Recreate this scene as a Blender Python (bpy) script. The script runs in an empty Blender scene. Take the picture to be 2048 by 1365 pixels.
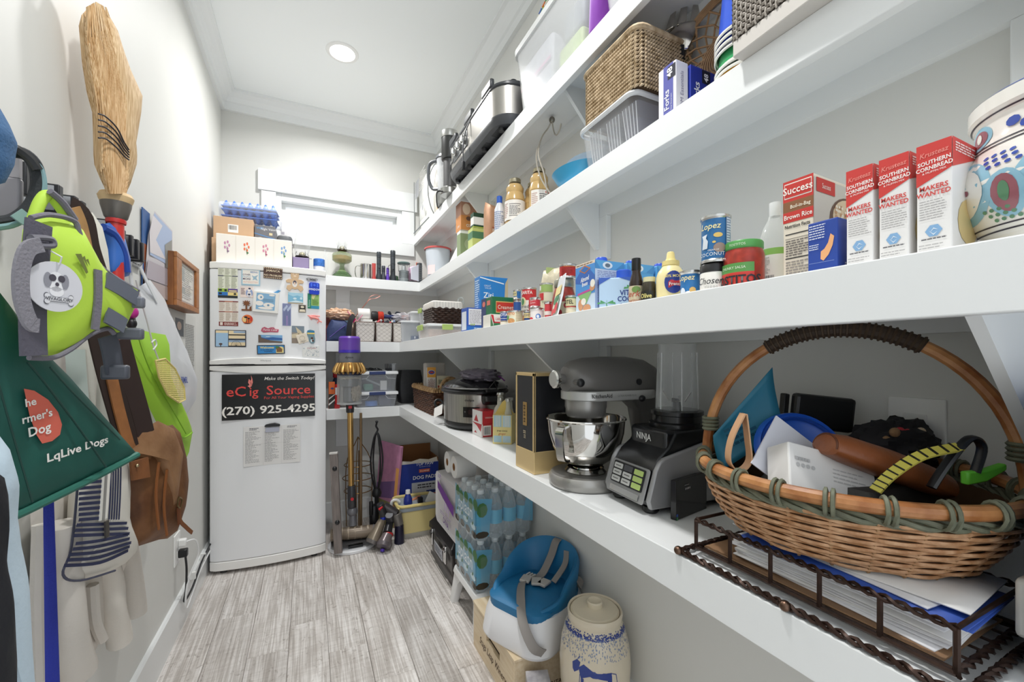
import bpy,bmesh,math,random
from mathutils import Vector,Matrix
from mathutils import noise as mnoise
R = random.Random(7)
sc = bpy.context.scene
COL = sc.collection
pi = math.pi
rad = math.radians
# ------------------------------------------------------------------ camera, sky, exposure
FPX,YAW,V0,EYE = 843.4,rad(25.724),716.4,1.12
cam_data = bpy.data.cameras.new('camera');cam = bpy.data.objects.new('camera',cam_data);COL.objects.link(cam)
cam.location = (0,0,EYE);cam.rotation_euler = (pi/2,0,-YAW)
cam_data.sensor_width = 36;cam_data.lens = 36*FPX/2048;cam_data.shift_y = (V0-682.5)/2048;cam_data.clip_start = .02
sc.camera = cam
world = bpy.data.worlds.new('sky');sc.world = world;world.use_nodes = True
bgn = world.node_tree.nodes['Background'];bgn.inputs[0].default_value = (.90,.95,1.0,1);bgn.inputs[1].default_value = 1.35
sc.view_settings.view_transform = 'Standard';sc.view_settings.look = 'None'
sc.view_settings.gamma = 1;sc.view_settings.use_curve_mapping = False
sc.view_settings.exposure = 0.0
LAMP_W = 16.0
sc.cycles.max_bounces = 10;sc.cycles.transparent_max_bounces = 24;sc.cycles.diffuse_bounces = 6
sc.cycles.use_denoising = True;sc.cycles.sample_clamp_indirect = 6;sc.cycles.caustics_reflective = False;sc.cycles.caustics_refractive = False

def at(u,v,x=None,y=None,z=None):      # measured photo point -> room coordinates on a known plane
    a = (u-1024)/FPX;b = -(v-V0)/FPX;c,s = math.cos(YAW),math.sin(YAW)
    r = (a*c+s,-a*s+c,b)
    t = x/r[0] if x is not None else y/r[1] if y is not None else (z-EYE)/r[2]
    return Vector((r[0]*t,r[1]*t,EYE+r[2]*t))
# ------------------------------------------------------------------ room measures (metres)
XL,XW,YB,ZC = -.488,.8855,3.126,2.765
CX,CY = .530,2.791          # front edge of the counter and the middle shelf
UX,UY = .695,2.9346         # front edge of the two upper shelves
ZCT,ZMT,ZUT,ZTT = .806,1.2225,1.648,2.0125      # shelf tops
FASC = .064
# ------------------------------------------------------------------ materials
def lin(c): return tuple((x/12.92 if x <= .04045 else ((x+.055)/1.055)**2.4) for x in c)
def hexc(h): h = h.lstrip('#');return lin(tuple(int(h[i:i+2],16)/255 for i in (0,2,4)))
_M = {}
def M(col,rough=.5,metal=0.0,spec=.5,alpha=1.0,var=0.0,vscale=20,bump=0.0,bscale=60,stretch=(1,1,1),col2=None,emit=0,coat=0,gloss=0,objvar=0.0):
    key = (col,rough,metal,spec,alpha,var,vscale,bump,bscale,stretch,col2,emit,coat,gloss,objvar)
    if key in _M: return _M[key]
    m = bpy.data.materials.new('paint_' + str(col).strip('#'));m.use_nodes = True
    nt = m.node_tree;N = nt.nodes;L = nt.links;b = N['Principled BSDF'];out = N['Material Output']
    c = hexc(col) if isinstance(col,str) else lin(col)
    b.inputs['Base Color'].default_value = (*c,1);b.inputs['Roughness'].default_value = rough
    b.inputs['Metallic'].default_value = metal;b.inputs['Specular IOR Level'].default_value = spec
    if coat: b.inputs['Coat Weight'].default_value = coat;b.inputs['Coat Roughness'].default_value = .1
    if emit: b.inputs['Emission Color'].default_value = (*c,1);b.inputs['Emission Strength'].default_value = emit
    if var or bump or col2:
        tc = N.new('ShaderNodeTexCoord');mp = N.new('ShaderNodeMapping');mp.inputs['Scale'].default_value = stretch
        L.new(tc.outputs['Object'],mp.inputs[0])
        if objvar:
            oi = N.new('ShaderNodeObjectInfo');vm = N.new('ShaderNodeVectorMath');vm.operation = 'SCALE'
            cb = N.new('ShaderNodeCombineXYZ')
            for i in range(3): L.new(oi.outputs['Random'],cb.inputs[i])
            L.new(cb.outputs[0],vm.inputs[0]);vm.inputs['Scale'].default_value = 30
            L.new(vm.outputs[0],mp.inputs[1])
    if var or col2:
        n = N.new('ShaderNodeTexNoise');n.inputs['Scale'].default_value = vscale;n.inputs['Detail'].default_value = 6
        L.new(mp.outputs[0],n.inputs[0])
        rp = N.new('ShaderNodeValToRGB');rp.color_ramp.elements[0].position = .35;rp.color_ramp.elements[1].position = .68
        c2 = (hexc(col2) if isinstance(col2,str) else tuple(min(1,x*(1-var)) for x in c))
        rp.color_ramp.elements[0].color = (*c2,1)
        rp.color_ramp.elements[1].color = (*(c if col2 else tuple(min(1,x*(1+var*.5)) for x in c)),1)
        L.new(n.outputs[0],rp.inputs[0])
        src = rp.outputs[0]
        if objvar:
            hs = N.new('ShaderNodeHueSaturation');mr = N.new('ShaderNodeMapRange')
            L.new(oi.outputs['Random'],mr.inputs[0]);mr.inputs[3].default_value = 1-objvar;mr.inputs[4].default_value = 1+objvar
            L.new(mr.outputs[0],hs.inputs['Value']);L.new(src,hs.inputs['Color']);src = hs.outputs[0]
        L.new(src,b.inputs['Base Color'])
    if bump:
        n2 = N.new('ShaderNodeTexNoise');n2.inputs['Scale'].default_value = bscale;n2.inputs['Detail'].default_value = 4
        L.new(mp.outputs[0],n2.inputs[0]);bp = N.new('ShaderNodeBump');bp.inputs['Strength'].default_value = bump;bp.inputs['Distance'].default_value = .004
        L.new(n2.outputs[0],bp.inputs['Height']);L.new(bp.outputs[0],b.inputs['Normal'])
    if alpha < 1:
        tr = N.new('ShaderNodeBsdfTransparent');mx = N.new('ShaderNodeMixShader')
        if gloss:                                   # clear: edges show, faces let through
            lw = N.new('ShaderNodeLayerWeight');lw.inputs[0].default_value = .35
            mr = N.new('ShaderNodeMapRange');L.new(lw.outputs['Facing'],mr.inputs[0]);mr.inputs[3].default_value = alpha;mr.inputs[4].default_value = min(1,alpha+gloss)
            L.new(mr.outputs[0],mx.inputs[0])
        else: mx.inputs[0].default_value = alpha
        L.new(tr.outputs[0],mx.inputs[1]);L.new(b.outputs[0],mx.inputs[2]);L.new(mx.outputs[0],out.inputs[0])
    _M[key] = m;return m
def glassy(col='#f4f8f8',a=.10,g=.55,rough=.08): return M(col,rough,alpha=a,gloss=g,spec=.8)
def clearplastic(col='#e9edf0',a=.30,g=.4): return M(col,.22,alpha=a,gloss=g)
def metal(col='#b9b9b9',rough=.28,**k): return M(col,rough,1.0,**k)
WHITE = M('#eeeeec',.42)
BLACK = M('#17181a',.4)
CHROME = metal('#d8d8d8',.12)
STEEL = metal('#b4b2ae',.3)
# ------------------------------------------------------------------ mesh collector
class G:
    def __init__(s): s.v = [];s.f = []
    def add(s,vs,fs):
        o = len(s.v);s.v += [Vector(p) for p in vs];s.f += [tuple(i+o for i in f) for f in fs];return s
    def box(s,x0,x1,y0,y1,z0,z1,m=None):
        vs = [(x,y,z) for z in (z0,z1) for y in (y0,y1) for x in (x0,x1)]
        if m: vs = [m @ Vector(p) for p in vs]
        return s.add(vs,[(0,2,3,1),(4,5,7,6),(0,1,5,4),(2,6,7,3),(0,4,6,2),(1,3,7,5)])
    def loft(s,rings,cap0=True,cap1=True,closed=True):
        n = len(rings[0]);vs = [p for r in rings for p in r];fs = []
        for i in range(len(rings)-1):
            for j in range(n if closed else n-1):
                k = (j+1) % n;fs.append((i*n+j,i*n+k,(i+1)*n+k,(i+1)*n+j))
        if cap0: fs.append(tuple(reversed(range(n))))
        if cap1: fs.append(tuple(range((len(rings)-1)*n,len(rings)*n)))
        return s.add(vs,fs)
    def lathe(s,prof,seg=24,c=(0,0,0),sx=1,sy=1,cap0=True,cap1=True,m=None):
        rings = []
        for r,z in prof:
            ring = [Vector((c[0]+r*sx*math.cos(2*pi*j/seg),c[1]+r*sy*math.sin(2*pi*j/seg),c[2]+z)) for j in range(seg)]
            if m: ring = [m @ p for p in ring]
            rings.append(ring)
        return s.loft(rings,cap0,cap1)
    def tube(s,pts,r=.003,seg=8,closed=False,cap=True,flat=1.0,up=None):
        pts = [Vector(p) for p in pts];n = len(pts);rings = [];prev = None
        for i,p in enumerate(pts):
            if closed: t = pts[(i+1) % n]-pts[i-1]
            else: t = pts[min(i+1,n-1)]-pts[max(i-1,0)]
            if t.length < 1e-9: t = Vector((0,0,1))
            t.normalize()
            if up is not None: a = Vector(up)-t*t.dot(Vector(up))
            elif prev is None:
                a = t.cross(Vector((0,0,1)))
                if a.length < .05: a = t.cross(Vector((1,0,0)))
            else: a = prev-t*prev.dot(t)
            if a.length < 1e-6: a = t.orthogonal()
            a.normalize();prev = a;b = t.cross(a)
            rr = r[i] if isinstance(r,(list,tuple)) else r
            rings.append([p+a*rr*math.cos(2*pi*j/seg)+b*rr*flat*math.sin(2*pi*j/seg) for j in range(seg)])
        if closed: rings.append(rings[0]);return s.loft(rings,False,False)
        return s.loft(rings,cap,cap)
    def prism(s,poly,fr,d0,d1):             # poly (a,b) in frame fr=(O,U,V), extruded along U x V from d0 to d1
        O,U,V = [Vector(k) for k in fr];N = U.cross(V).normalized();n = len(poly)
        A = [O+U*a+V*b+N*d0 for a,b in poly];B = [O+U*a+V*b+N*d1 for a,b in poly]
        return s.add(A+B,[tuple(reversed(range(n))),tuple(range(n,2*n))]+[(j,(j+1) % n,n+(j+1) % n,n+j) for j in range(n)])
    def grid(s,fn,nu,nv,th=0.0):
        vs = [Vector(fn(i/nu,j/nv)) for i in range(nu+1) for j in range(nv+1)];w = nv+1
        fs = [(i*w+j,(i+1)*w+j,(i+1)*w+j+1,i*w+j+1) for i in range(nu) for j in range(nv)]
        return s.add(vs,fs)
    def ball(s,c,r,seg=12,rings=8,m=None):
        rx,ry,rz = r if isinstance(r,(tuple,list)) else (r,r,r)
        vs = [];fs = []
        for i in range(rings+1):
            a = pi*i/rings
            for j in range(seg):
                b = 2*pi*j/seg;p = Vector((rx*math.sin(a)*math.cos(b),ry*math.sin(a)*math.sin(b),-rz*math.cos(a)))
                if m: p = m @ p
                vs.append(p+Vector(c))
        for i in range(rings):
            for j in range(seg):
                k = (j+1) % seg;fs.append((i*seg+j,i*seg+k,(i+1)*seg+k,(i+1)*seg+j))
        return s.add(vs,fs)
    def xf(s,m):
        s.v = [m @ p for p in s.v];return s
    def build(s,name,mt,parent=None,smooth=35,bevel=0,bseg=2,solid=0,sub=0,loc=None,rot=None):
        me = bpy.data.meshes.new(name);me.from_pydata([tuple(p) for p in s.v],[],s.f)
        bm = bmesh.new();bm.from_mesh(me);bmesh.ops.remove_doubles(bm,verts=bm.verts,dist=1e-6)
        bmesh.ops.recalc_face_normals(bm,faces=bm.faces);bm.to_mesh(me);bm.free()
        if smooth:
            me.polygons.foreach_set('use_smooth',[True]*len(me.polygons));me.set_sharp_from_angle(angle=rad(smooth))
        me.materials.append(mt)
        o = bpy.data.objects.new(name,me);COL.objects.link(o)
        if parent is not None: o.parent = parent
        if loc is not None: o.location = loc
        if rot is not None: o.rotation_euler = rot
        if solid: d = o.modifiers.new('thickness','SOLIDIFY');d.thickness = solid;d.offset = 0
        if bevel: d = o.modifiers.new('bevel','BEVEL');d.width = bevel;d.segments = bseg;d.limit_method = 'ANGLE';d.angle_limit = rad(40)
        if sub: d = o.modifiers.new('sub','SUBSURF');d.levels = sub;d.render_levels = sub
        return o
def tag(o,label,cat,group=None):
    o['label'] = label;o['category'] = cat
    if group: o['group'] = group
    return o
def thing(name,label,cat,loc=(0,0,0),rz=0,group=None,rot=None):
    o = bpy.data.objects.new(name,None);COL.objects.link(o);o.location = loc
    o.rotation_euler = rot if rot is not None else (0,0,rz);o.empty_display_size = .02
    return tag(o,label,cat,group)
def struct(o): o['kind'] = 'structure';return o
def stuff(o): o['kind'] = 'stuff';return o
def copy_tree(o,parent=None,loc=None,rz=None,label=None,scale=None):
    c = o.copy();COL.objects.link(c)
    if parent is not None: c.parent = parent
    for ch in list(o.children): copy_tree(ch,c)
    if loc is not None: c.location = loc
    if rz is not None: c.rotation_euler = (0,0,rz)
    if label: c['label'] = label
    if scale: c.scale = scale
    return c
# ------------------------------------------------------------------ printed surfaces: plane and cylinder
class Flat:
    curved = False
    def __init__(s,O,U,V): s.O,s.U,s.V = Vector(O),Vector(U).normalized(),Vector(V).normalized();s.N = s.U.cross(s.V)
    def p(s,a,b,o=0): return s.O+s.U*a+s.V*b+s.N*o
class Cyl:
    curved = True
    def __init__(s,r,th=0,c=(0,0),z=0,rf=None): s.r,s.th,s.c,s.z,s.rf = r,th,c,z,rf
    def p(s,a,b,o=0):
        r = (s.rf(b) if s.rf else s.r)
        t = s.th+a/s.r;r += o;return Vector((s.c[0]+r*math.cos(t),s.c[1]+r*math.sin(t),s.z+b))
class Fn:
    curved = True
    def __init__(s,f): s.f = f
    def p(s,a,b,o=0): return s.f(a,b,o)
def ell(cx,cy,rx,ry,n=20,a0=0): return [(cx+rx*math.cos(a0+2*pi*i/n),cy+ry*math.sin(a0+2*pi*i/n)) for i in range(n)]
def rec(x0,x1,y0,y1): return [(x0,y0),(x1,y0),(x1,y1),(x0,y1)]
def rrec(x0,x1,y0,y1,r,n=4):
    o = []
    for cx,cy,a0 in ((x1-r,y0+r,-pi/2),(x1-r,y1-r,0),(x0+r,y1-r,pi/2),(x0+r,y0+r,pi)):
        o += [(cx+r*math.cos(a0+pi/2*i/n),cy+r*math.sin(a0+pi/2*i/n)) for i in range(n+1)]
    return o
def stroke(pts,w):                          # a printed line of width w as quads
    q = []
    for (x0,y0),(x1,y1) in zip(pts,pts[1:]):
        d = math.hypot(x1-x0,y1-y0) or 1;nx,ny = -(y1-y0)/d*w/2,(x1-x0)/d*w/2
        q.append([(x0+nx,y0+ny),(x0-nx,y0-ny),(x1-nx,y1-ny),(x1+nx,y1+ny)])
    return q
def patches(surf,polys,mt,parent,name='printed_panel',off=.0004):
    g = G();curved = surf.curved
    for P in polys:
        if curved and len(P) == 4 and abs(P[0][1]-P[1][1]) < 1e-6 and abs(P[0][0]-P[1][0]) > .004:   # rectangle: cut into strips
            n = max(2,int(abs(P[1][0]-P[0][0])/.004));nv = 1 if isinstance(surf,Cyl) and not surf.rf else 6
            g.grid(lambda i,j: surf.p(P[0][0]+(P[1][0]-P[0][0])*i,P[0][1]+(P[3][1]-P[0][1])*j,off),n,nv)
        elif curved and len(P) > 4:
            cx = sum(a for a,_ in P)/len(P);cy = sum(b for _,b in P)/len(P);n = len(P)
            vs = [surf.p(cx,cy,off)]+[surf.p(cx+(a-cx)*t,cy+(b-cy)*t,off) for t in (.33,.67,1) for a,b in P]
            fs = [(0,1+j,1+(j+1) % n) for j in range(n)]
            for k in range(2): fs += [(1+k*n+j,1+k*n+n+j,1+k*n+n+(j+1) % n,1+k*n+(j+1) % n) for j in range(n)]
            g.add(vs,fs)
        else: g.add([surf.p(a,b,off) for a,b in P],[tuple(range(len(P)))])
    o = g.build(name,mt,parent,smooth=0 if not curved else 40)
    if len(polys) > 1: o['kind'] = 'stuff'
    return o
_T = []
def text(surf,s,x,y,h,mt,parent,off=.0008,align='CENTER',bold=0.0,shear=0,sx=1.0,rot=0,name='lettering',space=1.0):
    _T.append((surf,s,x,y,h,mt,parent,off,align,bold,shear,sx,rot,name,space))
def flush_text():
    made = []
    for t in _T:
        c = bpy.data.curves.new('glyphs','FONT');c.body = t[1];c.size = t[4]/.72;c.align_x = t[8];c.offset = t[9]*t[4];c.shear = t[10]
        c.resolution_u = 2;c.fill_mode = 'FRONT';c.space_character = t[14];c.space_line = .85
        o = bpy.data.objects.new('glyphs',c);COL.objects.link(o);made.append(o)
    bpy.context.view_layer.update();dg = bpy.context.evaluated_depsgraph_get()
    for o,t in zip(made,_T):
        me = bpy.data.meshes.new_from_object(o.evaluated_get(dg));me.name = t[13]
        ca,sa = math.cos(t[12]),math.sin(t[12])
        for v in me.vertices:
            a,b = v.co.x*t[11],v.co.y
            v.co = t[0].p(t[2]+a*ca-b*sa,t[3]+a*sa+b*ca,t[7])
        me.materials.clear();me.materials.append(t[5])
        n = bpy.data.objects.new(t[13],me);COL.objects.link(n)
        if t[6] is not None: n.parent = t[6]
    for o in made:
        c = o.data;bpy.data.objects.remove(o);bpy.data.curves.remove(c)
def smallprint(surf,x0,x1,y0,y1,n,mt,parent,fill=.55,rag=.35,name='small_print',seed=1,off=.0007):
    r = random.Random(seed);dy = (y1-y0)/n;P = []
    for i in range(n):
        b = y1-dy*(i+1)+dy*(1-fill)/2;xe = x1-(x1-x0)*rag*r.random();a = x0
        while a < xe:
            w = (x1-x0)*(.08+.14*r.random());P.append(rec(a,min(a+w,xe),b,b+dy*fill));a += w+(x1-x0)*.03
    return patches(surf,P,mt,parent,name,off)
def stripes(surf,x0,x1,y0,y1,n,mt,parent,duty=.5,vert=False,name='stripe',off=.0006):
    P = []
    for i in range(n):
        if vert: w = (x1-x0)/n;P.append(rec(x0+i*w,x0+i*w+w*duty,y0,y1))
        else: w = (y1-y0)/n;P.append(rec(x0,x1,y0+i*w,y0+i*w+w*duty))
    return patches(surf,P,mt,parent,name,off)
def barcode(surf,x0,x1,y0,y1,mt,parent,seed=1,off=.0008):
    r = random.Random(seed);P = [];a = x0;u = (x1-x0)/60
    while a < x1-u*3:
        w = u*r.choice((1,1,2,3));P.append(rec(a,a+w,y0,y1));a += w+u*r.choice((1,2,2))
    return patches(surf,P,mt,parent,'barcode',off)
def smooth_path(pts,n=8,closed=False):
    pts = [Vector(p) for p in pts];out = [];m = len(pts)
    for i in range(m if closed else m-1):
        g = (lambda k: pts[k % m]) if closed else (lambda k: pts[max(0,min(m-1,k))])
        p0,p1,p2,p3 = g(i-1),g(i),g(i+1),g(i+2)
        for j in range(n):
            t = j/n;out.append(.5*((2*p1)+(p2-p0)*t+(2*p0-5*p1+4*p2-p3)*t*t+(3*p1-p0-3*p2+p3)*t**3))
    if not closed: out.append(pts[-1])
    return out
def pillow(g,outline,fr,d,bulge=.5,rings=5,wav=0.0,seed=0,back=True):
    """a soft slab: outline (a,b) in frame fr, thickness d, edges closed to a seam"""
    O,U,V = [Vector(k) for k in fr];U = U.normalized();V = V.normalized();N = U.cross(V);n = len(outline)
    ca = sum(a for a,_ in outline)/n;cb = sum(b for _,b in outline)/n
    def sidev(sg):
        vs = [];fs = []
        for k in range(rings+1):
            t = 1-k/rings
            h = (1-t**2.6)**.6 if k else 0
            for a,b in outline:
                aa,bb = ca+(a-ca)*t,cb+(b-cb)*t
                w = wav*mnoise.noise(Vector((aa*14+seed,bb*9,seed*1.7))) if wav else 0
                vs.append(O+U*aa+V*bb+N*(sg*(d/2)*h+w*min(1,k)))
        for k in range(rings):
            for j in range(n):
                q = (j+1) % n;fs.append((k*n+j,k*n+q,(k+1)*n+q,(k+1)*n+j) if sg > 0 else (k*n+q,k*n+j,(k+1)*n+j,(k+1)*n+q))
        return vs,fs
    for sg in ((1,-1) if back else (1,)):
        g.add(*sidev(sg))
    return g
def ribbon(g,pts,w,side,th=.002):       # a strap: path, width along 'side', small thickness
    pts = [Vector(p) for p in pts];n = len(pts);sd = Vector(side).normalized();rings = []
    for i,p in enumerate(pts):
        t = (pts[min(i+1,n-1)]-pts[max(i-1,0)]).normalized();a = (sd-t*sd.dot(t)).normalized();b = t.cross(a)*th/2;a = a*w/2
        rings.append([p-a-b,p+a-b,p+a+b,p-a+b])
    return g.loft(rings)
def rring(w,d,r,z,n=4,c=(0,0)): return [Vector((c[0]+a,c[1]+b,z)) for a,b in rrec(-w/2,w/2,-d/2,d/2,min(r,w/2.01,d/2.01),n)]
def tub(name,mt,parent,w,d,h,taper=.85,r=.015,th=.002,open_top=True,z0=0):   # thin-walled tapered rectangular container
    g = G();k = taper
    rings = [rring(w*k,d*k,r,z0),rring(w*(k+(1-k)*.5),d*(k+(1-k)*.5),r,z0+h*.5),rring(w,d,r,z0+h)]
    if open_top: rings += [rring(w-2*th,d-2*th,r,z0+h),rring(w*k-2*th,d*k-2*th,r,z0+th)]
    g.loft(rings,True,True);return g.build(name,mt,parent)
# ================================================================== THE ROOM
wallm = M('#dadad6',.55,var=.02,vscale=3)
trim = M('#e8eaea',.32)
ceilm = M('#f5f8f8',.5)
YF = -.55
def slab(name,m,*b,bevel=0,parent=None):
    return G().box(*b).build(name,m,parent,smooth=0,bevel=bevel)
struct(slab('wall_left',wallm,XL-.1,XL,YF,YB+.1,-.05,ZC+.1))
struct(slab('wall_right',wallm,XW,XW+.1,YF,YB+.1,-.05,ZC+.1))
WX0,WX1,WZ0,WZ1 = -.191,.610,1.952,2.192
g = G();g.box(XL,WX0,YB,YB+.14,-.05,ZC+.1);g.box(WX1,XW,YB,YB+.14,-.05,ZC+.1)
g.box(WX0,WX1,YB,YB+.14,-.05,WZ0);g.box(WX0,WX1,YB,YB+.14,WZ1,ZC+.1)
struct(g.build('wall_back',wallm,smooth=0))
struct(slab('ceiling',ceilm,XL-.1,XW+.1,YF,YB+.14,ZC,ZC+.1))
# floor of separate planks
fl = struct(slab('floor',M('#8d8680',.7),XL-.1,XW+.1,YF,YB+.1,-.05,-.006))
def plank_mat():
    m = bpy.data.materials.new('washed_wood');m.use_nodes = True;nt = m.node_tree;N = nt.nodes;L = nt.links;b = N['Principled BSDF']
    tc = N.new('ShaderNodeTexCoord');oi = N.new('ShaderNodeObjectInfo')
    cb = N.new('ShaderNodeCombineXYZ');mu = N.new('ShaderNodeMath');mu.operation = 'MULTIPLY';mu.inputs[1].default_value = 57
    L.new(oi.outputs['Random'],mu.inputs[0])
    for i in range(3): L.new(mu.outputs[0],cb.inputs[i])
    va = N.new('ShaderNodeVectorMath');va.operation = 'ADD';L.new(tc.outputs['Object'],va.inputs[0]);L.new(cb.outputs[0],va.inputs[1])
    def noise(scale,st,det=6,dist=0):
        mp = N.new('ShaderNodeMapping');mp.inputs['Scale'].default_value = st;L.new(va.outputs[0],mp.inputs[0])
        n = N.new('ShaderNodeTexNoise');n.inputs['Scale'].default_value = scale;n.inputs['Detail'].default_value = det;n.inputs['Distortion'].default_value = dist
        L.new(mp.outputs[0],n.inputs[0]);return n.outputs[0]
    def ramp(src,p0,c0,p1,c1):
        r = N.new('ShaderNodeValToRGB');e = r.color_ramp.elements;e[0].position = p0;e[0].color = (*hexc(c0),1);e[1].position = p1;e[1].color = (*hexc(c1),1)
        L.new(src,r.inputs[0]);return r.outputs[0]
    def mix(a,b2,f,mode='MIX'):
        x = N.new('ShaderNodeMix');x.data_type = 'RGBA';x.blend_type = mode
        if isinstance(f,float): x.inputs[0].default_value = f
        else: L.new(f,x.inputs[0])
        L.new(a,x.inputs[6]);L.new(b2,x.inputs[7]);return x.outputs[2]
    base = ramp(noise(7,(1.6,.35,1),5,1.2),.35,'#d2ccc7',.66,'#efebe8')
    grain = ramp(noise(60,(2.2,.06,1),8,.6),.42,'#b3aca6',.60,'#ffffff')
    saw = ramp(noise(34,(.15,3.0,1),4,.8),.38,'#c4beb8',.58,'#ffffff')
    knot = ramp(noise(26,(1,.8,1),3,2.5),.28,'#8f857a',.40,'#ffffff')
    c = mix(base,grain,.55,'MULTIPLY');c = mix(c,saw,.2,'MULTIPLY');c = mix(c,knot,.45,'MULTIPLY')
    hs = N.new('ShaderNodeHueSaturation');mr = N.new('ShaderNodeMapRange');L.new(oi.outputs['Random'],mr.inputs[0]);mr.inputs[3].default_value = .90;mr.inputs[4].default_value = 1.10
    L.new(mr.outputs[0],hs.inputs['Value']);L.new(c,hs.inputs['Color']);L.new(hs.outputs[0],b.inputs['Base Color'])
    b.inputs['Roughness'].default_value = .5
    bp = N.new('ShaderNodeBump');bp.inputs['Strength'].default_value = .25;bp.inputs['Distance'].default_value = .002
    L.new(grain,bp.inputs['Height']);L.new(bp.outputs[0],b.inputs['Normal'])
    return m
pm = plank_mat()
ends = {-4: (1.2,2.3),-3: (2.55,),-2: (1.0,2.165),-1: (1.84,),0: (1.985,),1: (1.742,),2: (1.52,2.6),3: (1.99,),4: (1.45,2.4),5: (1.8,),6: (1.3,2.2)}
for k in range(-4,7):
    x0 = .0685+.1385*(k-1);x1 = x0+.1385
    x0,x1 = max(x0,XL),min(x1,XW)
    if x1 <= x0: continue
    ys = [YF] + [e for e in ends[k]] + [YB]
    if ys[1]-ys[0] > 1.3: ys.insert(1,ys[1]-1.22)
    for ya,yb in zip(ys,ys[1:]):
        g = G().box(x0+.0006,x1-.0006,ya+.0006,yb-.0006,-.008,0.0);g.build('plank',pm,fl,smooth=0,bevel=.0012,bseg=1)
# baseboards and crown
def runtrim(name,prof,axis,a,b,base,sgn,m=trim):    # prof: (out, z)
    g = G()
    if axis == 'y': O,U,V = (base,a,0),(sgn,0,0),(0,0,1);d = b-a
    else: O,U,V = (a,base,0),(0,sgn,0),(0,0,1);d = b-a
    A = [];B = []
    for o,z in prof:
        if axis == 'y': A.append((base+sgn*o,a,z));B.append((base+sgn*o,b,z))
        else: A.append((a,base+sgn*o,z));B.append((b,base+sgn*o,z))
    g.loft([A,B]);return struct(g.build(name,m,smooth=0))
bb = [(0,0),(.014,0),(.014,.134),(.008,.1405),(0,.1405)]
runtrim('baseboard_left',bb,'y',YF,YB,XL,1)
runtrim('baseboard_right',bb,'y',YF,YB-.014,XW,-1)
runtrim('baseboard_back',bb,'x',XL+.014,XW-.014,YB,-1)
cr = [(0,ZC),(0,2.655),(.020,2.655),(.020,2.698),(.030,2.703),(.042,2.727),(.064,2.748),(.080,2.752),(.080,ZC)]
runtrim('trim_1',cr,'y',YF,YB,XL,1);runtrim('trim_2',cr,'y',YF,YB,XW,-1);runtrim('trim_3',cr,'x',XL+.02,XW-.02,YB,-1)
# window: casing boards, sash frame, glass
win = struct(thing('window_1','white casement window glowing with daylight high on the back wall','window',(0,YB,0)))
del win['category'];del win['label']
def part(name,m,parent,*b,bevel=.002): return G().box(*b).build(name,m,parent,smooth=0,bevel=bevel)
part('head_casing',trim,win,-.291,.72,-.024,0,2.192,2.327)
part('side_casing',trim,win,-.273,WX0,-.019,0,WZ0,2.19)
part('side_casing',trim,win,WX1,.70,-.019,0,WZ0,2.19)
part('bottom_casing',trim,win,-.273,.70,-.019,0,1.866,WZ0)
for b in ((WX0,WX0+.03,0,.13,WZ0,WZ1),(WX1-.03,WX1,0,.13,WZ0,WZ1),(WX0+.03,WX1-.03,0,.13,WZ0,WZ0+.022),(WX0+.03,WX1-.03,0,.13,WZ1-.045,WZ1)): part('jamb',trim,win,*b)
g = G();a0,a1,c0,c1 = WX0+.03,WX1-.03,WZ0+.022,WZ1-.045;t = .022
for b in ((a0,a1,.05,.08,c1-t,c1),(a0,a1,.05,.08,c0,c0+t),(a0,a0+t,.05,.08,c0+t,c1-t),(a1-t,a1,.05,.08,c0+t,c1-t)): g.box(*b)
g.build('sash',trim,win,smooth=0,bevel=.002)
part('glass',glassy('#ffffff',.04,.3),win,a0+t,a1-t,.062,.066,c0+t,c1-t,bevel=0)
# recessed ceiling light, plus a second one added out of view for top-down light
for lp,lb in ((Vector((.163,2.441,ZC)),'round white recessed ceiling light shining near the window end'),(Vector((.163,.62,ZC)),'round white ceiling light added out of view above the doorway end')):
    lt = thing('recessed_ceiling_light',lb,'light',lp)
    G().lathe([(.062,-.001),(.064,-.006),(.080,-.004),(.083,0)],40,cap0=False,cap1=False).build('trim_ring',WHITE,lt)
    G().lathe([(0.0001,-.0045),(.0635,-.0045)],40,cap0=False,cap1=False).build('diffuser',M('#fffaf2',.5,emit=6),lt)
    ld = bpy.data.lights.new('downlight','AREA');ld.shape = 'DISK';ld.size = .12;ld.energy = LAMP_W;ld.spread = rad(156);ld.color = (1,.992,.975)
    lo = bpy.data.objects.new('downlight',ld);COL.objects.link(lo);lo.parent = lt;lo.location = (0,0,-.008)
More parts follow.
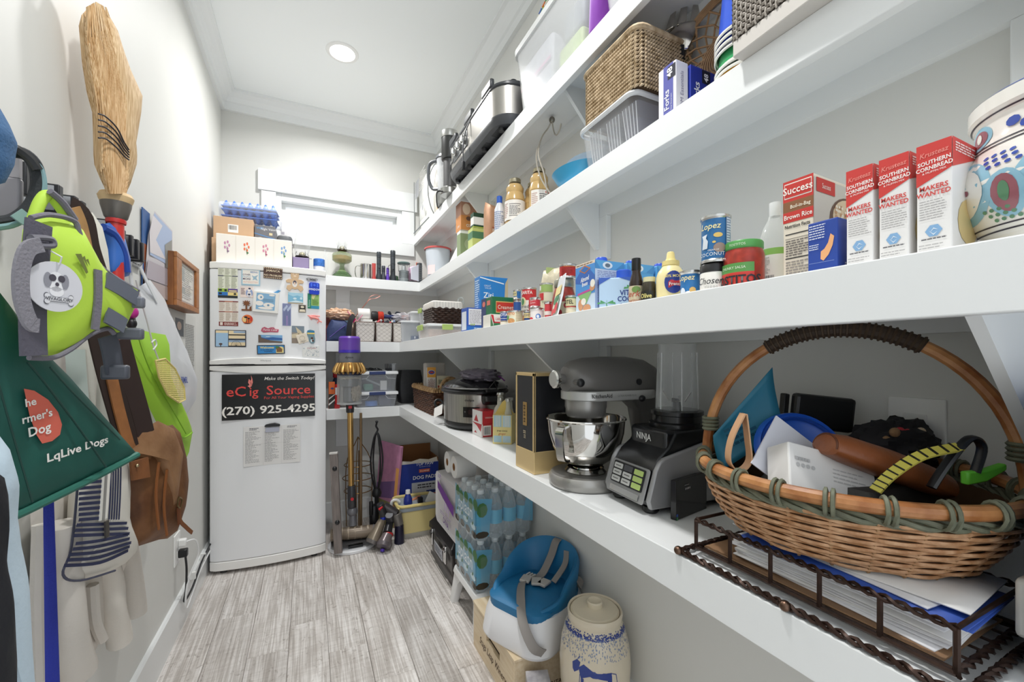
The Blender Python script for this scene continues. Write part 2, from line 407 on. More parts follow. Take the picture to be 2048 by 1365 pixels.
# ================================================================== BUILT-IN SHELVES (L-shaped, four levels)
def lshelf(label,fx,fy,ztop,back=True,wb=True,x_left=.095):
    t = thing('wall_shelf',label,'shelf')
    y0 = -.35
    part('shelf_board',trim,t,fx+.018,XW,y0,YB,ztop-.019,ztop,bevel=0)
    part('fascia',trim,t,fx,fx+.019,y0,fy if back else YB,ztop-FASC,ztop+.0,bevel=.0015)
    part('cleat',trim,t,XW-.018,XW,y0,YB,ztop-.019-.045,ztop-.019,bevel=0)
    if back:
        part('shelf_board',trim,t,x_left,fx+.018,fy+.018,YB,ztop-.019,ztop,bevel=0)
        part('fascia',trim,t,x_left,fx+.0185,fy,fy+.019,ztop-FASC,ztop,bevel=.0015)
        part('cleat',trim,t,x_left,XW-.018,YB-.018,YB,ztop-.064,ztop-.019,bevel=0)
    dep = XW-fx
    for yb in (.18,1.14,2.1):
        if wb: 
            part('bracket',trim,t,XW-.019,XW,yb-.045,yb+.045,ztop-.205,ztop-.064)
            h = .15 if dep < .25 else .27;w = dep-.055
            o = G().prism([(0,-.0),(-w,0),(-w,-.012),(-.012,-h),(0,-h)],((XW-.019,yb-.006,ztop-.064+.045),(1,0,0),(0,0,1)),-.012,0).build('bracket',trim,t,smooth=0)
    if back:
        part('bracket',trim,t,.165,.255,YB-.019,YB,ztop-.29,ztop-.064)
    return t
lshelf('wide white built-in counter at waist height, lowest of the wall shelves',CX,CY,ZCT,True)
lshelf('white wall shelf holding cartons and tins just above the counter',CX,CY,ZMT,True)
lshelf('white wall shelf holding glass bottles and seagrass basket, under the top one',UX,UY,ZUT,True)
lshelf('topmost white wall shelf holding roaster and plastic tubs',UX,UY,ZTT,False)
# ================================================================== shared builders
def mm(c,r=.5,**k): return M(c,r,**k)
def sc_(polys,w,h): return [[(a*w,b*h) for a,b in P] for P in polys]
def PP(s,w,h,polys,col,root,off=.0004,name='printed_panel',r=.5):
    return patches(s,sc_(polys,w,h),col if not isinstance(col,str) else M(col,r),root,name,off)
def TT(s,w,h,body,x,y,th,col,root,**k):
    text(s,body,x*w,y*h,th*h,col if not isinstance(col,str) else M(col,.5),root,**k)
def ybox(name,label,cat,u0,v0,u1,y,depth,zb,m,v1=None,bevel=.002,group=None,rz=0,shell=None):
    """a box whose front faces the camera end of the room (plane y); u0,u1,v0 = measured left, right, top"""
    vm = v0;p0 = at(u0,v0,y=y);p1 = at(u1,v0,y=y)
    x0,x1 = p0.x,p1.x;zt = at((u0+u1)/2,v0,y=y).z
    w,h = x1-x0,zt-zb
    t = thing(name,label,cat,(x0,y,zb),rz,group)
    G().box(0,w,0,depth,0,h).build(shell or 'box_body',m,t,smooth=0,bevel=bevel)
    return t,w,h,Flat((0,0,0),(1,0,0),(0,0,1))
def xbox(name,label,cat,u0,v0,u1,x,depth,zb,m,bevel=.0015,group=None,rz=0,shell='carton_body',vref=0):
    """a box whose printed front faces the aisle (plane x); u0 far edge, u1 near edge, v0 = top at the near edge"""
    ya = at(u0,v0,x=x).y;yb = at(u1,v0,x=x).y;zt = at(u0 if vref else u1,v0,x=x).z
    w,h = ya-yb,zt-zb
    t = thing(name,label,cat,(x,ya,zb),rz,group)
    G().box(0,depth,-w,0,0,h).build(shell,m,t,smooth=0,bevel=bevel)
    return t,w,h,Flat((0,0,0),(0,-1,0),(0,0,1)),Flat((0,-w,0),(1,0,0),(0,0,1)),depth
def tincan(name,label,u,v0,x,r,zb,h,body,group=None,lid=None,cat='can',y=None,paper='paper_label'):
    y = at(u,v0,x=x).y if y is None else y
    t = thing(name,label,cat,(x,y,zb),0,group)
    G().lathe([(r-.0012,.006),(r-.0012,h-.006)],32,cap0=False,cap1=False).build(paper,body,t)
    tin = lid or metal('#c9c9c6',.25)
    G().lathe([(r-.004,.0),(r+.0006,.001),(r+.0006,.004),(r-.0016,.007),(r-.0016,.004)],32,cap1=False).build('bottom_rim',tin,t)
    G().lathe([(r-.0016,h-.007),(r+.0006,h-.004),(r+.0006,h-.0008),(r-.001,h),(r-.003,h-.003),(.001,h-.003)],32,cap0=False).build('top_rim',tin,t)
    th = pi+.62*math.atan2(y,x)       # the label looks towards the aisle
    return t,Cyl(r-.0008,th),r,h
# ================================================================== REFRIGERATOR
FRX,FRY,FW = -.461,2.6235,.549
frw = M('#f1f2f4',.32);frb = M('#f0efec',.35)
fr = thing('refrigerator','white two-door refrigerator covered in magnets against the back wall','refrigerator',(FRX,FRY,0))
BOW = .030
def bow(a): return BOW*(1-((a-FW/2)/(FW/2))**2)
def doorplan(pr=0,back=.055,n=20):
    f = []
    for i in range(n+1):
        a = FW*i/n;e = min(a,FW-a);rr = .012
        f.append((a,-(bow(a)+pr)+(0 if e > rr else rr-math.sqrt(max(0,rr*rr-(rr-e)**2)))))
    return f+[(FW,back),(0,back)]
def doorpiece(name,z0,z1,pr=0,m=frw,f0=None,f1=None):
    P = doorplan(pr);g = G()
    g.loft([[Vector((a,b,(f0(a) if f0 else z0))) for a,b in P],[Vector((a,b,(f1(a) if f1 else z1))) for a,b in P]])
    return g.build(name,m,fr,smooth=30,bevel=.004)
arch = lambda lo,hi: (lambda a: lo+(hi-lo)*(1-((a-FW/2)/(FW/2))**2))
G().box(.006,FW-.006,.06,.475,.03,1.604).build('cabinet_body',frw,fr,smooth=0,bevel=.006)
doorpiece('lower_door',.066,1.05)
doorpiece('kick_band',.018,.064,.002,frb)
doorpiece('lower_handle_band',0,1.0785,.008,frb,f0=arch(1.056,1.036))
doorpiece('upper_handle_band',1.0855,0,.010,frb,f1=arch(1.107,1.125))
doorpiece('freezer_door',1.10,1.580)
doorpiece('top_cap',1.583,1.617,.006,frb)
G().box(.01,FW-.01,.0,.05,1.074,1.092).build('door_gap_shade',M('#2a2a2c',.6),fr,smooth=0)  # solid dark strip stands for the shade between the two doors
for s0 in (.05,.36):
    G().prism([(x*.155+s0,.003-.0055*math.sin(pi*x)+1.0835 if k else .003+.0045*math.sin(pi*x)+1.0815) for k in (1,0) for x in ([i/12 for i in range(13)] if k else [1-i/12 for i in range(13)])],((0,-.034,0),(1,0,0),(0,0,1)),0,.004).build('recess_shade',M('#3a3a3e',.5),fr)  # slightly proud dark lenses, coloured as the shade inside hand recesses
for x in (.06,FW-.06):
    for y in (.02,.43): G().lathe([(.016,0),(.016,.012),(.01,.012),(.01,.031)],12,c=(x,y,0)).build('foot',M('#3b3b3b',.6),fr)
fs = Fn(lambda a,b,o: Vector((a,-bow(a)-o,b)))
text(Fn(lambda a,b,o: fs.p(a,b,o+.010)),'Whirlpool',FW/2-.02,1.102,.0085,M('#9a9a9a',.4),fr,name='brand_lettering')
def fpos(u,v): 
    p = at(u,v,y=FRY-.02)
    for _ in range(3): p = at(u,v,y=FRY-bow(min(FW,max(0,p.x-FRX))))
    return p
def magnet(name,label,u0,v0,u1,v1,col,th=.003,cat='magnet',tilt=0,shape=None,r=.5,group='magnets on the freezer door',bevel=.0008):
    c = fpos((u0+u1)/2,(v0+v1)/2);a = c.x-FRX;k = abs(fpos(u1,(v0+v1)/2).x-fpos(u0,(v0+v1)/2).x);h = abs(fpos((u0+u1)/2,v0).z-fpos((u0+u1)/2,v1).z)
    sl = math.atan2(-(bow(a+.005)-bow(a-.005)),.01)
    t = thing(name,label,cat,c,group=group,rot=(0,tilt,sl)) if tilt else thing(name,label,cat,c,sl,group)
    w = k;s = Flat((-w/2,-th-.0006,-h/2),(1,0,0),(0,0,1))
    pl = [(x*w,y*h) for x,y in shape] if shape else rec(0,w,0,h)
    mt = col if not isinstance(col,str) else M(col,r)
    G().prism(pl,((-w/2,-.0006,-h/2),(1,0,0),(0,0,1)),0,th).build('backing',mt,t,smooth=0,bevel=bevel)
    return t,w,h,s
INK = M('#3c3c44',.6)
# two season schedules
t,w,h,s = magnet('schedule_magnet','tall green-and-cream schedule magnet with coloured blocks at its foot',436,534,476,596.5,'#edefdd',.0015)
PP(s,w,h,[rec(0,1,.965,1),rec(0,1,.69,.72)],'#3a3f55',t);PP(s,w,h,[rec(.28,.72,.965,1),rec(.28,.72,.69,.72)],'#a4ab8f',t,.0006)
for x0,x1,sd in ((.03,.3,1),(.36,.62,2),(.68,.97,3)):
    smallprint(s,x0*w,x1*w,.74*h,.95*h,9,M('#b4b6a2',.6),t,seed=sd);smallprint(s,x0*w,x1*w,.31*h,.68*h,14,M('#a9ad96',.6),t,seed=sd+4)
PP(s,w,h,[rec(0,.5,.19,.30)],'#9cc04b',t);PP(s,w,h,[rec(.5,1,.19,.30)],'#5b3f8f',t);PP(s,w,h,[rec(0,.5,.08,.19)],'#2f78c4',t)
PP(s,w,h,[rec(.5,1,.08,.19)],'#f0da8f',t);PP(s,w,h,[rec(0,1,0,.08)],'#1f2a30',t);PP(s,w,h,[rec(.55,.95,.21,.25)],'#ecd9a0',t,.0006)
PP(s,w,h,[rec(.05,.2,.22,.28),rec(.05,.2,.11,.17),rec(.33,.45,.21,.28),ell(.86,.135,.07,.035,10)],'#1c2324',t,.0007)
t,w,h,s = magnet('schedule_magnet','tall cream schedule magnet with dark red headings',438,602.5,477,652.5,'#efe7dc',.0015)
PP(s,w,h,[rec(0,1,.955,1),rec(0,1,.55,.585),rec(0,1,0,.17)],'#7e2a28',t);PP(s,w,h,[rec(.3,.72,.955,1),rec(.3,.72,.55,.585)],'#c07a60',t,.0006)
PP(s,w,h,[rec(.06,.2,.03,.15)],'#f0e2d8',t,.0006);smallprint(s,.28*w,.95*w,.03*h,.14*h,3,M('#f3dcd2',.6),t)
for x0,x1,sd in ((.03,.3,1),(.36,.62,2),(.68,.97,3)):
    smallprint(s,x0*w,x1*w,.61*h,.94*h,8,M('#c9b9a8',.6),t,seed=sd);smallprint(s,x0*w,x1*w,.2*h,.53*h,9,M('#bfae9c',.6),t,seed=sd+5)
# quotes
t,w,h,s = magnet('quote_magnet','square quote magnet with pale blue border and a heron',483,538.5,520.5,571.5,'#a9cbdc',.003)
PP(s,w,h,[rec(.07,.93,.08,.92)],'#f5f0e8',t)
TT(s,w,h,'BEING',.68,.76,.10,'#6f93c0',t,bold=.02);TT(s,w,h,'OTHER',.28,.60,.09,'#4a4a66',t,bold=.02);TT(s,w,h,'PEOPLE',.29,.48,.09,'#8fb0c8',t)
TT(s,w,h,'MORE',.29,.33,.11,'#45385c',t,bold=.02);TT(s,w,h,'INTERESTED',.5,.15,.10,'#e3b3a0',t)
PP(s,w,h,[[(.55,.62),(.68,.55),(.9,.66),(.8,.48),(.88,.3),(.72,.38),(.6,.32),(.64,.45)]],'#9dbccd',t,.0006)
t,w,h,s = magnet('joke_magnet','small pink cartoon magnet of a woman in blue',480.5,573.5,507.5,595.5,'#f3e2da',.002)
PP(s,w,h,[ell(.68,.42,.27,.38,14)],'#93a6cf',t);PP(s,w,h,[ell(.66,.68,.12,.16,10),[(.55,.5),(.8,.5),(.86,.1),(.5,.1)]],'#f6efec',t,.0006);PP(s,w,h,[ell(.7,.82,.1,.08,8),rec(.58,.76,.2,.36)],'#3f4560',t,.0008)
smallprint(s,.06*w,.36*w,.25*h,.85*h,5,M('#6a4f5a',.6),t,fill=.5)
# carved wooden sign
t,w,h,s = magnet('wooden_sign_magnet','dark brown carved wooden sign magnet with pale lettering',527.5,536.5,565,558,'#4a2f22',.008,tilt=.03)
TT(s,w,h,'JAMAICA',.5,.62,.20,'#e6d3b5',t,bold=.02);TT(s,w,h,'NO PROBLEM',.5,.20,.17,'#e6d3b5',t,bold=.02)
PP(s,w,h,[ell(.05+.1*i,.93,.035,.05,6) for i in range(10)]+[ell(.05+.1*i,.07,.035,.05,6) for i in range(10)],'#d8c09c',t,.0006)
# bear
bear = [(.30,1),(.36,.97),(.5,.99),(.64,.97),(.72,1),(.78,.93),(.72,.86),(.72,.72),(.66,.62),(.86,.60),(1,.52),(.95,.42),(.76,.42),(.72,.33),(.92,.28),(.98,.12),(.82,0),(.66,.14),(.5,.1),(.34,.14),(.2,0),(.03,.12),(.08,.28),(.28,.33),(.24,.42),(.05,.42),(0,.52),(.14,.60),(.34,.62),(.28,.72),(.28,.86),(.22,.93)]
t,w,h,s = magnet('bear_magnet','tan wooden teddy bear magnet with a tiny photo on its belly',571.5,543.5,608,583.5,'#d7b690',.004,shape=bear)
PP(s,w,h,[ell(.49,.38,.14,.17,14)],'#efe8e2',t);PP(s,w,h,[ell(.49,.45,.10,.10,10)],'#4c4350',t,.0006);PP(s,w,h,[ell(.49,.40,.055,.07,8)],'#e6c9b4',t,.0008)
PP(s,w,h,[ell(.41,.86,.04,.03,8),ell(.58,.86,.04,.03,8),ell(.5,.77,.09,.05,10)],'#ecd2b4',t)
t,w,h,s = magnet('lettering_magnet','small grey lettering magnet near the right edge of the freezer door',615,556,633,564,'#b6b6b6',.002)
TT(s,w,h,'SUMMIT',.5,.25,.55,'#4a4a4a',t,bold=.02)
# chip clip and card
t,w,h,s = magnet('bag_clip','royal blue plastic bag clip holding a green card to the freezer',617.5,566.5,638,590,'#1d3fc4',.016,cat='clip',shape=rrec(0,1,0,1,.14),r=.25)
PP(s,w,h,[ell(.5,.78,.13,.1,12),rec(.12,.28,.62,.95),rec(.72,.88,.62,.95)],'#3f6cf0',t,.0006);TT(s,w,h,'WINDOW',.5,.34,.17,'#eef2ff',t,bold=.03,sx=.85)
t,w,h,s = magnet('advert_card','green and yellow card held under the blue clip',615,588,638.5,618,'#a6cf76',.0012,cat='card',group=None)
PP(s,w,h,[rec(0,.30,0,1)],'#2c8f72',t);PP(s,w,h,[rec(.30,1,0,.2)],'#3a9fc4',t);PP(s,w,h,[[(.36,.95),(.75,.95),(.5,.62),(.36,.7)]],'#f2eca8',t,.0006);smallprint(s,.4*w,.95*w,.25*h,.62*h,6,M('#5f8f3c',.6),t)
text(s,'Release',.2*w,.1*h,.13*w*1.2,M('#d5f2e6',.5),t,align='LEFT',rot=pi/2)
# raised picture box
t,w,h,s = magnet('shadow_box_magnet','white framed picture box with birds on blue standing proud of freezer',507.5,585.5,558,626,'#f0eee9',.022,tilt=.06)
PP(s,w,h,[rec(.12,.86,.12,.92)],'#86b4d6',t);PP(s,w,h,[ell(.28,.72,.12,.14,12),ell(.25,.42,.16,.12,12),ell(.62,.36,.22,.12,12),ell(.5,.2,.3,.06,12),ell(.72,.86,.12,.05,10)],'#f4efe8',t,.0006)
PP(s,w,h,[rec(.38,.8,.62,.66),rec(.38,.8,.54,.58),ell(.3,.72,.04,.05,8),ell(.6,.36,.05,.05,8)],'#6d97b6',t,.0008)
t,w,h,s = magnet('dolphin_magnet','tiny blue figure magnet perched above the white picture box',546,580.5,561.5,588.5,'#4a8fc2',.006,shape=[(0,.15),(.3,.5),(.7,1),(1,.85),(.8,.5),(.45,0)])
t,w,h,s = magnet('landscape_magnet','pale blue mountain lake photo magnet below the bear',575.5,585.5,607,608,'#e9e7df',.0015)
PP(s,w,h,[rec(.02,.98,.1,.97)],'#7fbbd8',t);PP(s,w,h,[[(.02,.8),(.35,.62),(.6,.75),(.98,.6),(.98,.97),(.02,.97)]],'#a9d3e6',t,.0006);PP(s,w,h,[ell(.45,.45,.12,.1,9),ell(.85,.5,.08,.12,9),[(.1,.15),(.5,.3),(.95,.2),(.95,.12),(.1,.12)]],'#d3e8f0',t,.0008);PP(s,w,h,[rec(.02,.98,.02,.08)],'#b09a72',t)
palm = [(0,0),(1,0),(1,.14),(.98,.14),(.98,.5),(.9,.38),(.82,.35),(.78,.14),(.56,.14),(.56,.58),(.7,.48),(.82,.52),(.7,.62),(.9,.72),(.72,.76),(.84,.94),(.66,.86),(.58,1),(.5,.86),(.36,1),(.34,.86),(.1,.92),(.28,.76),(.08,.72),(.3,.64),(.16,.5),(.4,.56),(.4,.14),(0,.14)]
magnet('palm_tree_magnet','brown carved wooden palm tree magnet',483.5,601,503.5,622,'#7d4a26',.006,shape=palm)
t,w,h,s = magnet('round_sunset_magnet','round orange sunset magnet with black palms',484,630,506,648.5,'#ef7434',.003,shape=ell(.5,.5,.5,.5,24))
PP(s,w,h,[ell(.25,.5,.2,.3,12)],'#f7d28a',t);PP(s,w,h,[ell(.85,.55,.1,.28,10)],'#d9382f',t,.0005);PP(s,w,h,[ell(.36,.72,.17,.1,9),rec(.4,.45,.15,.75),ell(.62,.6,.12,.08,9),rec(.6,.65,.15,.6),[(.15,.1),(.85,.1),(.7,.02),(.3,.02)]],'#1d1620',t,.0007)
t,w,h,s = magnet('tall_photo_magnet','tall narrow blue-violet forest picture magnet',565,607.5,582,652,'#8088b0',.0015)
PP(s,w,h,[rec(.15+.14*i,.2+.14*i,.05,.6+.06*(i % 3)) for i in range(6)],'#5d6594',t);PP(s,w,h,[ell(.2+.15*i,.72+.07*(i % 3),.12,.07,8) for i in range(6)],'#b6c2dc',t,.0006);PP(s,w,h,[rec(.45,.6,0,.45)],'#a08ac0',t,.0008)
t,w,h,s = magnet('tiny_photo_magnet','tiny square black and cream photo magnet',597,610,612,625.5,'#8f8577',.003)
PP(s,w,h,[rec(.1,.9,.35,.9)],'#2a2623',t);PP(s,w,h,[ell(.5,.7,.25,.14,10),[(.1,.1),(.9,.1),(.8,.4),(.2,.4)]],'#e7dcc4',t,.0006)
# pink lobster: curved body, claws, tail
c = fpos(628,637.5);t = thing('lobster_magnet','salmon pink rubber crustacean magnet','magnet',c,group='magnets on the freezer door');pk = M('#f59a94',.4)
G().tube(smooth_path([(-.032,-.004,.016),(-.012,-.006,.006),(.006,-.006,.004),(.022,-.005,-.004),(.028,-.004,-.018)],6),[.003]*4+[.007]*14+[.004]*7,8).build('body',pk,t)
for a,b in (((-.03,-.004,.014),(.03,-.005,.014)),((-.02,-.004,.004),(-.012,-.004,-.008)),((.024,-.004,-.014),(.04,-.004,-.02)),((.024,-.004,-.016),(.018,-.004,-.026))): G().tube([a,((a[0]+b[0])/2,-.006,(a[2]+b[2])/2+.002),b],.0032,7).build('limb',pk,t)
t,w,h,s = magnet('script_magnet','pink script lettering magnet above the seascape',522,654.5,558,666,'#c25a72',.003,shape=[(0,.3),(.06,.8),(.2,1),(.4,.75),(.55,.95),(.72,.95),(.78,.7),(1,.6),(.96,.1),(.5,.12),(.15,0)])
TT(s,w,h,'Punta Cana',.5,.33,.38,'#fbe9ea',t,shear=.3,sx=.88,bold=.01)
t,w,h,s = magnet('seascape_magnet','long photo magnet of a blue bay and brown shore',517,670.5,565,686,'#7fb2dc',.0015)
PP(s,w,h,[[(0,.35),(1,.35),(1,.62),(.6,.72),(.3,.6),(0,.75)]],'#2f62a4',t);PP(s,w,h,[[(0,0),(1,0),(1,.18),(.5,.3),(.12,.62),(.1,.95),(0,1)]],'#6b5a4e',t,.0006);PP(s,w,h,[ell(.4,.78,.1,.05,8)],'#dfe9f2',t,.0007)
t,w,h,s = magnet('welcome_magnet','blue and yellow welcome sign magnet with a beach hut',514.5,690.5,570,708.5,'#262b2a',.006,tilt=-.03)
PP(s,w,h,[rec(.03,.97,.08,.92)],'#2f86c8',t);PP(s,w,h,[rec(.68,.96,.1,.55),ell(.86,.6,.1,.22,12)],'#efd98c',t,.0006);PP(s,w,h,[[(.66,.5),(.78,.85),(.92,.5)],rec(.7,.9,.2,.5)],'#7c5a34',t,.0008);PP(s,w,h,[ell(.72,.75,.07,.12,8)],'#3f7d3a',t,.001)
TT(s,w,h,'Welcome',.36,.62,.24,'#f6e27a',t,bold=.03);TT(s,w,h,'to our little piece',.36,.42,.13,'#0f2240',t,bold=.02);TT(s,w,h,'of paradise',.40,.24,.13,'#0f2240',t,bold=.02)
t,w,h,s = magnet('rock_photo_magnet','brown photo magnet of rocks and shore',583.5,652.5,608.5,687,'#9c9488',.0012)
PP(s,w,h,[rec(0,1,.62,1)],'#7c8a96',t);PP(s,w,h,[[(.3,.95),(.75,.7),(.95,.4),(.5,.5)],[(0,.5),(.6,.6),(.7,.3),(0,.3)]],'#d2c4a6',t,.0006);PP(s,w,h,[rec(0,1,0,.28)],'#8d7f72',t,.0005)
t,w,h,s = magnet('cream_tile_magnet','small tilted cream tile magnet with an oval emblem',594,668.5,615,686.5,'#e8ddcb',.004,tilt=-.32)
G().tube([Vector(s.p(w*(.5+.26*math.cos(a)),h*(.55+.24*math.sin(a)),.0003)) for a in [i*2*pi/20 for i in range(20)]],.0004,4,closed=True).build('emblem',M('#6a6259'),t);smallprint(s,.2*w,.85*w,.1*h,.24*h,2,M('#7a7065'),t)
t,w,h,s = magnet('flip_flop_magnet','flip-flop shaped magnet with blue and yellow bands',613.5,660,632,687.5,'#6f8f9a',.005,shape=[(.1,.95),(.35,1),(.7,.96),(.85,.8),(.82,.6),(.9,.35),(.88,.12),(.7,0),(.45,0),(.25,.15),(.2,.4),(.02,.65),(0,.82)])
PP(s,w,h,[rec(.05,.82,.8,.93)],'#2f7fae',t);PP(s,w,h,[rec(.03,.84,.68,.78)],'#f0d674',t);PP(s,w,h,[ell(.55,.38,.15,.09,9),ell(.65,.2,.13,.07,9)],'#5a3526',t,.0006);PP(s,w,h,[ell(.5,.2,.1,.12,9)],'#d9e6ea',t)
t,w,h,s = magnet('seashell_magnet','white seashell map magnet at the lower right of the freezer',604.5,692,639,714,'#e9e9e6',.0015)
rr = random.Random(3);PP(s,w,h,[ell(rr.random()*.9+.05,rr.random()*.8+.08,.03,.035,6) for _ in range(34)],'#b5bdc4',t);PP(s,w,h,[ell(rr.random()*.9+.05,rr.random()*.8+.08,.02,.025,6) for _ in range(16)],'#7fa0b8',t,.0006);TT(s,w,h,'DENMARK',.55,.72,.12,'#d59a9a',t)
t,w,h,s = magnet('ferris_wheel_magnet','photo magnet of a ferris wheel at sunset at lower left',430,660.5,493,694.5,'#3c4350',.0015)
PP(s,w,h,[rec(.03,.42,.03,.82)],'#a7c9e6',t);PP(s,w,h,[rec(.03,.42,.82,.96),rec(.44,.97,.5,.96),rec(.44,.97,.03,.4)],'#f3dfb6',t);PP(s,w,h,[rec(.44,.97,.68,.75),rec(.44,.97,.03,.08)],'#33302f',t,.0006);PP(s,w,h,[rec(.44,.97,.28,.4),rec(.6,.97,.82,.95)],'#9fb6cf',t,.0006)
PP(s,w,h,[q for q in stroke([(.68+.16*math.cos(a),.07+.30*math.sin(a)) for a in [pi*i/14 for i in range(15)]],.012)]+[q for i in range(1,9) for q in stroke([(.68,.07),(.68+.15*math.cos(pi*i/9),.07+.28*math.sin(pi*i/9))],.006)],'#4a4038',t,.0009)
PP(s,w,h,[rec(.17,.20,.03,.14),ell(.185,.17,.06,.06,8)],'#5d4b46',t,.0007)
# lower door: black sign, clip, menu
t,w,h,s = magnet('shop_sign_magnet','large black magnetic sign with red and white lettering on lower door',448.5,748.5,633,837,'#101012',.0012,cat='sign',group=None,r=.35)
red,wht = M('#e0443f',.45),M('#f2eee8',.45)
TT(s,w,h,'Make the Switch Today!',.71,.865,.075,wht,t,shear=.25,bold=.004)
def grad(body,x,y,th,bold=.012,**k):
    TT(s,w,h,body,x,y,th,red,t,bold=bold,align='LEFT',**k)
grad('eC',.04,.52,.22,sx=1.05);grad('ig',.275,.52,.20,sx=1.0);grad('Source',.455,.535,.21,sx=1.10)
PP(s,w,h,[[(.275,.90),(.265,.82),(.28,.76),(.26,.74),(.285,.70),(.30,.74),(.305,.80),(.295,.84)],[(.295,.98),(.30,.9),(.285,.82),(.30,.72),(.315,.82),(.31,.9)]],'#f08a80',t,.0006)
TT(s,w,h,'For All Your Vaping Supplies',.71,.435,.062,red,t,sx=1.02);TT(s,w,h,'(270) 925-4295',.5,.12,.175,wht,t,bold=.03,sx=1.22)
t,w,h,s = magnet('menu_sheet','creased white paper menu pinned to lower refrigerator door',488.5,851.5,602,929,'#e6e4e2',.0008,cat='paper',group=None)
for x0,x1,sd in ((.03,.30,1),(.36,.62,2),(.69,.97,3)): smallprint(s,x0*w,x1*w,.08*h,.88*h,26,M('#a9a7a7',.7),t,seed=sd,fill=.4,rag=.6)
smallprint(s,.1*w,.27*w,.9*h,.97*h,2,M('#77757a',.7),t);smallprint(s,.76*w,.95*w,.92*h,.97*h,2,M('#77757a',.7),t);PP(s,w,h,[rec(0,1,.545,.552),rec(.335,.34,0,1),rec(.655,.66,0,1)],'#d3d1d0',t,.0005)
c = fpos(545,853);t = thing('spring_clip','black spring clip gripping the top of the paper menu','clip',c)
G().prism(rrec(-.032,.032,-.030,-.004,.003),((0,-.003,0),(1,0,0),(0,0,1)),0,.006).build('jaw',M('#b9bccb',.4),t,bevel=.001);G().prism([(-.036,0),(.036,0),(.036,.010),(.012,.019),(-.012,.016),(-.03,.012),(-.036,.006)],((0,-.003,0),(1,0,0),(0,0,1)),0,.014).build('grip',BLACK,t,bevel=.002)
# ================================================================== ON TOP OF THE REFRIGERATOR
ZF = 1.617
card = M('#c8a685',.75,var=.05,vscale=8)
t,w,h,s = ybox('flower_print_box','long cream box with four small printed flowers on the fridge top','box',432,474,583.5,2.645,.05,ZF,M('#f3eee6',.6),bevel=.002)
for i,(c1,c2) in enumerate((('#c98fb0','#9a7f9a'),('#ee7650','#5c8a55'),('#d98fa6','#c46f8a'),('#7fa6d6','#5f9c58'))):
    cx = .125+.25*i;r = random.Random(i)
    PP(s,w,h,[ell(cx+.03*math.cos(a)+.01,.62+.12*math.sin(a),.013,.055,8) for a in (0,1.2,2.5,3.8,5)],c1,t);PP(s,w,h,[q for q in stroke([(cx+.01,.6),(cx+.02,.35)],.006)]+[ell(cx+.025,.42,.015,.035,8)],c2,t,.0006)
    if i: PP(s,w,h,[rec(.25*i-.002,.25*i+.002,0,1)],'#e4dcd0',t)
def plainbox(name,label,cat,x0,x1,y0,y1,z0,z1,m,bevel=.002,rz=0,group=None):
    t = thing(name,label,cat,(x0,y0,z0),rz,group);G().box(0,x1-x0,0,y1-y0,0,z1-z0).build('box_body',m,t,smooth=0,bevel=bevel)
    return t,x1-x0,z1-z0,Flat((0,0,0),(1,0,0),(0,0,1))
plainbox('cardboard_box','brown cardboard box under another, half hidden behind the flower box','box',-.465,-.20,2.705,2.98,ZF,1.762,card)
t,w,h,s = plainbox('cardboard_box','brown shipping carton with a white barcode label on the fridge stack','box',-.460,-.277,2.72,2.94,1.763,1.883,card)
PP(s,w,h,[rec(.36,.62,.32,.68)],'#f1efe9',t);barcode(s,.38*w,.60*w,.44*h,.64*h,INK,t);
t,w,h,s = plainbox('camera_box','dark grey printed gadget box beside the barcode carton','box',-.274,-.172,2.75,2.93,1.7355,1.868,M('#6d6e74',.5))
PP(s,w,h,[[(0,.62),(1,.44),(1,.47),(0,.65)]],'#4f8fd0',t);PP(s,w,h,[ell(.28,.25,.25,.24,16)],'#b9b7b4',t);TT(s,w,h,'Night Vision',.66,.80,.10,'#e6e6ea',t,sx=.8);TT(s,w,h,'WiFi',.26,.82,.1,'#59a7e8',t);PP(s,w,h,[rec(.70,.86,.60,.70)],'#d9c9a0',t)
plainbox('camera_box','low dark box the gadget box stands on, hidden by the flower box','box',-.195,-.085,2.71,2.93,ZF,1.734,M('#8b8a88',.6))
t = thing('speaker_puck','dark grey rounded gadget with oval front beside the zip bag','device',(-.126,2.775,1.736));G().loft([rring(.076,.07,.025,0),rring(.08,.074,.028,.01),rring(.08,.074,.028,.075),rring(.07,.064,.025,.085)]).build('shell',M('#55585c',.55),t);G().box(-.012,.022,-.0375,-.036,.012,.017).build('emblem',M('#8d8f92'),t)
t,w,h,s = plainbox('pill_box','tall white medicine box standing in front of the window','box',-.152,-.112,2.87,2.90,1.736,1.935,M('#e2e0e0',.5));PP(s,w,h,[rec(.1,.9,.52,.56),rec(.1,.9,.12,.15),rec(.1,.5,.62,.7)],'#a9a6ae',t)
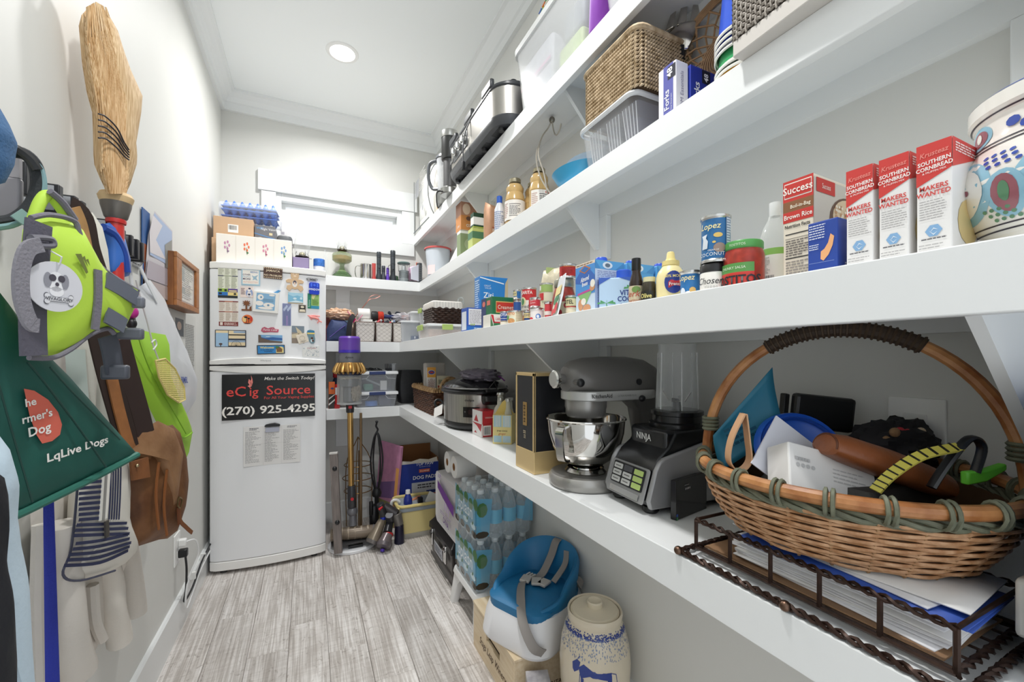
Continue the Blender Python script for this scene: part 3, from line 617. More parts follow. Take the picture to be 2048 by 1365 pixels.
# egg-tray stack in a bag
t = thing('egg_trays','stack of blue plastic egg trays wrapped in clear film','tray',(-.30,2.86,1.884),rad(-4));blu = M('#4c78cf',.35)
def eggtray(z,up):
    g = G();W2,D2 = .27,.11
    def f(i,j):
        x = -W2/2+W2*i;y = -D2/2+D2*j;c = math.cos(2*pi*7*i)*math.cos(2*pi*3*j)
        return (x,y,z+(.036*max(0,.5-.5*math.cos(2*pi*7*i))*(.5-.5*math.cos(2*pi*3*j)) if up else .03-.03*(.5-.5*math.cos(2*pi*7*i))*(.5-.5*math.cos(2*pi*3*j))))
    g.grid(f,56,24);g2 = g.build('tray',blu,t,solid=.0015)
    G().tube([(-W2/2,-D2/2,z+(0 if up else .03)),(W2/2,-D2/2,z+(0 if up else .03)),(W2/2,D2/2,z+(0 if up else .03)),(-W2/2,D2/2,z+(0 if up else .03))],.0035,6,closed=True).build('tray_rim',blu,t)
eggtray(.004,False);eggtray(.038,False);eggtray(.070,True);eggtray(.088,True)
g = G();g.loft([[Vector((x,.07*math.cos(a)*(1+.05*math.sin(5*a+x*40)),.06+.064*math.sin(a)*(1+.06*math.sin(7*a+x*60)))) for a in [2*pi*k/28 for k in range(28)]] for x in (-.145,-.14,-.05,.05,.10,.13,.145,.15,.155)]);g.build('bag',clearplastic('#eef4fa',.10,.5),t)
# zip bag lying on the flower box
t = thing('zip_bag','clear zip bag with magenta seal lying on the flower box','bag',(-.135,2.672,1.737));g = G();pillow(g,[(-.075,-.02),(-.04,-.024),(.0,-.022),(.05,-.024),(.055,.0),(.04,.02),(-.01,.024),(-.06,.02)],((0,0,.012),(1,0,-.05),(0,1,.1)),.03,rings=5,wav=.006,seed=3);g.build('bag',clearplastic('#e6e4ef',.55,.3),t)
G().tube(smooth_path([(-.035,.004,.033),(-.01,-.012,.030),(.02,-.02,.022),(.05,-.022,.012)],6),.0025,6).build('seal',M('#c85fc0',.4),t)
# purple box with lamp burner, chimney, rolls, glass tubes
t,w,h,s = plainbox('purple_box','low purple box under the loose glass lamp chimney','box',-.083,.002,2.70,2.80,ZF,1.696,M('#8d80a4',.6));PP(s,w,h,[rec(0,.03,0,1),rec(.97,1,0,1)],'#54496f',t)
def burner(t,z,r=.028):
    br = metal('#4d4a46',.4)
    G().lathe([(r*.7,0),(r,.004),(r*1.25,.010),(r*1.2,.014),(r*.6,.016)],20,c=(0,0,z)).build('burner',br,t)
    G().lathe([(r*.5,.014),(r*.62,.022),(r*.5,.034),(r*.2,.040)],16,c=(0,0,z)).build('burner_dome',metal('#c9c3a8',.35),t)
    for a in range(4): G().tube([(r*1.15*math.cos(a*pi/2+.5),r*1.15*math.sin(a*pi/2+.5),z+.012),(r*1.3*math.cos(a*pi/2+.5),r*1.3*math.sin(a*pi/2+.5),z+.024),(r*1.05*math.cos(a*pi/2+.5),r*1.05*math.sin(a*pi/2+.5),z+.038)],.0012,5).build('prong',br,t)
    G().tube([(r,0,z+.006),(r*1.7,-.005,z+.004)],.0015,6).build('wick_knob',br,t)
def chimney(t,z,k=1.0,H=.2):
    G().lathe([(.026*k,0),(.036*k,H*.14),(.041*k,H*.28),(.036*k,H*.45),(.026*k,H*.7),(.024*k,H*.98),(.026*k,H)],28,c=(0,0,z),cap0=False,cap1=False).build('glass_chimney',glassy('#f6f8f8',.07,.5),t)
t = thing('chimney_lamp','loose oil lamp burner and glass chimney standing on a purple box','lamp',(-.035,2.745,1.696));burner(t,.001,.030);chimney(t,.018,1.05,.21)
t = thing('paint_marker_tub','small white tub with torn blue wrapper at the fridge edge','tub',(.055,2.76,ZF));G().lathe([(.027,0),(.03,.003),(.03,.072),(.028,.075)],24).build('tub',M('#dfe2ea',.5),t);G().lathe([(.0308,.046),(.031,.05),(.031,.088),(.0285,.09)],24,cap1=True).build('wrapper',M('#3f7bd0',.4,var=.3,vscale=60),t)
for i,x in enumerate((.088,.098)):
    t = thing('glass_tube',('left' if i == 0 else 'right')+'most of two clear glass tubes standing on the fridge edge','tube',(x,2.80+.03*i,ZF),group='glass tubes');G().lathe([(.006,0),(.008,.01),(.007,.10),(.004,.13),(.0045,.16-.01*i)],14).build('glass',glassy('#f4f8f8',.08,.5),t)
# ================================================================== UPPER SHELF, WINDOW RUN
t = thing('oil_lamp','green glass oil lamp with amber oil below the window','lamp',(.200,3.03,ZUT));gl = M('#7f9a68',.08,alpha=.5,gloss=.45)
G().lathe([(.064,0),(.066,.006),(.058,.02),(.05,.03),(.04,.04),(.024,.056),(.015,.074),(.0135,.09),(.018,.10)],32,cap1=False).build('pedestal',gl,t)
for z,r in ((.012,.064),(.022,.0575),(.031,.05),(.040,.041)): G().lathe([(r-.001,-.003),(r+.003,0),(r-.001,.003)],32,c=(0,0,z),cap0=False,cap1=False).build('foot_ring',M('#4d6b4a',.15),t)
G().lathe([(.018,.10),(.045,.108),(.061,.122),(.062,.155),(.058,.165),(.035,.176),(.02,.180)],32).build('font',M('#9db084',.06,alpha=.30,gloss=.5),t);G().lathe([(.001,.103),(.043,.111),(.0585,.124),(.0595,.148),(.001,.148)],28).build('lamp_oil',M('#b98a5c',.2),t)
burner(t,.180,.026);chimney(t,.20,.95,.19)
t = thing('metal_mug','shiny steel mug with strap handle beside the green oil lamp','mug',(.350,3.02,ZUT));G().lathe([(.034,0),(.037,.003),(.037,.105),(.0385,.108),(.0355,.108),(.035,.006),(.001,.005)],28,cap1=False).build('cup',metal('#cfccc6',.15),t);G().tube(smooth_path([(-.036,0,.094),(-.062,-.01,.09),(-.07,-.012,.055),(-.062,-.01,.018),(-.036,0,.014)],6),.005,8,flat=.4).build('handle',metal('#bdbdb9',.2),t);G().lathe([(.0376,.012),(.0385,.015),(.0376,.018)],28,cap0=False,cap1=False).build('band',CHROME,t)
t = thing('red_flashlight','flat red plastic torch standing behind a black flashlight','flashlight',(.405,3.04,ZUT));G().loft([rring(.03,.02,.006,0),rring(.03,.02,.006,.02),rring(.022,.016,.005,.04),rring(.026,.016,.005,.125)]).build('body',M('#c94c48',.4),t)
def torch(name,label,x,y,H,r,head,col='#3e4348',rings=3):
    t = thing(name,label,'flashlight',(x,y,ZUT),group='flashlights on the window shelf');bm_ = M(col,.35,.4)
    G().lathe([(head*.92,0),(head,.003),(head,.03),(r,.052),(r,.06)],24,cap1=False).build('head',bm_,t)
    G().lathe([(r,.06),(r,H-.03)],24,cap0=False,cap1=False).build('barrel',M(col,.5,.2,bump=.3,bscale=400),t)
    G().lathe([(r*1.06,H-.03),(r*1.06,H-.004),(r*.9,H),(.001,H)],24,cap0=False).build('tail_cap',bm_,t)
    for k in range(rings): G().lathe([(r,-.0015),(r+.0015,0),(r,.0015)],24,c=(0,0,.07+k*(H-.11)/max(1,rings-1)),cap0=False,cap1=False).build('grip_ring',M('#23262a',.4),t)
    G().ball((0,-r,.085),(.005,.003,.006),10,6).build('switch',BLACK,t)
torch('black_flashlight','long black flashlight standing on its head beside a red torch',.432,2.995,.197,.0145,.020)
torch('short_flashlight','short dark grey flashlight between the two long black ones',.462,2.995,.105,.0115,.017,'#4a4c55',2)
torch('purple_flashlight','small flashlight with purple band and wrist loop',.489,2.985,.092,.009,.012,'#6a49b8',2)
G().tube(smooth_path([(.489,2.985,ZUT+.088),(.497,2.975,ZUT+.108),(.513,2.972,ZUT+.10),(.514,2.972,ZUT+.02)],6),.0016,6).build('wrist_loop',BLACK)
for o in list(bpy.data.objects):
    if o.name.startswith('wrist_loop'): p = [q for q in bpy.data.objects if q.name.startswith('purple_flashlight')][0];o.parent = p;o.location = -p.location
torch('black_flashlight','tallest black flashlight, standing left of the camping lantern',.526,3.0,.218,.0165,.024)
t = thing('green_battery','small green cylinder tucked behind the camping lantern','battery',(.560,3.05,ZUT));G().lathe([(.012,0),(.0125,.002),(.0125,.05),(.005,.052),(.005,.055)],18).build('cell',M('#5f8a64',.4),t)
t = thing('camping_lantern','grey camping lantern with clear globe and flat lid','lantern',(.600,2.995,ZUT));gm = M('#8f9698',.35,.5)
G().lathe([(.034,0),(.037,.004),(.037,.022),(.033,.026),(.033,.075),(.035,.080),(.030,.084)],28).build('base',gm,t)
for z in (.035,.045,.055,.065): G().lathe([(.033,-.002),(.0348,0),(.033,.002)],28,c=(0,0,z),cap0=False,cap1=False).build('rib',M('#777e80',.35,.5),t)
G().lathe([(.030,.084),(.033,.10),(.032,.118),(.027,.128)],28,cap0=False,cap1=False).build('globe',glassy('#eef2f2',.14,.5),t);G().lathe([(.017,.084),(.017,.115),(.008,.120)],16).build('reflector',metal('#cfd3d3',.2),t)
G().lathe([(.027,.126),(.042,.130),(.045,.135),(.040,.141),(.012,.146),(.001,.146)],28).build('lid',M('#5e7370',.4),t)
G().tube([(-.036,-.004,.075),(-.039,-.006,.13)],.0015,6).build('bail',BLACK,t);G().tube([(.036,-.004,.075),(.039,-.006,.13)],.0015,6).build('bail',BLACK,t)
t = thing('folding_lamp','white lamp panel on a ribbed dark grey body in the corner','lamp',(.672,2.985,ZUT),rad(24));G().loft([[Vector(p) for p in ((-.034,-.012,.022),(.03,-.012,.014),(.03,-.012,.135),(-.034,-.012,.105))],[Vector(p) for p in ((-.034,-.004,.022),(.03,-.004,.014),(.03,-.004,.135),(-.034,-.004,.105))]]).build('diffuser_panel',M('#d9dbe6',.5),t,bevel=.002)
G().box(.03,.056,-.016,.018,.012,.15).build('body',M('#4d5154',.5),t,bevel=.003);G().box(-.04,.06,-.02,.025,0,.012).build('base',M('#3a3d40',.5),t,bevel=.003)
for k in range(7): G().box(.031,.055,-.0175,-.0155,.026+k*.016,.036+k*.016).build('rib',M('#666a6d',.5),t,smooth=0)
t = thing('pink_packet','pink translucent packet behind the white lamp panel','packet',(.655,3.07,ZUT));g = G();pillow(g,[(-.02,0),(.05,0),(.055,.09),(.03,.14),(-.01,.12),(-.024,.06)],((0,0,.002),(1,0,0),(0,-.05,1)),.02,wav=.004);g.build('packet',M('#d9b5cf',.4),t)
t = thing('orange_packet','small orange packet poking up in the shelf corner','packet',(.715,3.06,ZUT));G().box(-.014,.014,-.004,.004,0,.165).build('packet',M('#d9623f',.5),t,bevel=.002)
# right run, far end of the upper shelf
t = thing('storage_canister','tall translucent canister with red lid in the shelf corner','canister',(.790,2.80,ZUT));G().lathe([(.062,0),(.067,.004),(.083,.20),(.084,.205),(.0815,.205),(.065,.006),(.001,.005)],36,cap1=False).build('canister_body',M('#dfe6ee',.3,alpha=.78),t);G().lathe([(.088,.200),(.091,.203),(.091,.211),(.086,.214),(.001,.214)],36,cap0=False).build('lid',M('#c65a57',.4),t)
PP(Cyl(.0735,rad(212)),1,1,[rec(-.03,.035,.03,.13)],'#e9d7d7',t)
# ================================================================== MIDDLE SHELF, WINDOW RUN
def relief(name,m,parent,pts_faces): return None
t,w,h,s = plainbox('product_carton','dark red printed carton with pictured bottles behind the refrigerator edge','box',.10,.212,3.04,3.075,ZMT,1.438,M('#6d2a2c',.5))
for i,(c,x) in enumerate((('#b03838',.35),('#e8c7a8',.55),('#e9e2d2',.74),('#9fb0c8',.92))): PP(s,w,h,[rec(x-.055,x+.055,.42,.72),rec(x-.025,x+.025,.72,.84)],c,t);PP(s,w,h,[ell(x,.58,.035,.05,8)],'#3f5560',t,.0007)
PP(s,w,h,[rec(0,1,.42,.52)],'#a84a3c',t,.0003)
plainbox('blue_card','pale blue card standing against the wall by the red carton','card',.222,.252,3.07,3.08,ZMT,1.425,M('#8fb3d0',.5))
t = thing('tote_bag','navy zip-top fabric bag with violet seam behind the vacuum','bag',(.175,2.87,ZMT));g = G();pillow(g,[(-.075,0),(.06,0),(.068,.05),(.06,.11),(.03,.135),(-.05,.14),(-.075,.08)],((0,0,0),(1,0,0),(0,0,1)),.10,.5,6,.01,2);g.build('bag_body',M('#39466e',.7,bump=.4,bscale=120),t);G().tube([(-.06,-.052,.025),(-.02,-.056,.06),(.03,-.05,.10)],.005,6,flat=.4).build('seam',M('#6a56a8',.6),t)
t = thing('crumpled_bag','crumpled beige plastic shopping bag piled on the navy bag','bag',(.185,2.90,1.362));g = G()
def crump(g,c,r,amp=.35,fr=16,seed=0,seg=36,rings=22):
    n0 = len(g.v);g.ball((0,0,0),1,seg,rings)
    for i in range(n0,len(g.v)):
        p = g.v[i].normalized();q = p*2.2+Vector((seed,seed*.7,0));k = 1+amp*(abs(mnoise.noise(q*1.4))*1.2+.5*abs(mnoise.noise(q*3.3))-.35)
        g.v[i] = Vector((p.x*r[0]*k+c[0],p.y*r[1]*k+c[1],max(0,p.z*k+1)*r[2]+c[2]-0))
crump(g,(-.01,0,0),(.085,.06,.036),.5,seed=3);g.build('bag_body',M('#d8b294',.45,var=.12,vscale=30),t)
t = thing('crumpled_bag','smaller cream crumpled bag beside the vacuum top','bag',(.266,2.99,ZMT));g = G();crump(g,(0,0,0),(.03,.025,.085),.5,seed=9);g.build('bag_body',M('#e6d0bb',.45),t)
# whisk-like wire utensil, hooks, tape, curler
wp = metal('#c98d80',.3)
t = thing('wire_tongs','rose-gold wire tongs leaning up from the lattice bins','tongs',(.262,2.865,1.375));a,b = Vector((0,0,0)),Vector((.085,.06,.115))
G().tube([a,b],.003,6).build('shaft',wp,t)
for k in (-1,1): G().tube(smooth_path([b,b+Vector((.02,.004,.028+.008*k)),b+Vector((.055,.008,.04+.012*k)),b+Vector((.085,.01,.046))],6),.0018,6).build('wire_loop',wp,t)
t = thing('pink_clamp','translucent pink plastic zigzag clip in front of the tape roll','clip',(.265,2.845,1.36));G().tube([(-.045,0,.055),(-.02,0,.02),(.012,-.005,-.006),(.045,0,.035)],.005,6,flat=.6).build('arm',M('#ec8fb2',.25,alpha=.85),t);G().tube([(-.03,0,.005),(-.01,-.004,-.012),(.0,0,.01)],.008,6).build('arm',M('#e0347c',.3),t)
t = thing('black_strap','black webbing strap hanging over the bins beside the navy bag','strap',(.238,2.82,1.30));g = G();ribbon(g,smooth_path([(.02,.02,.09),(.0,.0,.06),(-.012,-.01,.0),(-.016,-.012,-.06)],6),.03,(1,.3,0),.006);g.build('webbing',M('#16171b',.7),t)
t = thing('tape_roll','wide white tape roll lying on the lattice bins','tape',(.322,2.90,1.407),0);mr = Matrix.Rotation(pi/2,4,'Y') @ Matrix.Rotation(0,4,'X');G().lathe([(.034,-.037),(.036,-.035),(.036,.035),(.034,.037),(.018,.037),(.018,-.037),(.034,-.037)],30,cap0=False,cap1=False,m=mr).build('roll',M('#e9e7e3',.5),t)
t = thing('curling_brush','red hot-air brush with navy handle lying across the bins','hair brush',(.40,2.90,1.395));G().lathe([(.001,-.03),(.032,-.028),(.034,0),(.03,.01)],24,cap1=False,m=mr).build('nozzle',BLACK,t);G().lathe([(.03,.01),(.034,.014),(.034,.04),(.03,.046),(.014,.05)],24,cap0=False,m=mr).build('head',M('#c93b28',.25,.3),t);G().lathe([(.013,.05),(.013,.17),(.011,.175),(.001,.176)],18,cap0=False,m=mr).build('handle',M('#22305e',.35),t)
G().lathe([(.0135,.165),(.0138,.18),(.010,.186),(.001,.187)],16,m=mr).build('end_cap',M('#c2502f',.4),t)
plainbox('white_carton','small flat white carton on the first lattice bin','box',.30,.372,2.85,2.93,1.352,1.368,M('#ecebe8',.5))
# lattice fabric bins
cloth = M('#e2dcd6',.85,bump=.2,bscale=250);wire = metal('#5b4a42',.5)
def lattice(x0,x1,label):
    w = x1-x0;d,h = .16,.125
    t = thing('lattice_bin',label,'bin',((x0+x1)/2,2.815+d/2,ZMT),0,'wire lattice bins on the middle shelf')
    g = G();g.loft([rring(w*.92,d*.92,.012,.003),rring(w*.985,d*.985,.012,h*.5),rring(w,d,.012,h),rring(w-.006,d-.006,.012,h),rring(w*.9,d*.9,.01,.008)]);g.build('cloth_liner',cloth,t)
    wg = G();n = max(2,int(w/.027));dx = w/n;dz = h/5
    for side,(O,U,L) in enumerate((((-w/2,-d/2-.003,0),(1,0,0),w),((-w/2-.003,d/2,0),(0,-1,0),d),((w/2+.003,-d/2,0),(0,1,0),d))):
        m = n if side == 0 else max(2,int(L/.027));dl = L/m;O,U = Vector(O),Vector(U)
        for i in range(m):
            for k in range(5):
                z0 = k*dz
                for a,b in (((i,z0),(i+.5,z0+dz/2)),((i+1,z0),(i+.5,z0+dz/2)),((i+.5,z0+dz/2),(i,z0+dz)),((i+.5,z0+dz/2),(i+1,z0+dz))):
                    wg.tube([O+U*dl*a[0]+Vector((0,0,a[1]+.002)),O+U*dl*b[0]+Vector((0,0,b[1]+.002))],.00045,3,cap=False)
    stuff(wg.build('wire_mesh',wire,t))
    for z in (.003,h): G().tube([Vector(p) for p in rring(w+.008,d+.008,.014,z)],.0018,6,closed=True).build('wire_rim',wire,t)
    for sx in (-1,1): G().tube([(sx*(w/2+.003),-d/2-.003,.003),(sx*(w/2+.003),-d/2-.003,h)],.002,6).build('corner_wire',wire,t)
lattice(.268,.382,'left wire lattice bin with white cloth liner, behind the vacuum')
lattice(.389,.490,'middle wire lattice bin with white cloth liner, fully in view')
lattice(.497,.570,'right wire lattice bin with white cloth liner, beside clear drawers')
t = thing('small_bits','loose jumble of small toiletries filling the lattice bins','toiletries');del t['category'];del t['label']
for i in range(14):
    r = random.Random(i);x = .392+.0125*i;c = r.choice(['#cfd3da','#c23d48','#2b2f38','#d9d6d0','#7d8fae','#e4e2de'])
    o = tag(plainbox('toiletry','','x',0,.012+.02*r.random(),0,.012,0,.012+.012*r.random(),M(c,.4))[0],{0: 'loose',1: 'small',2: 'tiny'}[i % 3]+' toiletry piece in the jumble on top of lattice bins','toiletry','toiletries heaped in the lattice bins');o['label'] = 'small %s toiletry heaped in lattice bins, number %s from left' % ({'#cfd3da':'grey','#c23d48':'red','#2b2f38':'black','#d9d6d0':'cream','#7d8fae':'blue','#e4e2de':'white'}[c],'one two three four five six seven eight nine ten eleven twelve thirteen fourteen'.split()[i]);o.location = (x,2.85+.08*r.random(),1.35+.008*r.random());o.rotation_euler = (r.random(),r.random(),r.random()*3)
bpy.data.objects.remove(t)
# gloves, orange packs, clear film
t = thing('black_gloves','bundle of black gloves sticking up behind the lattice bins','gloves',(.535,3.0,ZMT));g = G()
for k in range(5): a = -.5+.25*k;g.tube(smooth_path([(0,0,.05),(.02*a,0,.14),(.09*a-.01,-.01,.19+.02*(k % 2)),(.16*a,-.02,.175+.03*(k % 2))],5),.008,7)
g.tube([(-.0,0,0),(0,0,.14)],.02,9);stuff(g.build('fingers',M('#2b303b',.7),t))
t,w,h,s = plainbox('orange_pack','orange and blue printed pack behind the clear drawer unit','packet',.565,.665,2.99,3.02,ZMT,1.42,M('#e3692c',.45));PP(s,w,h,[rec(.1,.45,.7,.95)],'#4a90b8',t);PP(s,w,h,[rec(.1,.45,.62,.7)],'#5c9a4f',t,.0006);PP(s,w,h,[rec(.55,.95,.5,.98)],'#f0a03c',t);PP(s,w,h,[ell(.8,.7,.18,.16,12)],'#4b4550',t,.0007)
t = thing('plastic_film','crumpled clear plastic wrap on the drawer unit','bag',(.585,2.91,1.365));g = G();crump(g,(0,0,0),(.085,.06,.028),.7,seed=5);g.build('film',clearplastic('#e6e4e8',.5,.3),t)
# clear drawer unit
t = thing('drawer_unit','clear plastic drawer unit with white lid and numbered drawers','drawers',(.607,2.875,ZMT));tub('unit_shell',clearplastic('#d3d7dc',.42,.3),t,.128,.15,.132,.9,.012);G().loft([rring(.134,.156,.014,.132),rring(.134,.156,.014,.140),rring(.12,.14,.014,.144)]).build('lid',M('#eceef0',.35,alpha=.8),t)
for k in range(2):
    d = G().box(.0,.052,-.070,.05,.006+.062*k,.062+.062*k).build('drawer',M('#7d879c',.35,alpha=.7),t,bevel=.002);text(Flat((0,-.070,.006+.062*k),(1,0,0),(0,0,1)),str(6+2*(1-k)),.028,.02,.016,M('#e8eaf0'),d)
def latchtub(name,label,cx,cy,z,w,d,h,col='#e6e8ea',a=.16,rz=0,lat=('x-',),group=None,cont=None):
    t = thing(name,label,'storage box',(cx,cy,z),rz,group)
    tub('tub_body',clearplastic(col,a,.35),t,w,d,h-.014,.88,.02);G().loft([rring(w+.008,d+.008,.02,h-.014),rring(w+.010,d+.010,.02,h-.006),rring(w-.01,d-.01,.02,h-.001),rring(w-.02,d-.02,.02,h-.003)]).build('lid',M('#f0f1f1',.35,alpha=.85),t)
    for q in lat:
        sx = -1 if q == 'x-' else 1
        if q[0] == 'x': G().box(sx*(w/2+.009)-.005,sx*(w/2+.009)+.005,-d*.2,d*.2,h-.034,h-.004).build('latch',M('#a9bf6b',.4),t,bevel=.003)
        else: G().box(-w*.14,w*.14,-d/2-.013,-d/2-.004,h-.034,h-.004).build('latch',M('#a9bf6b',.4),t,bevel=.003)
    if cont: 
        for i,(c,b) in enumerate(cont): G().box(*b).build('contents',M(c,.6,var=.15,vscale=40),t,bevel=.006)
    return t
latchtub('storage_box','lower clear box with green latch beside the drawer unit',.690,2.64,ZMT,.115,.17,.098,lat=('x-','y'),cont=[('#8f8fa6',(-.05,.0,-.07,.07,.004,.06)),('#c7b0a6',(.0,.05,-.07,.07,.004,.07))])
latchtub('storage_box','upper clear box with green latch stacked beside the wicker basket',.700,2.63,ZMT+.099,.13,.18,.112,lat=('x-','y'),cont=[('#b9bcc6',(-.05,.0,-.08,.08,.004,.075)),('#d8ccc8',(.002,.06,-.08,.08,.004,.09))])
latchtub('storage_box','small clear box with white lid on top of the stack at the back',.655,2.86,ZMT+.02,.09,.11,.19,lat=(),a=.45)
t,w,h,s = plainbox('white_packet','flat white printed packet lying on the upper clear box','box',.668,.762,2.56,2.70,ZMT+.2115,ZMT+.232,M('#eef0ee',.5));PP(s,w,h,[rec(.1,.6,.3,.6)],'#a9c6de',t)
latchtub('storage_box','long low clear box with green latch under the dark wicker basket',.672,2.33,ZMT,.215,.26,.083,lat=('x-','y'),cont=[('#d9bfb2',(-.09,.09,-.10,.11,.004,.055))])
# dark wicker basket with checked liner
def wickerbox(t,w,d,h,rows,m,stake=.016,r=.003,taper=.95,amp=.0022,name='weave',dx=.5):
    """woven side walls: strands that pass in front of and behind the stakes, row by row"""
    P = sum(2*(a) for a in (w,d));n = int(P/stake);n += n % 2 == 0
    g = G();g2 = G()
    def ring(k,z): return w*(k+(1-k)*z/h),d*(k+(1-k)*z/h)
    for j in range(rows):
        z = h*(j+.5)/rows;ww,dd = ring(taper,z);R_ = rrec(-ww/2,ww/2,-dd/2,dd/2,.018,3)
        L = [];tot = 0
        for i in range(len(R_)): a,b = Vector((*R_[i],0)),Vector((*R_[(i+1) % len(R_)],0));L.append((tot,a,b));tot += (b-a).length
        pts = [];m_ = n*4
        for i in range(m_):
            q = tot*i/m_
            for (s0,a,b) in reversed(L):
                if s0 <= q: break
            dv = (b-a);p = a+dv*((q-s0)/max(dv.length,1e-9));nr = Vector((dv.y,-dv.x,0)).normalized()
            pts.append(p+nr*(amp*math.cos(pi*n*i/m_*1.0+pi*j))+Vector((0,0,z)))
        g.tube(pts,h/rows*.5,5,closed=True,flat=1.0)
    stuff(g.build(name,m,t));
    return t
wk = M('#3d2a22',.5,var=.3,vscale=40)
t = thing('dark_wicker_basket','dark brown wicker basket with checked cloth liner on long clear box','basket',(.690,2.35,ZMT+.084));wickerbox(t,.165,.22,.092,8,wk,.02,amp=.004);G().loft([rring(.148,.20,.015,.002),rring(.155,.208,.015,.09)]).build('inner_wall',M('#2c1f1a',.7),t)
g = G();g.loft([rring(.170,.226,.02,.085),rring(.176,.232,.02,.094),rring(.176,.232,.02,.120),rring(.165,.222,.02,.126),rring(.15,.2,.02,.118)]);g.build('liner',M('#e6e1da',.8,bump=.15,bscale=200),t)
fl_ = Flat((-.088,-.1165,.088),(1,0,0),(0,0,1));stripes(fl_,.006,.17,.0,.032,10,M('#8f8f92',.8),t,.07,True);
t = thing('glass_ornament','clear curly glass ornament standing on the checked basket','ornament',(.785,2.30,ZMT+.205));G().tube(smooth_path([(-.02,0,.005),(-.015,0,.03),(.005,0,.038),(.015,0,.02),(0,0,.008),(.02,0,.005)],6),.004,8).build('glass',glassy('#e6f0f2',.2,.5),t)
# ================================================================== MIDDLE SHELF, RIGHT RUN: cartons, tins, jars
def tinpx(name,label,u0,u1,vt,xc,zb,body,group='tins on the middle shelf',**k):
    uc = (u0+u1)/2;y = at(uc,vt,x=xc).y;d = xc*math.sin(YAW)+y*math.cos(YAW);r = (u1-u0)/2*d/FPX*.965
    zt = at(uc,vt,x=xc-r*.6).z
    t,s,r,h = tincan(name,label,uc,vt,xc,r,zb,zt-zb,body,group,y=y,**k)
    return t,s,r,h,pi*r*.5
t,w,h,s,n,d = xbox('pasta_box','blue and white box with a printed recipe panel, left of the tins','box',922.5,615,934,.565,.085,ZMT,M('#3458b0',.45),rz=0,vref=0)
PP(s,w,h,[rec(.12,.9,.1,.85)],'#dfe5f0',t);PP(n,d,h,[rec(.08,.9,.30,.95)],'#e9e6ea',t);smallprint(n,.12*d,.86*d,.36*h,.9*h,9,M('#b9b3bd',.7),t);PP(n,d,h,[rec(0,1,0,.24)],'#2f6fc0',t);smallprint(n,.35*d,.95*d,.03*h,.2*h,3,M('#dfe8f5',.6),t);PP(n,d,h,[ell(.2+.08*k,.31,.03,.05,7) for k in range(3)],'#9fb86a',t,.0008)
t,w,h,s,n,d = xbox('ziti_box','tall blue ziti pasta box','box',949,552,960,.625,.125,ZMT,M('#2b7fc8',.4),vref=0)
PP(s,w,h,[rec(.1,.9,0,.35)],'#6fb4e6',t);smallprint(s,.15*w,.9*w,.4*h,.95*h,14,M('#cfe4f6',.6),t)
text(n,'Ziti',.30*d,.62*h,.10*h,M('#f4f6f8'),t,bold=.01);text(n,'GREAT',.26*d,.82*h,.03*h,M('#d9e8f4'),t);text(n,'VALUE',.28*d,.78*h,.03*h,M('#d9e8f4'),t)
PP(n,d,h,[rec(.28,.55,.06,.42)],'#d0a566',t);PP(n,d,h,[rec(.55,1,.06,.48),[(.86,.48),(1,.48),(1,1),(.9,.9)]],'#c3b291',t,.0006);PP(n,d,h,[[(0,.985),(.85,.90),(.85,.88),(0,.965)]],'#e6eef5',t,.0008)
rr = random.Random(2);PP(n,d,h,[ell(.58+.4*rr.random(),.1+.34*rr.random(),.03,.03,7) for _ in range(14)],'#e6dcb9',t,.0009);PP(n,d,h,[ell(.3+.22*rr.random(),.1+.28*rr.random(),.03,.012,7) for _ in range(12)],'#a87c3c',t,.0009)
t,w,h,s,n,d = xbox('pasta_box','green pasta box with red nameplate in front of the tall blue one','box',963,600,984,.575,.105,ZMT,M('#1f6b43',.45),vref=1)
PP(s,w,h,[rec(0,.45,0,1)],'#31406f',t);PP(s,w,h,[ell(.25,.82,.14,.09,10),rec(.55,.85,.75,.9)],'#d9766a',t,.0007);PP(n,d,h,[rec(.14,.96,.50,.86)],'#d9b06a',t);PP(n,d,h,[rec(.16,.94,.53,.83)],'#c23a2c',t,.0007);text(n,'Creamette',.55*d,.62*h,.13*h,M('#f2ead9'),t,off=.0011,sx=.82)
t,w,h,s,n,d = xbox('milk_packet','small white and green packet with red corner lying by blue tin','packet',966,632,981,.556,.052,ZMT,M('#e9e6dc',.5),vref=1)
PP(n,d,h,[[(0,0),(.25,0),(0,.95)]],'#4f7a52',t);PP(n,d,h,[rec(.22,1,0,.35)],'#2f7a4c',t,.0005);PP(n,d,h,[rec(.2,1,.36,.46),[(.02,.95),(.2,.95),(.3,.4),(.2,.4)]],'#c8313a',t,.0007);text(n,"Libby's",.62*d,.58*h,.2*h,M('#a8323c'),t,shear=.2,sx=.8)
def band(t,s,r,h,z0,z1,col,off=.0005,a0=-1.5,a1=1.5): return patches(s,[rec(a0*r,a1*r,z0*h,z1*h)],M(col,.45),t,'label_band',off)
def ctext(t,s,r,body,x,z,th,col,**k): text(s,body,x*r,z,th,M(col,.45),t,off=k.pop('off',.0014),**k)
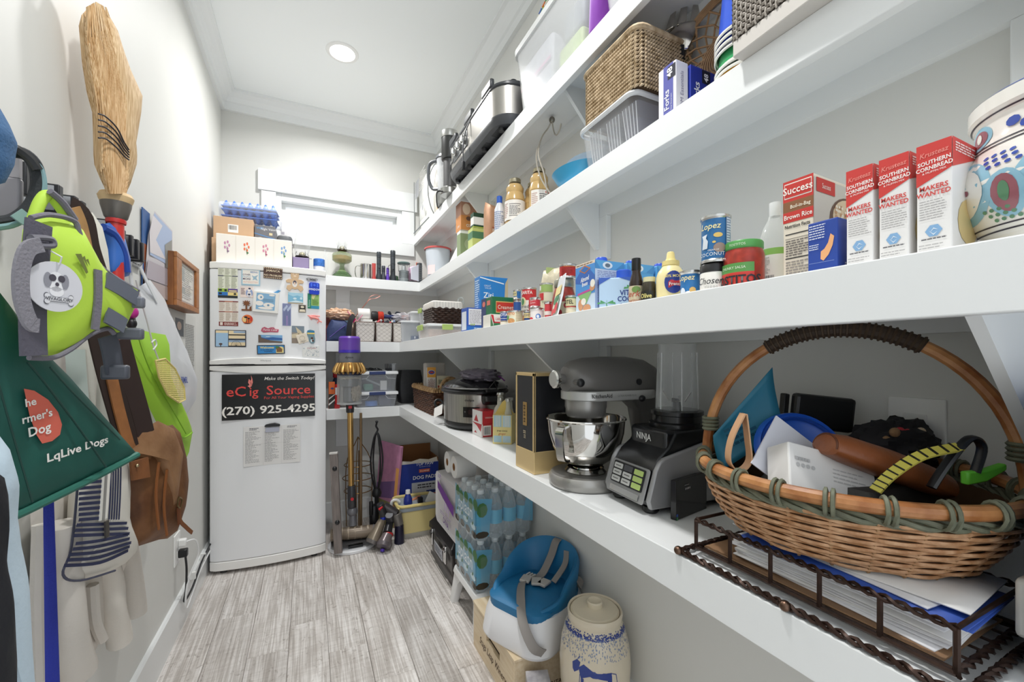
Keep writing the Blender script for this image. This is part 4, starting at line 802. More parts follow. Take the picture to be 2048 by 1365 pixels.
# tins
t,s,r,h,_ = tinpx('bean_tin','short blue and white bean tin at the front shelf edge',1000,1018,622,.575,ZMT,M('#2f4fa0',.4));band(t,s,r,h,.58,.92,'#2f4fa0');band(t,s,r,h,.1,.3,'#e9e0d0');ctext(t,s,r,'GOYA',-.05,.66*h,.2*h,'#f2f2f2',bold=.03,sx=.8);band(t,s,r,h,.33,.36,'#f0d060');band(t,s,r,h,.5,.53,'#f0f0f0')
t,s,r,h,_ = tinpx('soup_tin','wide cream soup tin with a pictured bowl at front edge',1013.5,1047,620,.580,ZMT,M('#f0e6c8',.4));ctext(t,s,r,'PINTO',-.25,.68*h,.17*h,'#d97b2f',bold=.02);patches(s,[ell(-.2*r,.3*h,.7*r,.26*h,18)],M('#dfe6d0',.5),t,'picture',.0006);patches(s,[ell(-.15*r,.26*h,.52*r,.19*h,16)],M('#d49a62',.5,var=.3,vscale=300),t,'picture',.0010);patches(s,[ell(-.7*r,.5*h,.3*r,.16*h,12)],M('#5f9a5a',.5),t,'picture',.0012);smallprint(s,.5*r,1.4*r,.1*h,.9*h,10,M('#b9ad90'),t,off=.001)
t,s,r,h,_ = tinpx('bean_tin','narrow blue baked bean tin beside cream soup tin',1047,1061,620,.605,ZMT,M('#2c4c86',.4));band(t,s,r,h,.45,.8,'#e9d79a');ctext(t,s,r,"BUSH'S",0,.55*h,.2*h,'#26386a',sx=.8,off=.0016);band(t,s,r,h,.25,.3,'#c9a24a')
t,s,r,h,_ = tinpx('bean_tin','blue bean tin at the back, lower one of its stack',1026,1043,600,.655,ZMT,M('#2f5aa0',.4));band(t,s,r,h,.2,.62,'#8a4a3a');band(t,s,r,h,.12,.45,'#e3dccb',.0008,-.2,.9)
z1 = ZMT+h+.0005
t,s,r,h,_ = tinpx('bean_tin','blue bean tin stacked topmost at the back of the shelf',1026,1042.5,578.5,.655,z1,M('#2f6fae',.4));band(t,s,r,h,.38,.8,'#e6d9a0',.0005,-1.4,.3);ctext(t,s,r,"BUSH'S",-.4,.5*h,.22*h,'#22355c',sx=.75,off=.0016);band(t,s,r,h,.1,.3,'#e9e0d0',.0006,-.8,.4)
t,s,r,h,_ = tinpx('refried_bean_tin','tall red and white refried bean tin',1042.5,1074,573.5,.640,ZMT,M('#c92f34',.4));band(t,s,r,h,0.03,.66,'#e9e4dc',.0005,-1.5,.35);patches(s,[ell(-.55*r,.63*h,.55*r,.12*h,14)],M('#e6dcae',.5),t,'emblem',.0009);patches(s,[ell(-.55*r,.63*h,.3*r,.09*h,12)],M('#4f8a5a',.5),t,'emblem',.0012);ctext(t,s,r,'ROSARITA',-.3,.82*h,.085*h,'#f5efe8',sx=.8,bold=.02);ctext(t,s,r,'refried',-.45,.46*h,.09*h,'#3c4038');ctext(t,s,r,'beans',-.45,.36*h,.09*h,'#3c4038');patches(s,[ell(-.3*r,.2*h,.6*r,.07*h,12)],M('#c98a5a',.5),t,'picture',.001)
t,s,r,h,_ = tinpx('tomato_tin','white tin with a red tomato and blue swirl at front edge',1059,1089,615,.583,ZMT,M('#ece6e2',.4));patches(s,[ell(-.55*r,.14*h,.4*r,.18*h,14)],M('#d2333c',.4),t,'picture',.0007);patches(s,[ell(.55*r,.35*h,.35*r,.2*h,14)],M('#3a74c0',.4),t,'picture',.0007);patches(s,[ell(.5*r,.36*h,.2*r,.12*h,12)],M('#dfe9f2',.4),t,'picture',.0010)
z1 = ZMT+h+.0005
t,s,r,h,_ = tinpx('condensed_soup_tin','red and white soup tin resting on the tomato tin',1059,1082,594,.585,z1,M('#d8404a',.4));band(t,s,r,h,.08,.1,'#f0e8e6');ctext(t,s,r,'cream of',-.1,.66*h,.16*h,'#f5e8e6',rot=.1,sx=.75);ctext(t,s,r,'chicken',-.1,.42*h,.16*h,'#f5e8e6',rot=.1,sx=.75);ctext(t,s,r,'soup',-.1,.18*h,.16*h,'#f5e8e6',rot=.1,sx=.75)
t,s,r,h,_ = tinpx('hominy_tin','tall pale green and cream tin left of the salsa jar',1079,1107,565,.650,ZMT,M('#e3dcc0',.4));band(t,s,r,h,.78,.97,'#9db86a');band(t,s,r,h,.82,.93,'#e9e6dc',.0008,-1.3,-.5);band(t,s,r,h,.58,.75,'#c93a3e',.0008,-1.4,-.05);band(t,s,r,h,.05,.3,'#e9a06a',.0006,-1.3,-.2);ctext(t,s,r,'HOMINY',.5,.5*h,.06*h,'#4f6a3a',sx=.8);band(t,s,r,h,.05,.25,'#c83c40',.0008,.2,1.3)
t,s,r,h,_ = tinpx('small_red_tin','small red and white tin half hidden by the seed packet',1088,1106,603,.60,ZMT,M('#d0434a',.4));band(t,s,r,h,.3,.5,'#eadfd8')
# seed packet leaning
t = thing('drink_packet','white foil packet with pictured red fruit leaning on salsa jar','packet',at(1108,636,x=.556)+Vector((0,0,.001)),rot=(rad(-3),rad(12),rad(-18)));t.location.z = ZMT+.002
PKT = Flat((-.0,.035,0),(0,-1,0),(0,0,1));g = G();g.loft([[Vector((0+.002*s_,.035,0)),Vector((.002*s_,-.035,0)),Vector((.004*s_,-.037,.05)),Vector((.002*s_,-.035,.105)),Vector((.002*s_,.027,.105)),Vector((.004*s_,.037,.05))][:] for s_ in (0,1.0)]);g.build('pouch',M('#eef0f2',.3,.2),t)
patches(PKT,[[(.008,.006),(.062,.006),(.062,.05),(.012,.05)]],M('#cfe0c8',.5),t,'picture',.002);patches(PKT,[ell(.045,.02,.017,.015,12),ell(.02,.012,.012,.01,10)],M('#d8454a',.4),t,'picture',.0026);patches(PKT,[ell(.03,.042,.02,.012,12),ell(.05,.045,.01,.008,9)],M('#4f8f62',.4),t,'picture',.0026);patches(PKT,[rec(.008,.062,.055,.078)],M('#f0dc9a',.5),t,'printed_panel',.002)
# salsa jar with tin on it, grain bag, diced tomato tin
def jarpx(name,label,u0,u1,vt,xc,zb,prof,glass_,content,lidm,labels=True,cat='jar',lidz=None,k=.965):
    uc = (u0+u1)/2;y = at(uc,vt,x=xc).y;d = xc*math.sin(YAW)+y*math.cos(YAW);r = (u1-u0)/2*d/FPX*k;h = at(uc,vt,x=xc-r*.6).z-zb
    t = thing(name,label,cat,(xc,y,zb));p = [(a*r,b*h) for a,b in prof]
    if content: G().lathe(p,36).build('filling',content,t)
    if glass_: G().lathe([(a+.0018,b) for a,b in p],36).build('glass',glass_,t)
    th = pi+.62*math.atan2(y,xc)
    return t,r,h,th,y
GJ = glassy('#777b7b',.02,.14)
t,r,h,th,y = jarpx('salsa_jar','squat salsa jar with silver lid under a red tin',1104,1152,556,.615,ZMT,[(.9,.01),(1,.06),(1,.50),(.92,.64),(.80,.76),(.77,.80)],GJ,M('#a8321f',.35,var=.35,vscale=90),None);G().lathe([(.80*r,.80*h),(.84*r,.82*h),(.84*r,.97*h),(.78*r,h),(.001,.99*h)],36).build('lid',metal('#a9a89a',.35),t)
sv = Cyl(r+.0018,th);patches(sv,[rec(-1.4*r,1.4*r,.05*h,.44*h)],M('#b33a34',.4),t,'paper_label',.0006);patches(sv,[rec(-.3*r,.9*r,.08*h,.42*h)],M('#d9cfae',.4),t,'paper_label',.001);patches(sv,[ell(.55*r,.33*h,.18*r,.07*h,12),ell(.1*r,.15*h,.15*r,.07*h,12)],M('#a82c34',.4),t,'emblem',.0016)
t2,s,r2,h2,_ = tinpx('tomato_tin','plain red tin standing on the lid of the salsa jar',1117.5,1154,526,.62,ZMT+h+.0005,M('#c22c2c',.4));smallprint(s,-.4*r2,.9*r2,.08*h2,.75*h2,9,M('#8f2522'),t2,off=.0009);ctext(t2,s,r2,'ROTEL',.1,.82*h2,.07*h2,'#f0d9d0',sx=.8);band(t2,s,r2,h2,.78,.8,'#e9a83c',.0008,-.1,1.2);ctext(t2,s,r2,'Y',-.8,.68*h2,.2*h2,'#f0dede')
t = thing('grain_bag','beige plastic bag of grain behind the salsa jar','bag',at(1104,600,x=.70));t.location.z = ZMT;g = G();pillow(g,[(-.05,0),(.05,0),(.055,.09),(.04,.14),(.045,.185),(-.03,.18),(-.04,.14),(-.055,.08)],((0,0,0),(.5,-.8,0),(0,0,1)),.05,wav=.006);g.build('bag_body',M('#d9cfb4',.4,var=.15,vscale=60),t);G().box(-.02,.02,-.004,.004,.165,.185).build('printed_top',M('#a9b878',.5),t)
t,s,r,h,_ = tinpx('diced_tomato_tin','cream and green tomato tin left of the milk carton',1130,1156,590,.585,ZMT,M('#efe3c6',.4));band(t,s,r,h,.86,.97,'#5f9a62');band(t,s,r,h,.5,.84,'#f2e6b4');ctext(t,s,r,'ROTEL',-.35,.58*h,.2*h,'#2e3328',bold=.03,sx=.7,off=.0016);band(t,s,r,h,.42,.47,'#b9382f',.0008);band(t,s,r,h,.03,.15,'#cf4a30',.0006)
# milk cartons in a row to the wall
cb = M('#5fa9dc',.4)
for k in range(3):
    x0 = .560+.084*k;ya,yb = at(1151.5,520,x=.560).y,at(1190,520,x=.560).y;hh = at(1190,519,x=.560).z-ZMT;w = ya-yb
    t = thing('milk_carton',['almond milk carton facing the aisle, first of three','second blue milk carton, behind the first one','third blue milk carton, nearest the wall'][k],'carton',(x0,ya-.006*k,ZMT),0,'blue milk cartons')
    G().box(0,.080,-w,0,0,hh).build('carton_body',M('#cfe0f0',.4) if k == 0 else cb,t,smooth=0,bevel=.002)
    G().lathe([(.014,0),(.014,.012),(.012,.015),(.001,.015)],20,c=(.045,-w*.5,hh)).build('cap',M('#2b55c4',.35),t);N_ = Flat((0,-w,0),(1,0,0),(0,0,1))
    PP(N_,.08,hh,[rec(0,1,.83,1)],'#5fa9dc',t);PP(N_,.08,hh,[ell(.42,.91,.17,.07,14)],'#e9f1f6',t,.0007);PP(N_,.08,hh,[ell(.42,.91,.09,.04,10)],'#6a7a88',t,.001);PP(N_,.08,hh,[[(0,1),(.18,.84),(0,.83)],[(1,1),(.7,.84),(1,.83)]],'#4c90c8',t,.0006)
    if k == 0:
        PP(N_,.08,hh,[rec(0,1,0,.82)],'#c9d4e8',t);smallprint(N_,.006,.074,.02*hh,.8*hh,24,M('#7f8ab0',.6),t,fill=.4)
        s = Flat((0,0,0),(0,-1,0),(0,0,1));PP(s,w,hh,[rec(0,1,.36,.94)],'#4f94d8',t);PP(s,w,hh,[rec(0,1,.94,1)],'#ecd9c4',t);PP(s,w,hh,[[(0,.7),(.35,.9),(.65,.9),(1,.7),(1,.5),(0,.62)]],'#3a68b8',t,.0006)
        PP(s,w,hh,[[(.2,.86),(.5,.95),(.8,.86),(.5,.78)]],'#c9793c',t,.0008);PP(s,w,hh,[[(.28,.86),(.5,.925),(.72,.86),(.5,.80)]],'#2f6fb8',t,.0010);TT(s,w,hh,'Almond',.5,.63,.095,'#ffffff',t,shear=.25,sx=.66,bold=.02,rot=.12);TT(s,w,hh,'Breeze',.5,.535,.08,'#ffffff',t,shear=.25,sx=.62,bold=.02,rot=.12)
        PP(s,w,hh,[[(.12,.36),(.88,.42),(.88,.46),(.12,.40)]],'#c84f94',t,.0007);PP(s,w,hh,[[(.14,.36),(.86,.41),(.55,.16),(.4,.18)]],'#8cc07a',t,.0006);PP(s,w,hh,[ell(.28,.16,.13,.12,12),ell(.6,.08,.2,.08,12),ell(.88,.47,.13,.07,10)],'#d59a70',t,.0009);PP(s,w,hh,[ell(.44,.22,.13,.07,12),ell(.9,.55,.12,.08,10)],'#f4eee2',t,.0011);smallprint(s,.05*w,.95*w,.955*hh,.985*hh,1,M('#6a5848'),t)
# coconut water carton
yv = at(1234,560,x=.60).y;t = thing('coconut_water_carton','pale blue coconut water carton in front of the milk cartons','carton',(.556,yv+.006,ZMT),rad(-38));w,hh = .088,at(1234,552,x=.575).z-ZMT
G().loft([[Vector(p) for p in ((0,0,0),(w,0,0),(w,.06,0),(0,.06,0))],[Vector(p) for p in ((0,0,hh),(w,0,hh),(w,.06,hh),(0,.06,hh))]]).build('carton_body',M('#b9d3ec',.4),t,smooth=0,bevel=.003);s = Flat((0,0,0),(1,0,0),(0,0,1));sw = Flat((0,.06,0),(0,-1,0),(0,0,1));G().lathe([(.016,0),(.016,.017),(.014,.019),(.001,.019)],20,c=(w*.6,.026,hh)).build('cap',M('#2b5ac8',.35),t)
PP(sw,.06,hh,[rec(0,1,0,1)],'#8fb0dc',t);PP(sw,.06,hh,[[(0,1),(1,1),(1,.7),(0,.85)]],'#3a55b0',t,.0007);PP(s,w,hh,[[(0,1),(.3,1),(0,.78)],[(.45,1),(.98,1),(.72,.88)]],'#3a60b8',t);TT(s,w,hh,'VITA',.66,.44,.16,'#233a80',t,bold=.03,sx=.9);TT(s,w,hh,'COCO',.66,.25,.16,'#233a80',t,bold=.03,sx=.85);TT(s,w,hh,'Coconut',.66,.08,.11,'#2f4f9a',t,shear=.2,sx=.9)
for cx,cy in ((.18,.2),(.8,.66)): PP(s,w,hh,[[(cx,cy),(cx+.2*math.cos(a),cy+.09*math.sin(a)+.03),(cx+.22*math.cos(a),cy+.09*math.sin(a)-.03)] for a in (0,.7,1.5,2.3,3.1)]+[q for q in stroke([(cx,cy),(cx+.02,cy-.17)],.02)],'#4f9a5c',t,.0008)
# jerk sauce bottle, olive jar, mustard, cans, jars
t,r,h,th,y = jarpx('sauce_bottle','dark jerk marinade bottle with black cap',1258,1287,514.5,.575,ZMT,[(.92,.0),(1,.03),(1,.46),(.78,.60),(.62,.68),(.60,.74)],None,M('#2a1c16',.12),None,cat='bottle');G().lathe([(.64*r,.74*h),(.66*r,.75*h),(.64*r,.99*h),(.58*r,h),(.001,h)],30).build('cap',M('#141416',.3),t)
s = Cyl(r,th);patches(s,[rec(-1.45*r,1.45*r,.03*h,.40*h)],M('#cdbfa0',.5),t,'paper_label',.0006);patches(s,[ell(.3*r,.32*h,.6*r,.07*h,10)],M('#6f8f4a',.5),t,'picture',.001);ctext(t,s,r,'Jerk',-.25,.17*h,.13*h,'#b0402a',shear=.3);ctext(t,s,r,'marinade',0,.06*h,.07*h,'#a03a2a',shear=.3,sx=.8)
t,r,h,th,y = jarpx('olive_jar','small olive jar with cream lid',1285,1312,552.5,.583,ZMT,[(.92,.0),(1,.04),(1,.68),(.9,.78),(.84,.82)],GJ,M('#3a3322',.25,var=.4,vscale=90),None);G().lathe([(.86*r,.80*h),(.92*r,.82*h),(.92*r,.98*h),(.001,h)],30).build('lid',M('#d9d3a8',.4),t)
s = Cyl(r+.0018,th);patches(s,[rec(-1.3*r,1.0*r,.12*h,.46*h)],M('#1d1f1a',.4),t,'paper_label',.0006);ctext(t,s,r,'Olive',-.15,.2*h,.17*h,'#e9dc8a',bold=.02,sx=.8)
t,r,h,th,y = jarpx('mustard_bottle','yellow squeeze mustard bottle with cone cap',1311.5,1371,499,.600,ZMT,[(.93,0),(.97,.02),(.97,.12),(1,.35),(.98,.5),(.86,.60),(.62,.69),(.54,.72)],None,M('#efe0a8',.35),None,cat='bottle',k=.94);G().lathe([(.56*r,.715*h),(.60*r,.725*h),(.58*r,.81*h),(.40*r,.82*h),(.30*r,.87*h),(.26*r,.97*h),(.2*r,1*h),(.001,h)],30).build('cone_cap',M('#e9d68e',.4),t)
s = Cyl(r*1.0,th,rf=lambda b,r=r,h=h: r*(.985 if b < .5*h else .985-.5*(b/h-.5)));patches(s,[ell(.5*r,.36*h,.62*r,.22*h,22)],M('#2c3f8e',.4),t,'label_oval',.0012);ctext(t,s,r,'40% MORE',.5,.45*h,.055*h,'#f0dc8a',bold=.02,sx=.9,off=.0024);patches(s,[[(.15*r,.25*h),(1.1*r,.27*h),(1.1*r,.40*h),(.3*r,.40*h),(.15*r,.36*h)]],M('#c2303a',.4),t,'label_band',.0022);ctext(t,s,r,"French's",.68,.29*h,.065*h,'#f6eee6',bold=.02,sx=.9,off=.0034)
t,s,r,h,_ = tinpx('coconut_cream_tin','short blue coconut cream tin in front of the mustard',1360,1402,540,.572,ZMT,M('#2f78b8',.4));ctext(t,s,r,'Lopez',-.2,.60*h,.22*h,'#f3e6b0',shear=.2,bold=.02,sx=.85);patches(s,[ell(.45*r,.2*h,.3*r,.12*h,12)],M('#e0b56a',.4),t,'picture',.0007);patches(s,[ell(-.5*r,.12*h,.3*r,.2*h,12)],M('#dfe6f0',.4),t,'picture',.0007)
t,r,h,th,y = jarpx('mayonnaise_jar','white-labelled jar with black lid under the tall blue tin',1401,1452,527,.575,ZMT,[(.92,0),(1,.04),(1,.66),(.94,.72)],None,M('#eeebe4',.3),None);G().lathe([(.96*r,.70*h),(1.0*r,.72*h),(1.0*r,.96*h),(.94*r,h),(.001,h)],36).build('lid',M('#1b1b1d',.35),t);s = Cyl(r,th);ctext(t,s,r,'Chosen',-.05,.27*h,.24*h,'#26262a',shear=.25,sx=.85);ctext(t,s,r,'FOODS',.1,.13*h,.07*h,'#8a8a8c',space=1.4)
t2,s,r,h2,_ = tinpx('coconut_milk_tin','tall blue coconut tin standing on the black-lidded jar',1402.5,1460,429,.578,ZMT+h+.0006,M('#2a6ea6',.35));ctext(t2,s,r,'Lopez',-.15,.70*h2,.125*h2,'#f3e6a8',shear=.2,bold=.015,sx=.95);ctext(t2,s,r,'COCONUT',-.05,.14*h2,.075*h2,'#f2f2ee',sx=.9,space=1.1);ctext(t2,s,r,'CREAM OF',.1,.24*h2,.035*h2,'#f2f2ee',sx=.9)
patches(s,[[(-.75*r,.3*h2),(-.3*r,.3*h2),(-.25*r,.45*h2),(-.4*r,.52*h2),(-.3*r,.6*h2),(-.75*r,.58*h2),(-.65*r,.5*h2)]],M('#dfe6ee',.4),t2,'picture',.0008);patches(s,[ell(.4*r,.56*h2,.3*r,.05*h2,12),ell(.15*r,.42*h2,.12*r,.025*h2,10)],M('#e3c06a',.4),t2,'picture',.0008);patches(s,[ell(.5*r,.3*h2,.4*r,.1*h2,14)],M('#9a8478',.4),t2,'picture',.0007);patches(s,[rec(.95*r,1.5*r,.05*h2,.95*h2)],M('#7f93b0',.4),t2,'printed_panel',.0006);smallprint(s,1.0*r,1.45*r,.08*h2,.92*h2,16,M('#dfe6f0'),t2,off=.001)
t,r,h,th,y = jarpx('salsa_jar','wide salsa jar with green lid and red label',1448.5,1526,480,.595,ZMT,[(.92,0),(1,.04),(1,.70),(.94,.79),(.89,.84)],GJ,M('#b0301a',.3,var=.3,vscale=110),None,k=.95);G().lathe([(.90*r,.83*h),(.95*r,.85*h),(.95*r,.97*h),(.9*r,h),(.001,h)],40).build('lid',M('#4f9a4c',.4),t)
s = Cyl(r+.0018,th);patches(s,[rec(-1.35*r,.75*r,.03*h,.33*h)],M('#d23c32',.4),t,'label_band',.0006);patches(s,[rec(-1.35*r,.75*r,.33*h,.52*h)],M('#5c9a4e',.4),t,'label_band',.0006);ctext(t,s,r,'TOSTITOS',-.22,.09*h,.18*h,'#26242a',bold=.04,sx=.86,off=.0022);ctext(t,s,r,'CHUNKY SALSA',-.3,.40*h,.055*h,'#e9f0dc',sx=.9);text(Cyl(.95*r,th),'TOSTITOS',-.1*r,.885*h,.05*h,M('#e6efdc'),t,off=.0006)
# clear bottle
t,r,h,th,y = jarpx('vinegar_bottle','clear plastic bottle with white cap and green-topped label',1524,1576,399,.665,ZMT,[(.92,0),(1,.03),(1,.52),(.96,.60),(.72,.72),(.42,.80),(.36,.84)],glassy('#eef0ee',.16,.5),None,None,cat='bottle',k=.97);G().lathe([(.38*r,.84*h),(.40*r,.85*h),(.40*r,.99*h),(.001,h)],26).build('cap',M('#eceded',.4),t)
s = Cyl(r+.0018,th);patches(s,[rec(-.9*r,1.2*r,.08*h,.40*h)],M('#ecefe8',.5),t,'paper_label',.0006);patches(s,[rec(-.9*r,1.2*r,.40*h,.47*h)],M('#8cc060',.5),t,'label_band',.0006);smallprint(s,-.8*r,-.1*r,.2*h,.38*h,12,M('#b0b0ac'),t,off=.001);barcode(s,-.7*r,.2*r,.09*h,.18*h,INK,t)
# rice box, blue pasta box
t,w,h,s,n,d = xbox('rice_box','red and cream boxed brown rice with pictured bowl','box',1566.5,367,1626,.610,.105,ZMT,M('#e9dfcc',.45),vref=1,rz=rad(2))
PP(s,w,h,[rec(0,1,.80,1),rec(0,1,.60,.70)],'#c9362f',t);PP(s,w,h,[rec(0,1,.70,.80)],'#8a5c3a',t);PP(s,w,h,[rec(.05,.95,.83,.975)],'#f2e9e0',t,.0006);PP(s,w,h,[rec(.07,.93,.84,.965)],'#c9362f',t,.0009);TT(s,w,h,'Success',.5,.87,.07,'#f7efe6',t,bold=.02,sx=.88,off=.0014);TT(s,w,h,'Boil-in-Bag',.58,.73,.035,'#f2e6d0',t,bold=.02,sx=.85);TT(s,w,h,'Brown Rice',.5,.63,.045,'#f7efe6',t,bold=.02,sx=.85);TT(s,w,h,'Nutrition Facts',.48,.545,.033,'#2a2a2a',t,bold=.03,sx=.8)
PP(s,w,h,[rec(.08,.95,.48,.49),rec(.08,.95,.44,.444),rec(.08,.95,.25,.26)],'#2a2a2a',t);smallprint(s,.1*w,.9*w,.27*h,.43*h,7,M('#77706a'),t);smallprint(s,.1*w,.9*w,.02*h,.23*h,8,M('#9a938a'),t)
PP(n,d,h,[rec(0,1,.30,.97)],'#cfc8be',t,.0003);PP(n,d,h,[ell(.85,.62,.48,.24,24)],'#6b5040',t,.0006);PP(n,d,h,[ell(.85,.66,.40,.18,22)],'#e0c9a8',t,.0009);rr = random.Random(5);PP(n,d,h,[ell(.52+.46*rr.random(),.56+.2*rr.random(),.035,.02,6) for _ in range(26)],'#c79a72',t,.0012);PP(n,d,h,[ell(.52+.46*rr.random(),.56+.2*rr.random(),.03,.015,6) for _ in range(22)],'#f2e6d2',t,.0014);PP(n,d,h,[rec(.05,.5,.84,.97),rec(.05,.7,.36,.52)],'#c9362f',t,.0010);TT(n,d,h,'Success',.28,.88,.05,'#f7efe6',t,sx=.7,off=.0014);TT(n,d,h,'Sets & Cooks',.36,.44,.03,'#f7efe6',t,sx=.7,off=.0014)
t,w,h,s,n,d = xbox('macaroni_box','dark blue pasta box with a single macaroni, before rice box','box',1615.5,449,1675,.562,.045,ZMT,M('#27479e',.4),vref=1)
smallprint(s,.06*w,.62*w,.66*h,.95*h,6,M('#dfe4f2'),t,fill=.4,rag=.1);PP(s,w,h,[[(.45,.28),(.55,.24),(.72,.34),(.85,.5),(.9,.66),(.78,.72),(.70,.56),(.58,.46),(.46,.42)]],'#f0b07a',t);smallprint(s,.06*w,.4*w,.46*h,.58*h,3,M('#dfe4f2'),t,fill=.4,rag=.1);PP(s,w,h,[rec(.05,.9,.215,.222)],'#8fa3d6',t);PP(s,w,h,[rec(.65,.93,.01,.09)],'#eef0f2',t);smallprint(s,.06*w,.6*w,.03*h,.1*h,2,M('#aebce0'),t);TT(n,d,h,'DREAM',.55,.1,.09,'#f2f4f8',t,bold=.02,sx=.8);PP(n,d,h,[rec(0,1,0,.05)],'#c23c44',t)
# cornbread boxes
for k,(u0,u1,v1) in enumerate(((1692.5,1746,345),(1758,1818,322.5),(1833,1904,296))):
    t,w,h,s,n,d = xbox('cornbread_box',['red and white cornbread mix box beside the dark blue pasta box','middle one of three red and white cornbread mix boxes','red and white cornbread mix box beside the painted ceramic jar'][k],'box',u0,v1,u1,.562,.06,ZMT,M('#eceae8',.45),vref=1,group='cornbread mix boxes')
    PP(s,w,h,[[(0,.63),(1,.74),(1,1),(0,1)]],'#cf3b36',t);PP(n,d,h,[[(0,.74),(1,.9),(1,1),(0,1)]],'#cf3b36',t);smallprint(n,.1*d,.9*d,.88*h,.97*h,4,M('#f0dcd8'),t);PP(n,d,h,[ell(.6,.3,.4,.2,14)],'#d9c28a',t)
    TT(s,w,h,'Krusteaz',.5,.885,.045,'#e98a80',t,shear=.2,sx=.85,rot=.06,bold=.02);TT(s,w,h,'SOUTHERN',.52,.815,.036,'#f7f2ee',t,bold=.03,sx=.85,rot=.06);TT(s,w,h,'CORNBREAD',.52,.765,.036,'#f7f2ee',t,bold=.03,sx=.82,rot=.06);TT(s,w,h,'& MUFFIN MIX',.52,.735,.018,'#f7f2ee',t,rot=.06)
    TT(s,w,h,'MAKERS',.5,.585,.042,'#d0433e',t,bold=.03,sx=.9);TT(s,w,h,'WANTED',.5,.53,.042,'#d0433e',t,bold=.03,sx=.9);smallprint(s,.1*w,.95*w,.32*h,.50*h,8,M('#a8a6a6'),t,fill=.3,rag=.25,seed=k)
    PP(s,w,h,[[(.25,.22),(.4,.27),(.62,.27),(.75,.22),(.6,.17),(.38,.17)]],'#86b0d8',t);PP(s,w,h,[[(.38,.2),(.5,.245),(.64,.22),(.5,.235)],[(.36,.225),(.5,.18),(.62,.21),(.5,.19)]],'#e6eef4',t,.0007);smallprint(s,.15*w,.9*w,.14*h,.16*h,1,M('#6a6a6e'),t);smallprint(s,.08*w,.95*w,.01*h,.11*h,4,M('#b0aeae'),t,fill=.3,seed=k+3)
# painted ceramic jar
t = thing('ceramic_jar','painted white ceramic jar with blue, green and plum pattern','jar',(.655,.122,ZMT));t.scale = (.78,)*3;cer = M('#ece9e2',.12,coat=.5)
prof = [(.080,0),(.086,.004),(.086,.020),(.094,.030),(.109,.060),(.113,.085),(.107,.108),(.095,.128),(.091,.145),(.091,.168),(.097,.176),(.097,.192),(.092,.196),(.085,.19),(.085,.15),(.1,.08),(.001,.01)]
G().lathe(prof,56,cap1=False).build('jar_body',cer,t)
def jr(b):
    for (r0,z0),(r1,z1) in zip(prof[1:12],prof[2:13]):
        if z0 <= b <= z1 and z1 > z0: return r0+(r1-r0)*(b-z0)/(z1-z0)
    return .09
s = Cyl(.10,math.atan2(-.122,-.655),rf=jr)
lb,db,pl_,gn = M('#8fbcd0',.2),M('#3a52a8',.2),M('#9a5f68',.2),M('#5f8a6a',.2);ink = M('#3a3640',.3)
for z in (.024,.030,.1295,.134,.170): patches(s,[rec(-.22,.26,z,z+.0016)],ink,t,'painted_line',.0006)
patches(s,[rec(-.2,.25,.193,.1955)],db,t,'painted_line',.0008)
for a in (-.11,.0,.11,.22):
    patches(s,[ell(a,.078,.046,.040,24)],lb,t,'painted_motif',.0006);patches(s,[ell(a,.078,.036,.031,22)],cer,t,'painted_motif',.0010)
    patches(s,[ell(a+.016*math.cos(q),.078+.016*math.sin(q),.0035,.0035,8) for q in [k*pi/3 for k in range(6)]],pl_,t,'painted_motif',.0014);patches(s,[ell(a,.078,.006,.004,10)],db,t,'painted_motif',.0014)
    patches(s,[ell(a+.055,.064,.018,.028,18)],lb,t,'painted_motif',.0008);patches(s,[ell(a+.055,.064,.012,.022,16)],pl_,t,'painted_motif',.0012);patches(s,[ell(a+.055,.066,.005,.012,12)],gn,t,'painted_motif',.0016)
    patches(s,[ell(a+.04+.009*i-.004*j,.100+.007*j,.003,.0024,7) for i in range(4) for j in range(3)],db,t,'painted_motif',.0012);patches(s,[ell(a+.038+.008*i-.004*j,.036+.006*j,.0026,.0022,7) for i in range(4) for j in range(3)],gn,t,'painted_motif',.0012)
    patches(s,[ell(a,.150,.024,.015,18)],lb,t,'painted_motif',.0006);patches(s,[ell(a,.150,.017,.010,16)],pl_,t,'painted_motif',.0010);patches(s,[ell(a,.151,.006,.006,10)],cer,t,'painted_motif',.0014);patches(s,[ell(a+.05,.152,.008,.006,9),ell(a+.062,.145,.005,.005,8)],db,t,'painted_motif',.0010)
# ================================================================== UPPER SHELF, RIGHT RUN
t = thing('folded_card','white folded card standing on edge beside the red-lidded canister','card',(.735,2.33,ZUT));G().loft([[Vector(p) for p in ((0,.10,0),(.0,-.09,0),(.012,-.095,.04),(.05,.0,.145))],[Vector(p) for p in ((.003,.10,0),(.003,-.09,0),(.015,-.095,.04),(.053,.0,.145))]]).build('card_sheet',M('#e9e6e6',.6),t,smooth=0)
def podbox(label,u0,u1,vt,xf,dep,zb,cols,txt=None,h_=None):
    t,w,h,s,n,d = xbox('coffee_box',label,'box',u0,vt,u1,xf,dep,zb,M(cols[0],.45),vref=1)
    for (a,b,c) in cols[1]: PP(s,w,h,[rec(0,1,a,b)],c,t);PP(n,d,h,[rec(0,1,a,b)],c,t)
    for q in cols[2:]: PP(n,d,h,[ell(*q[0],16)],q[1],t,.0008)
    if txt: text(n,txt,.5*d,.12*h,.10*h,M('#f0efe8'),t,sx=.7,bold=.02);text(s,txt,.5*w,.12*h,.08*h,M('#f0efe8'),t,sx=.7)
    return t,h
t,h = podbox('green coffee pod box, bottom of the left stack',914,921,466,.735,.11,ZUT,('#eceee9',[(0,.9,'#8a9a72')],((.5,.55,.3,.2),'#a9b594')),None)
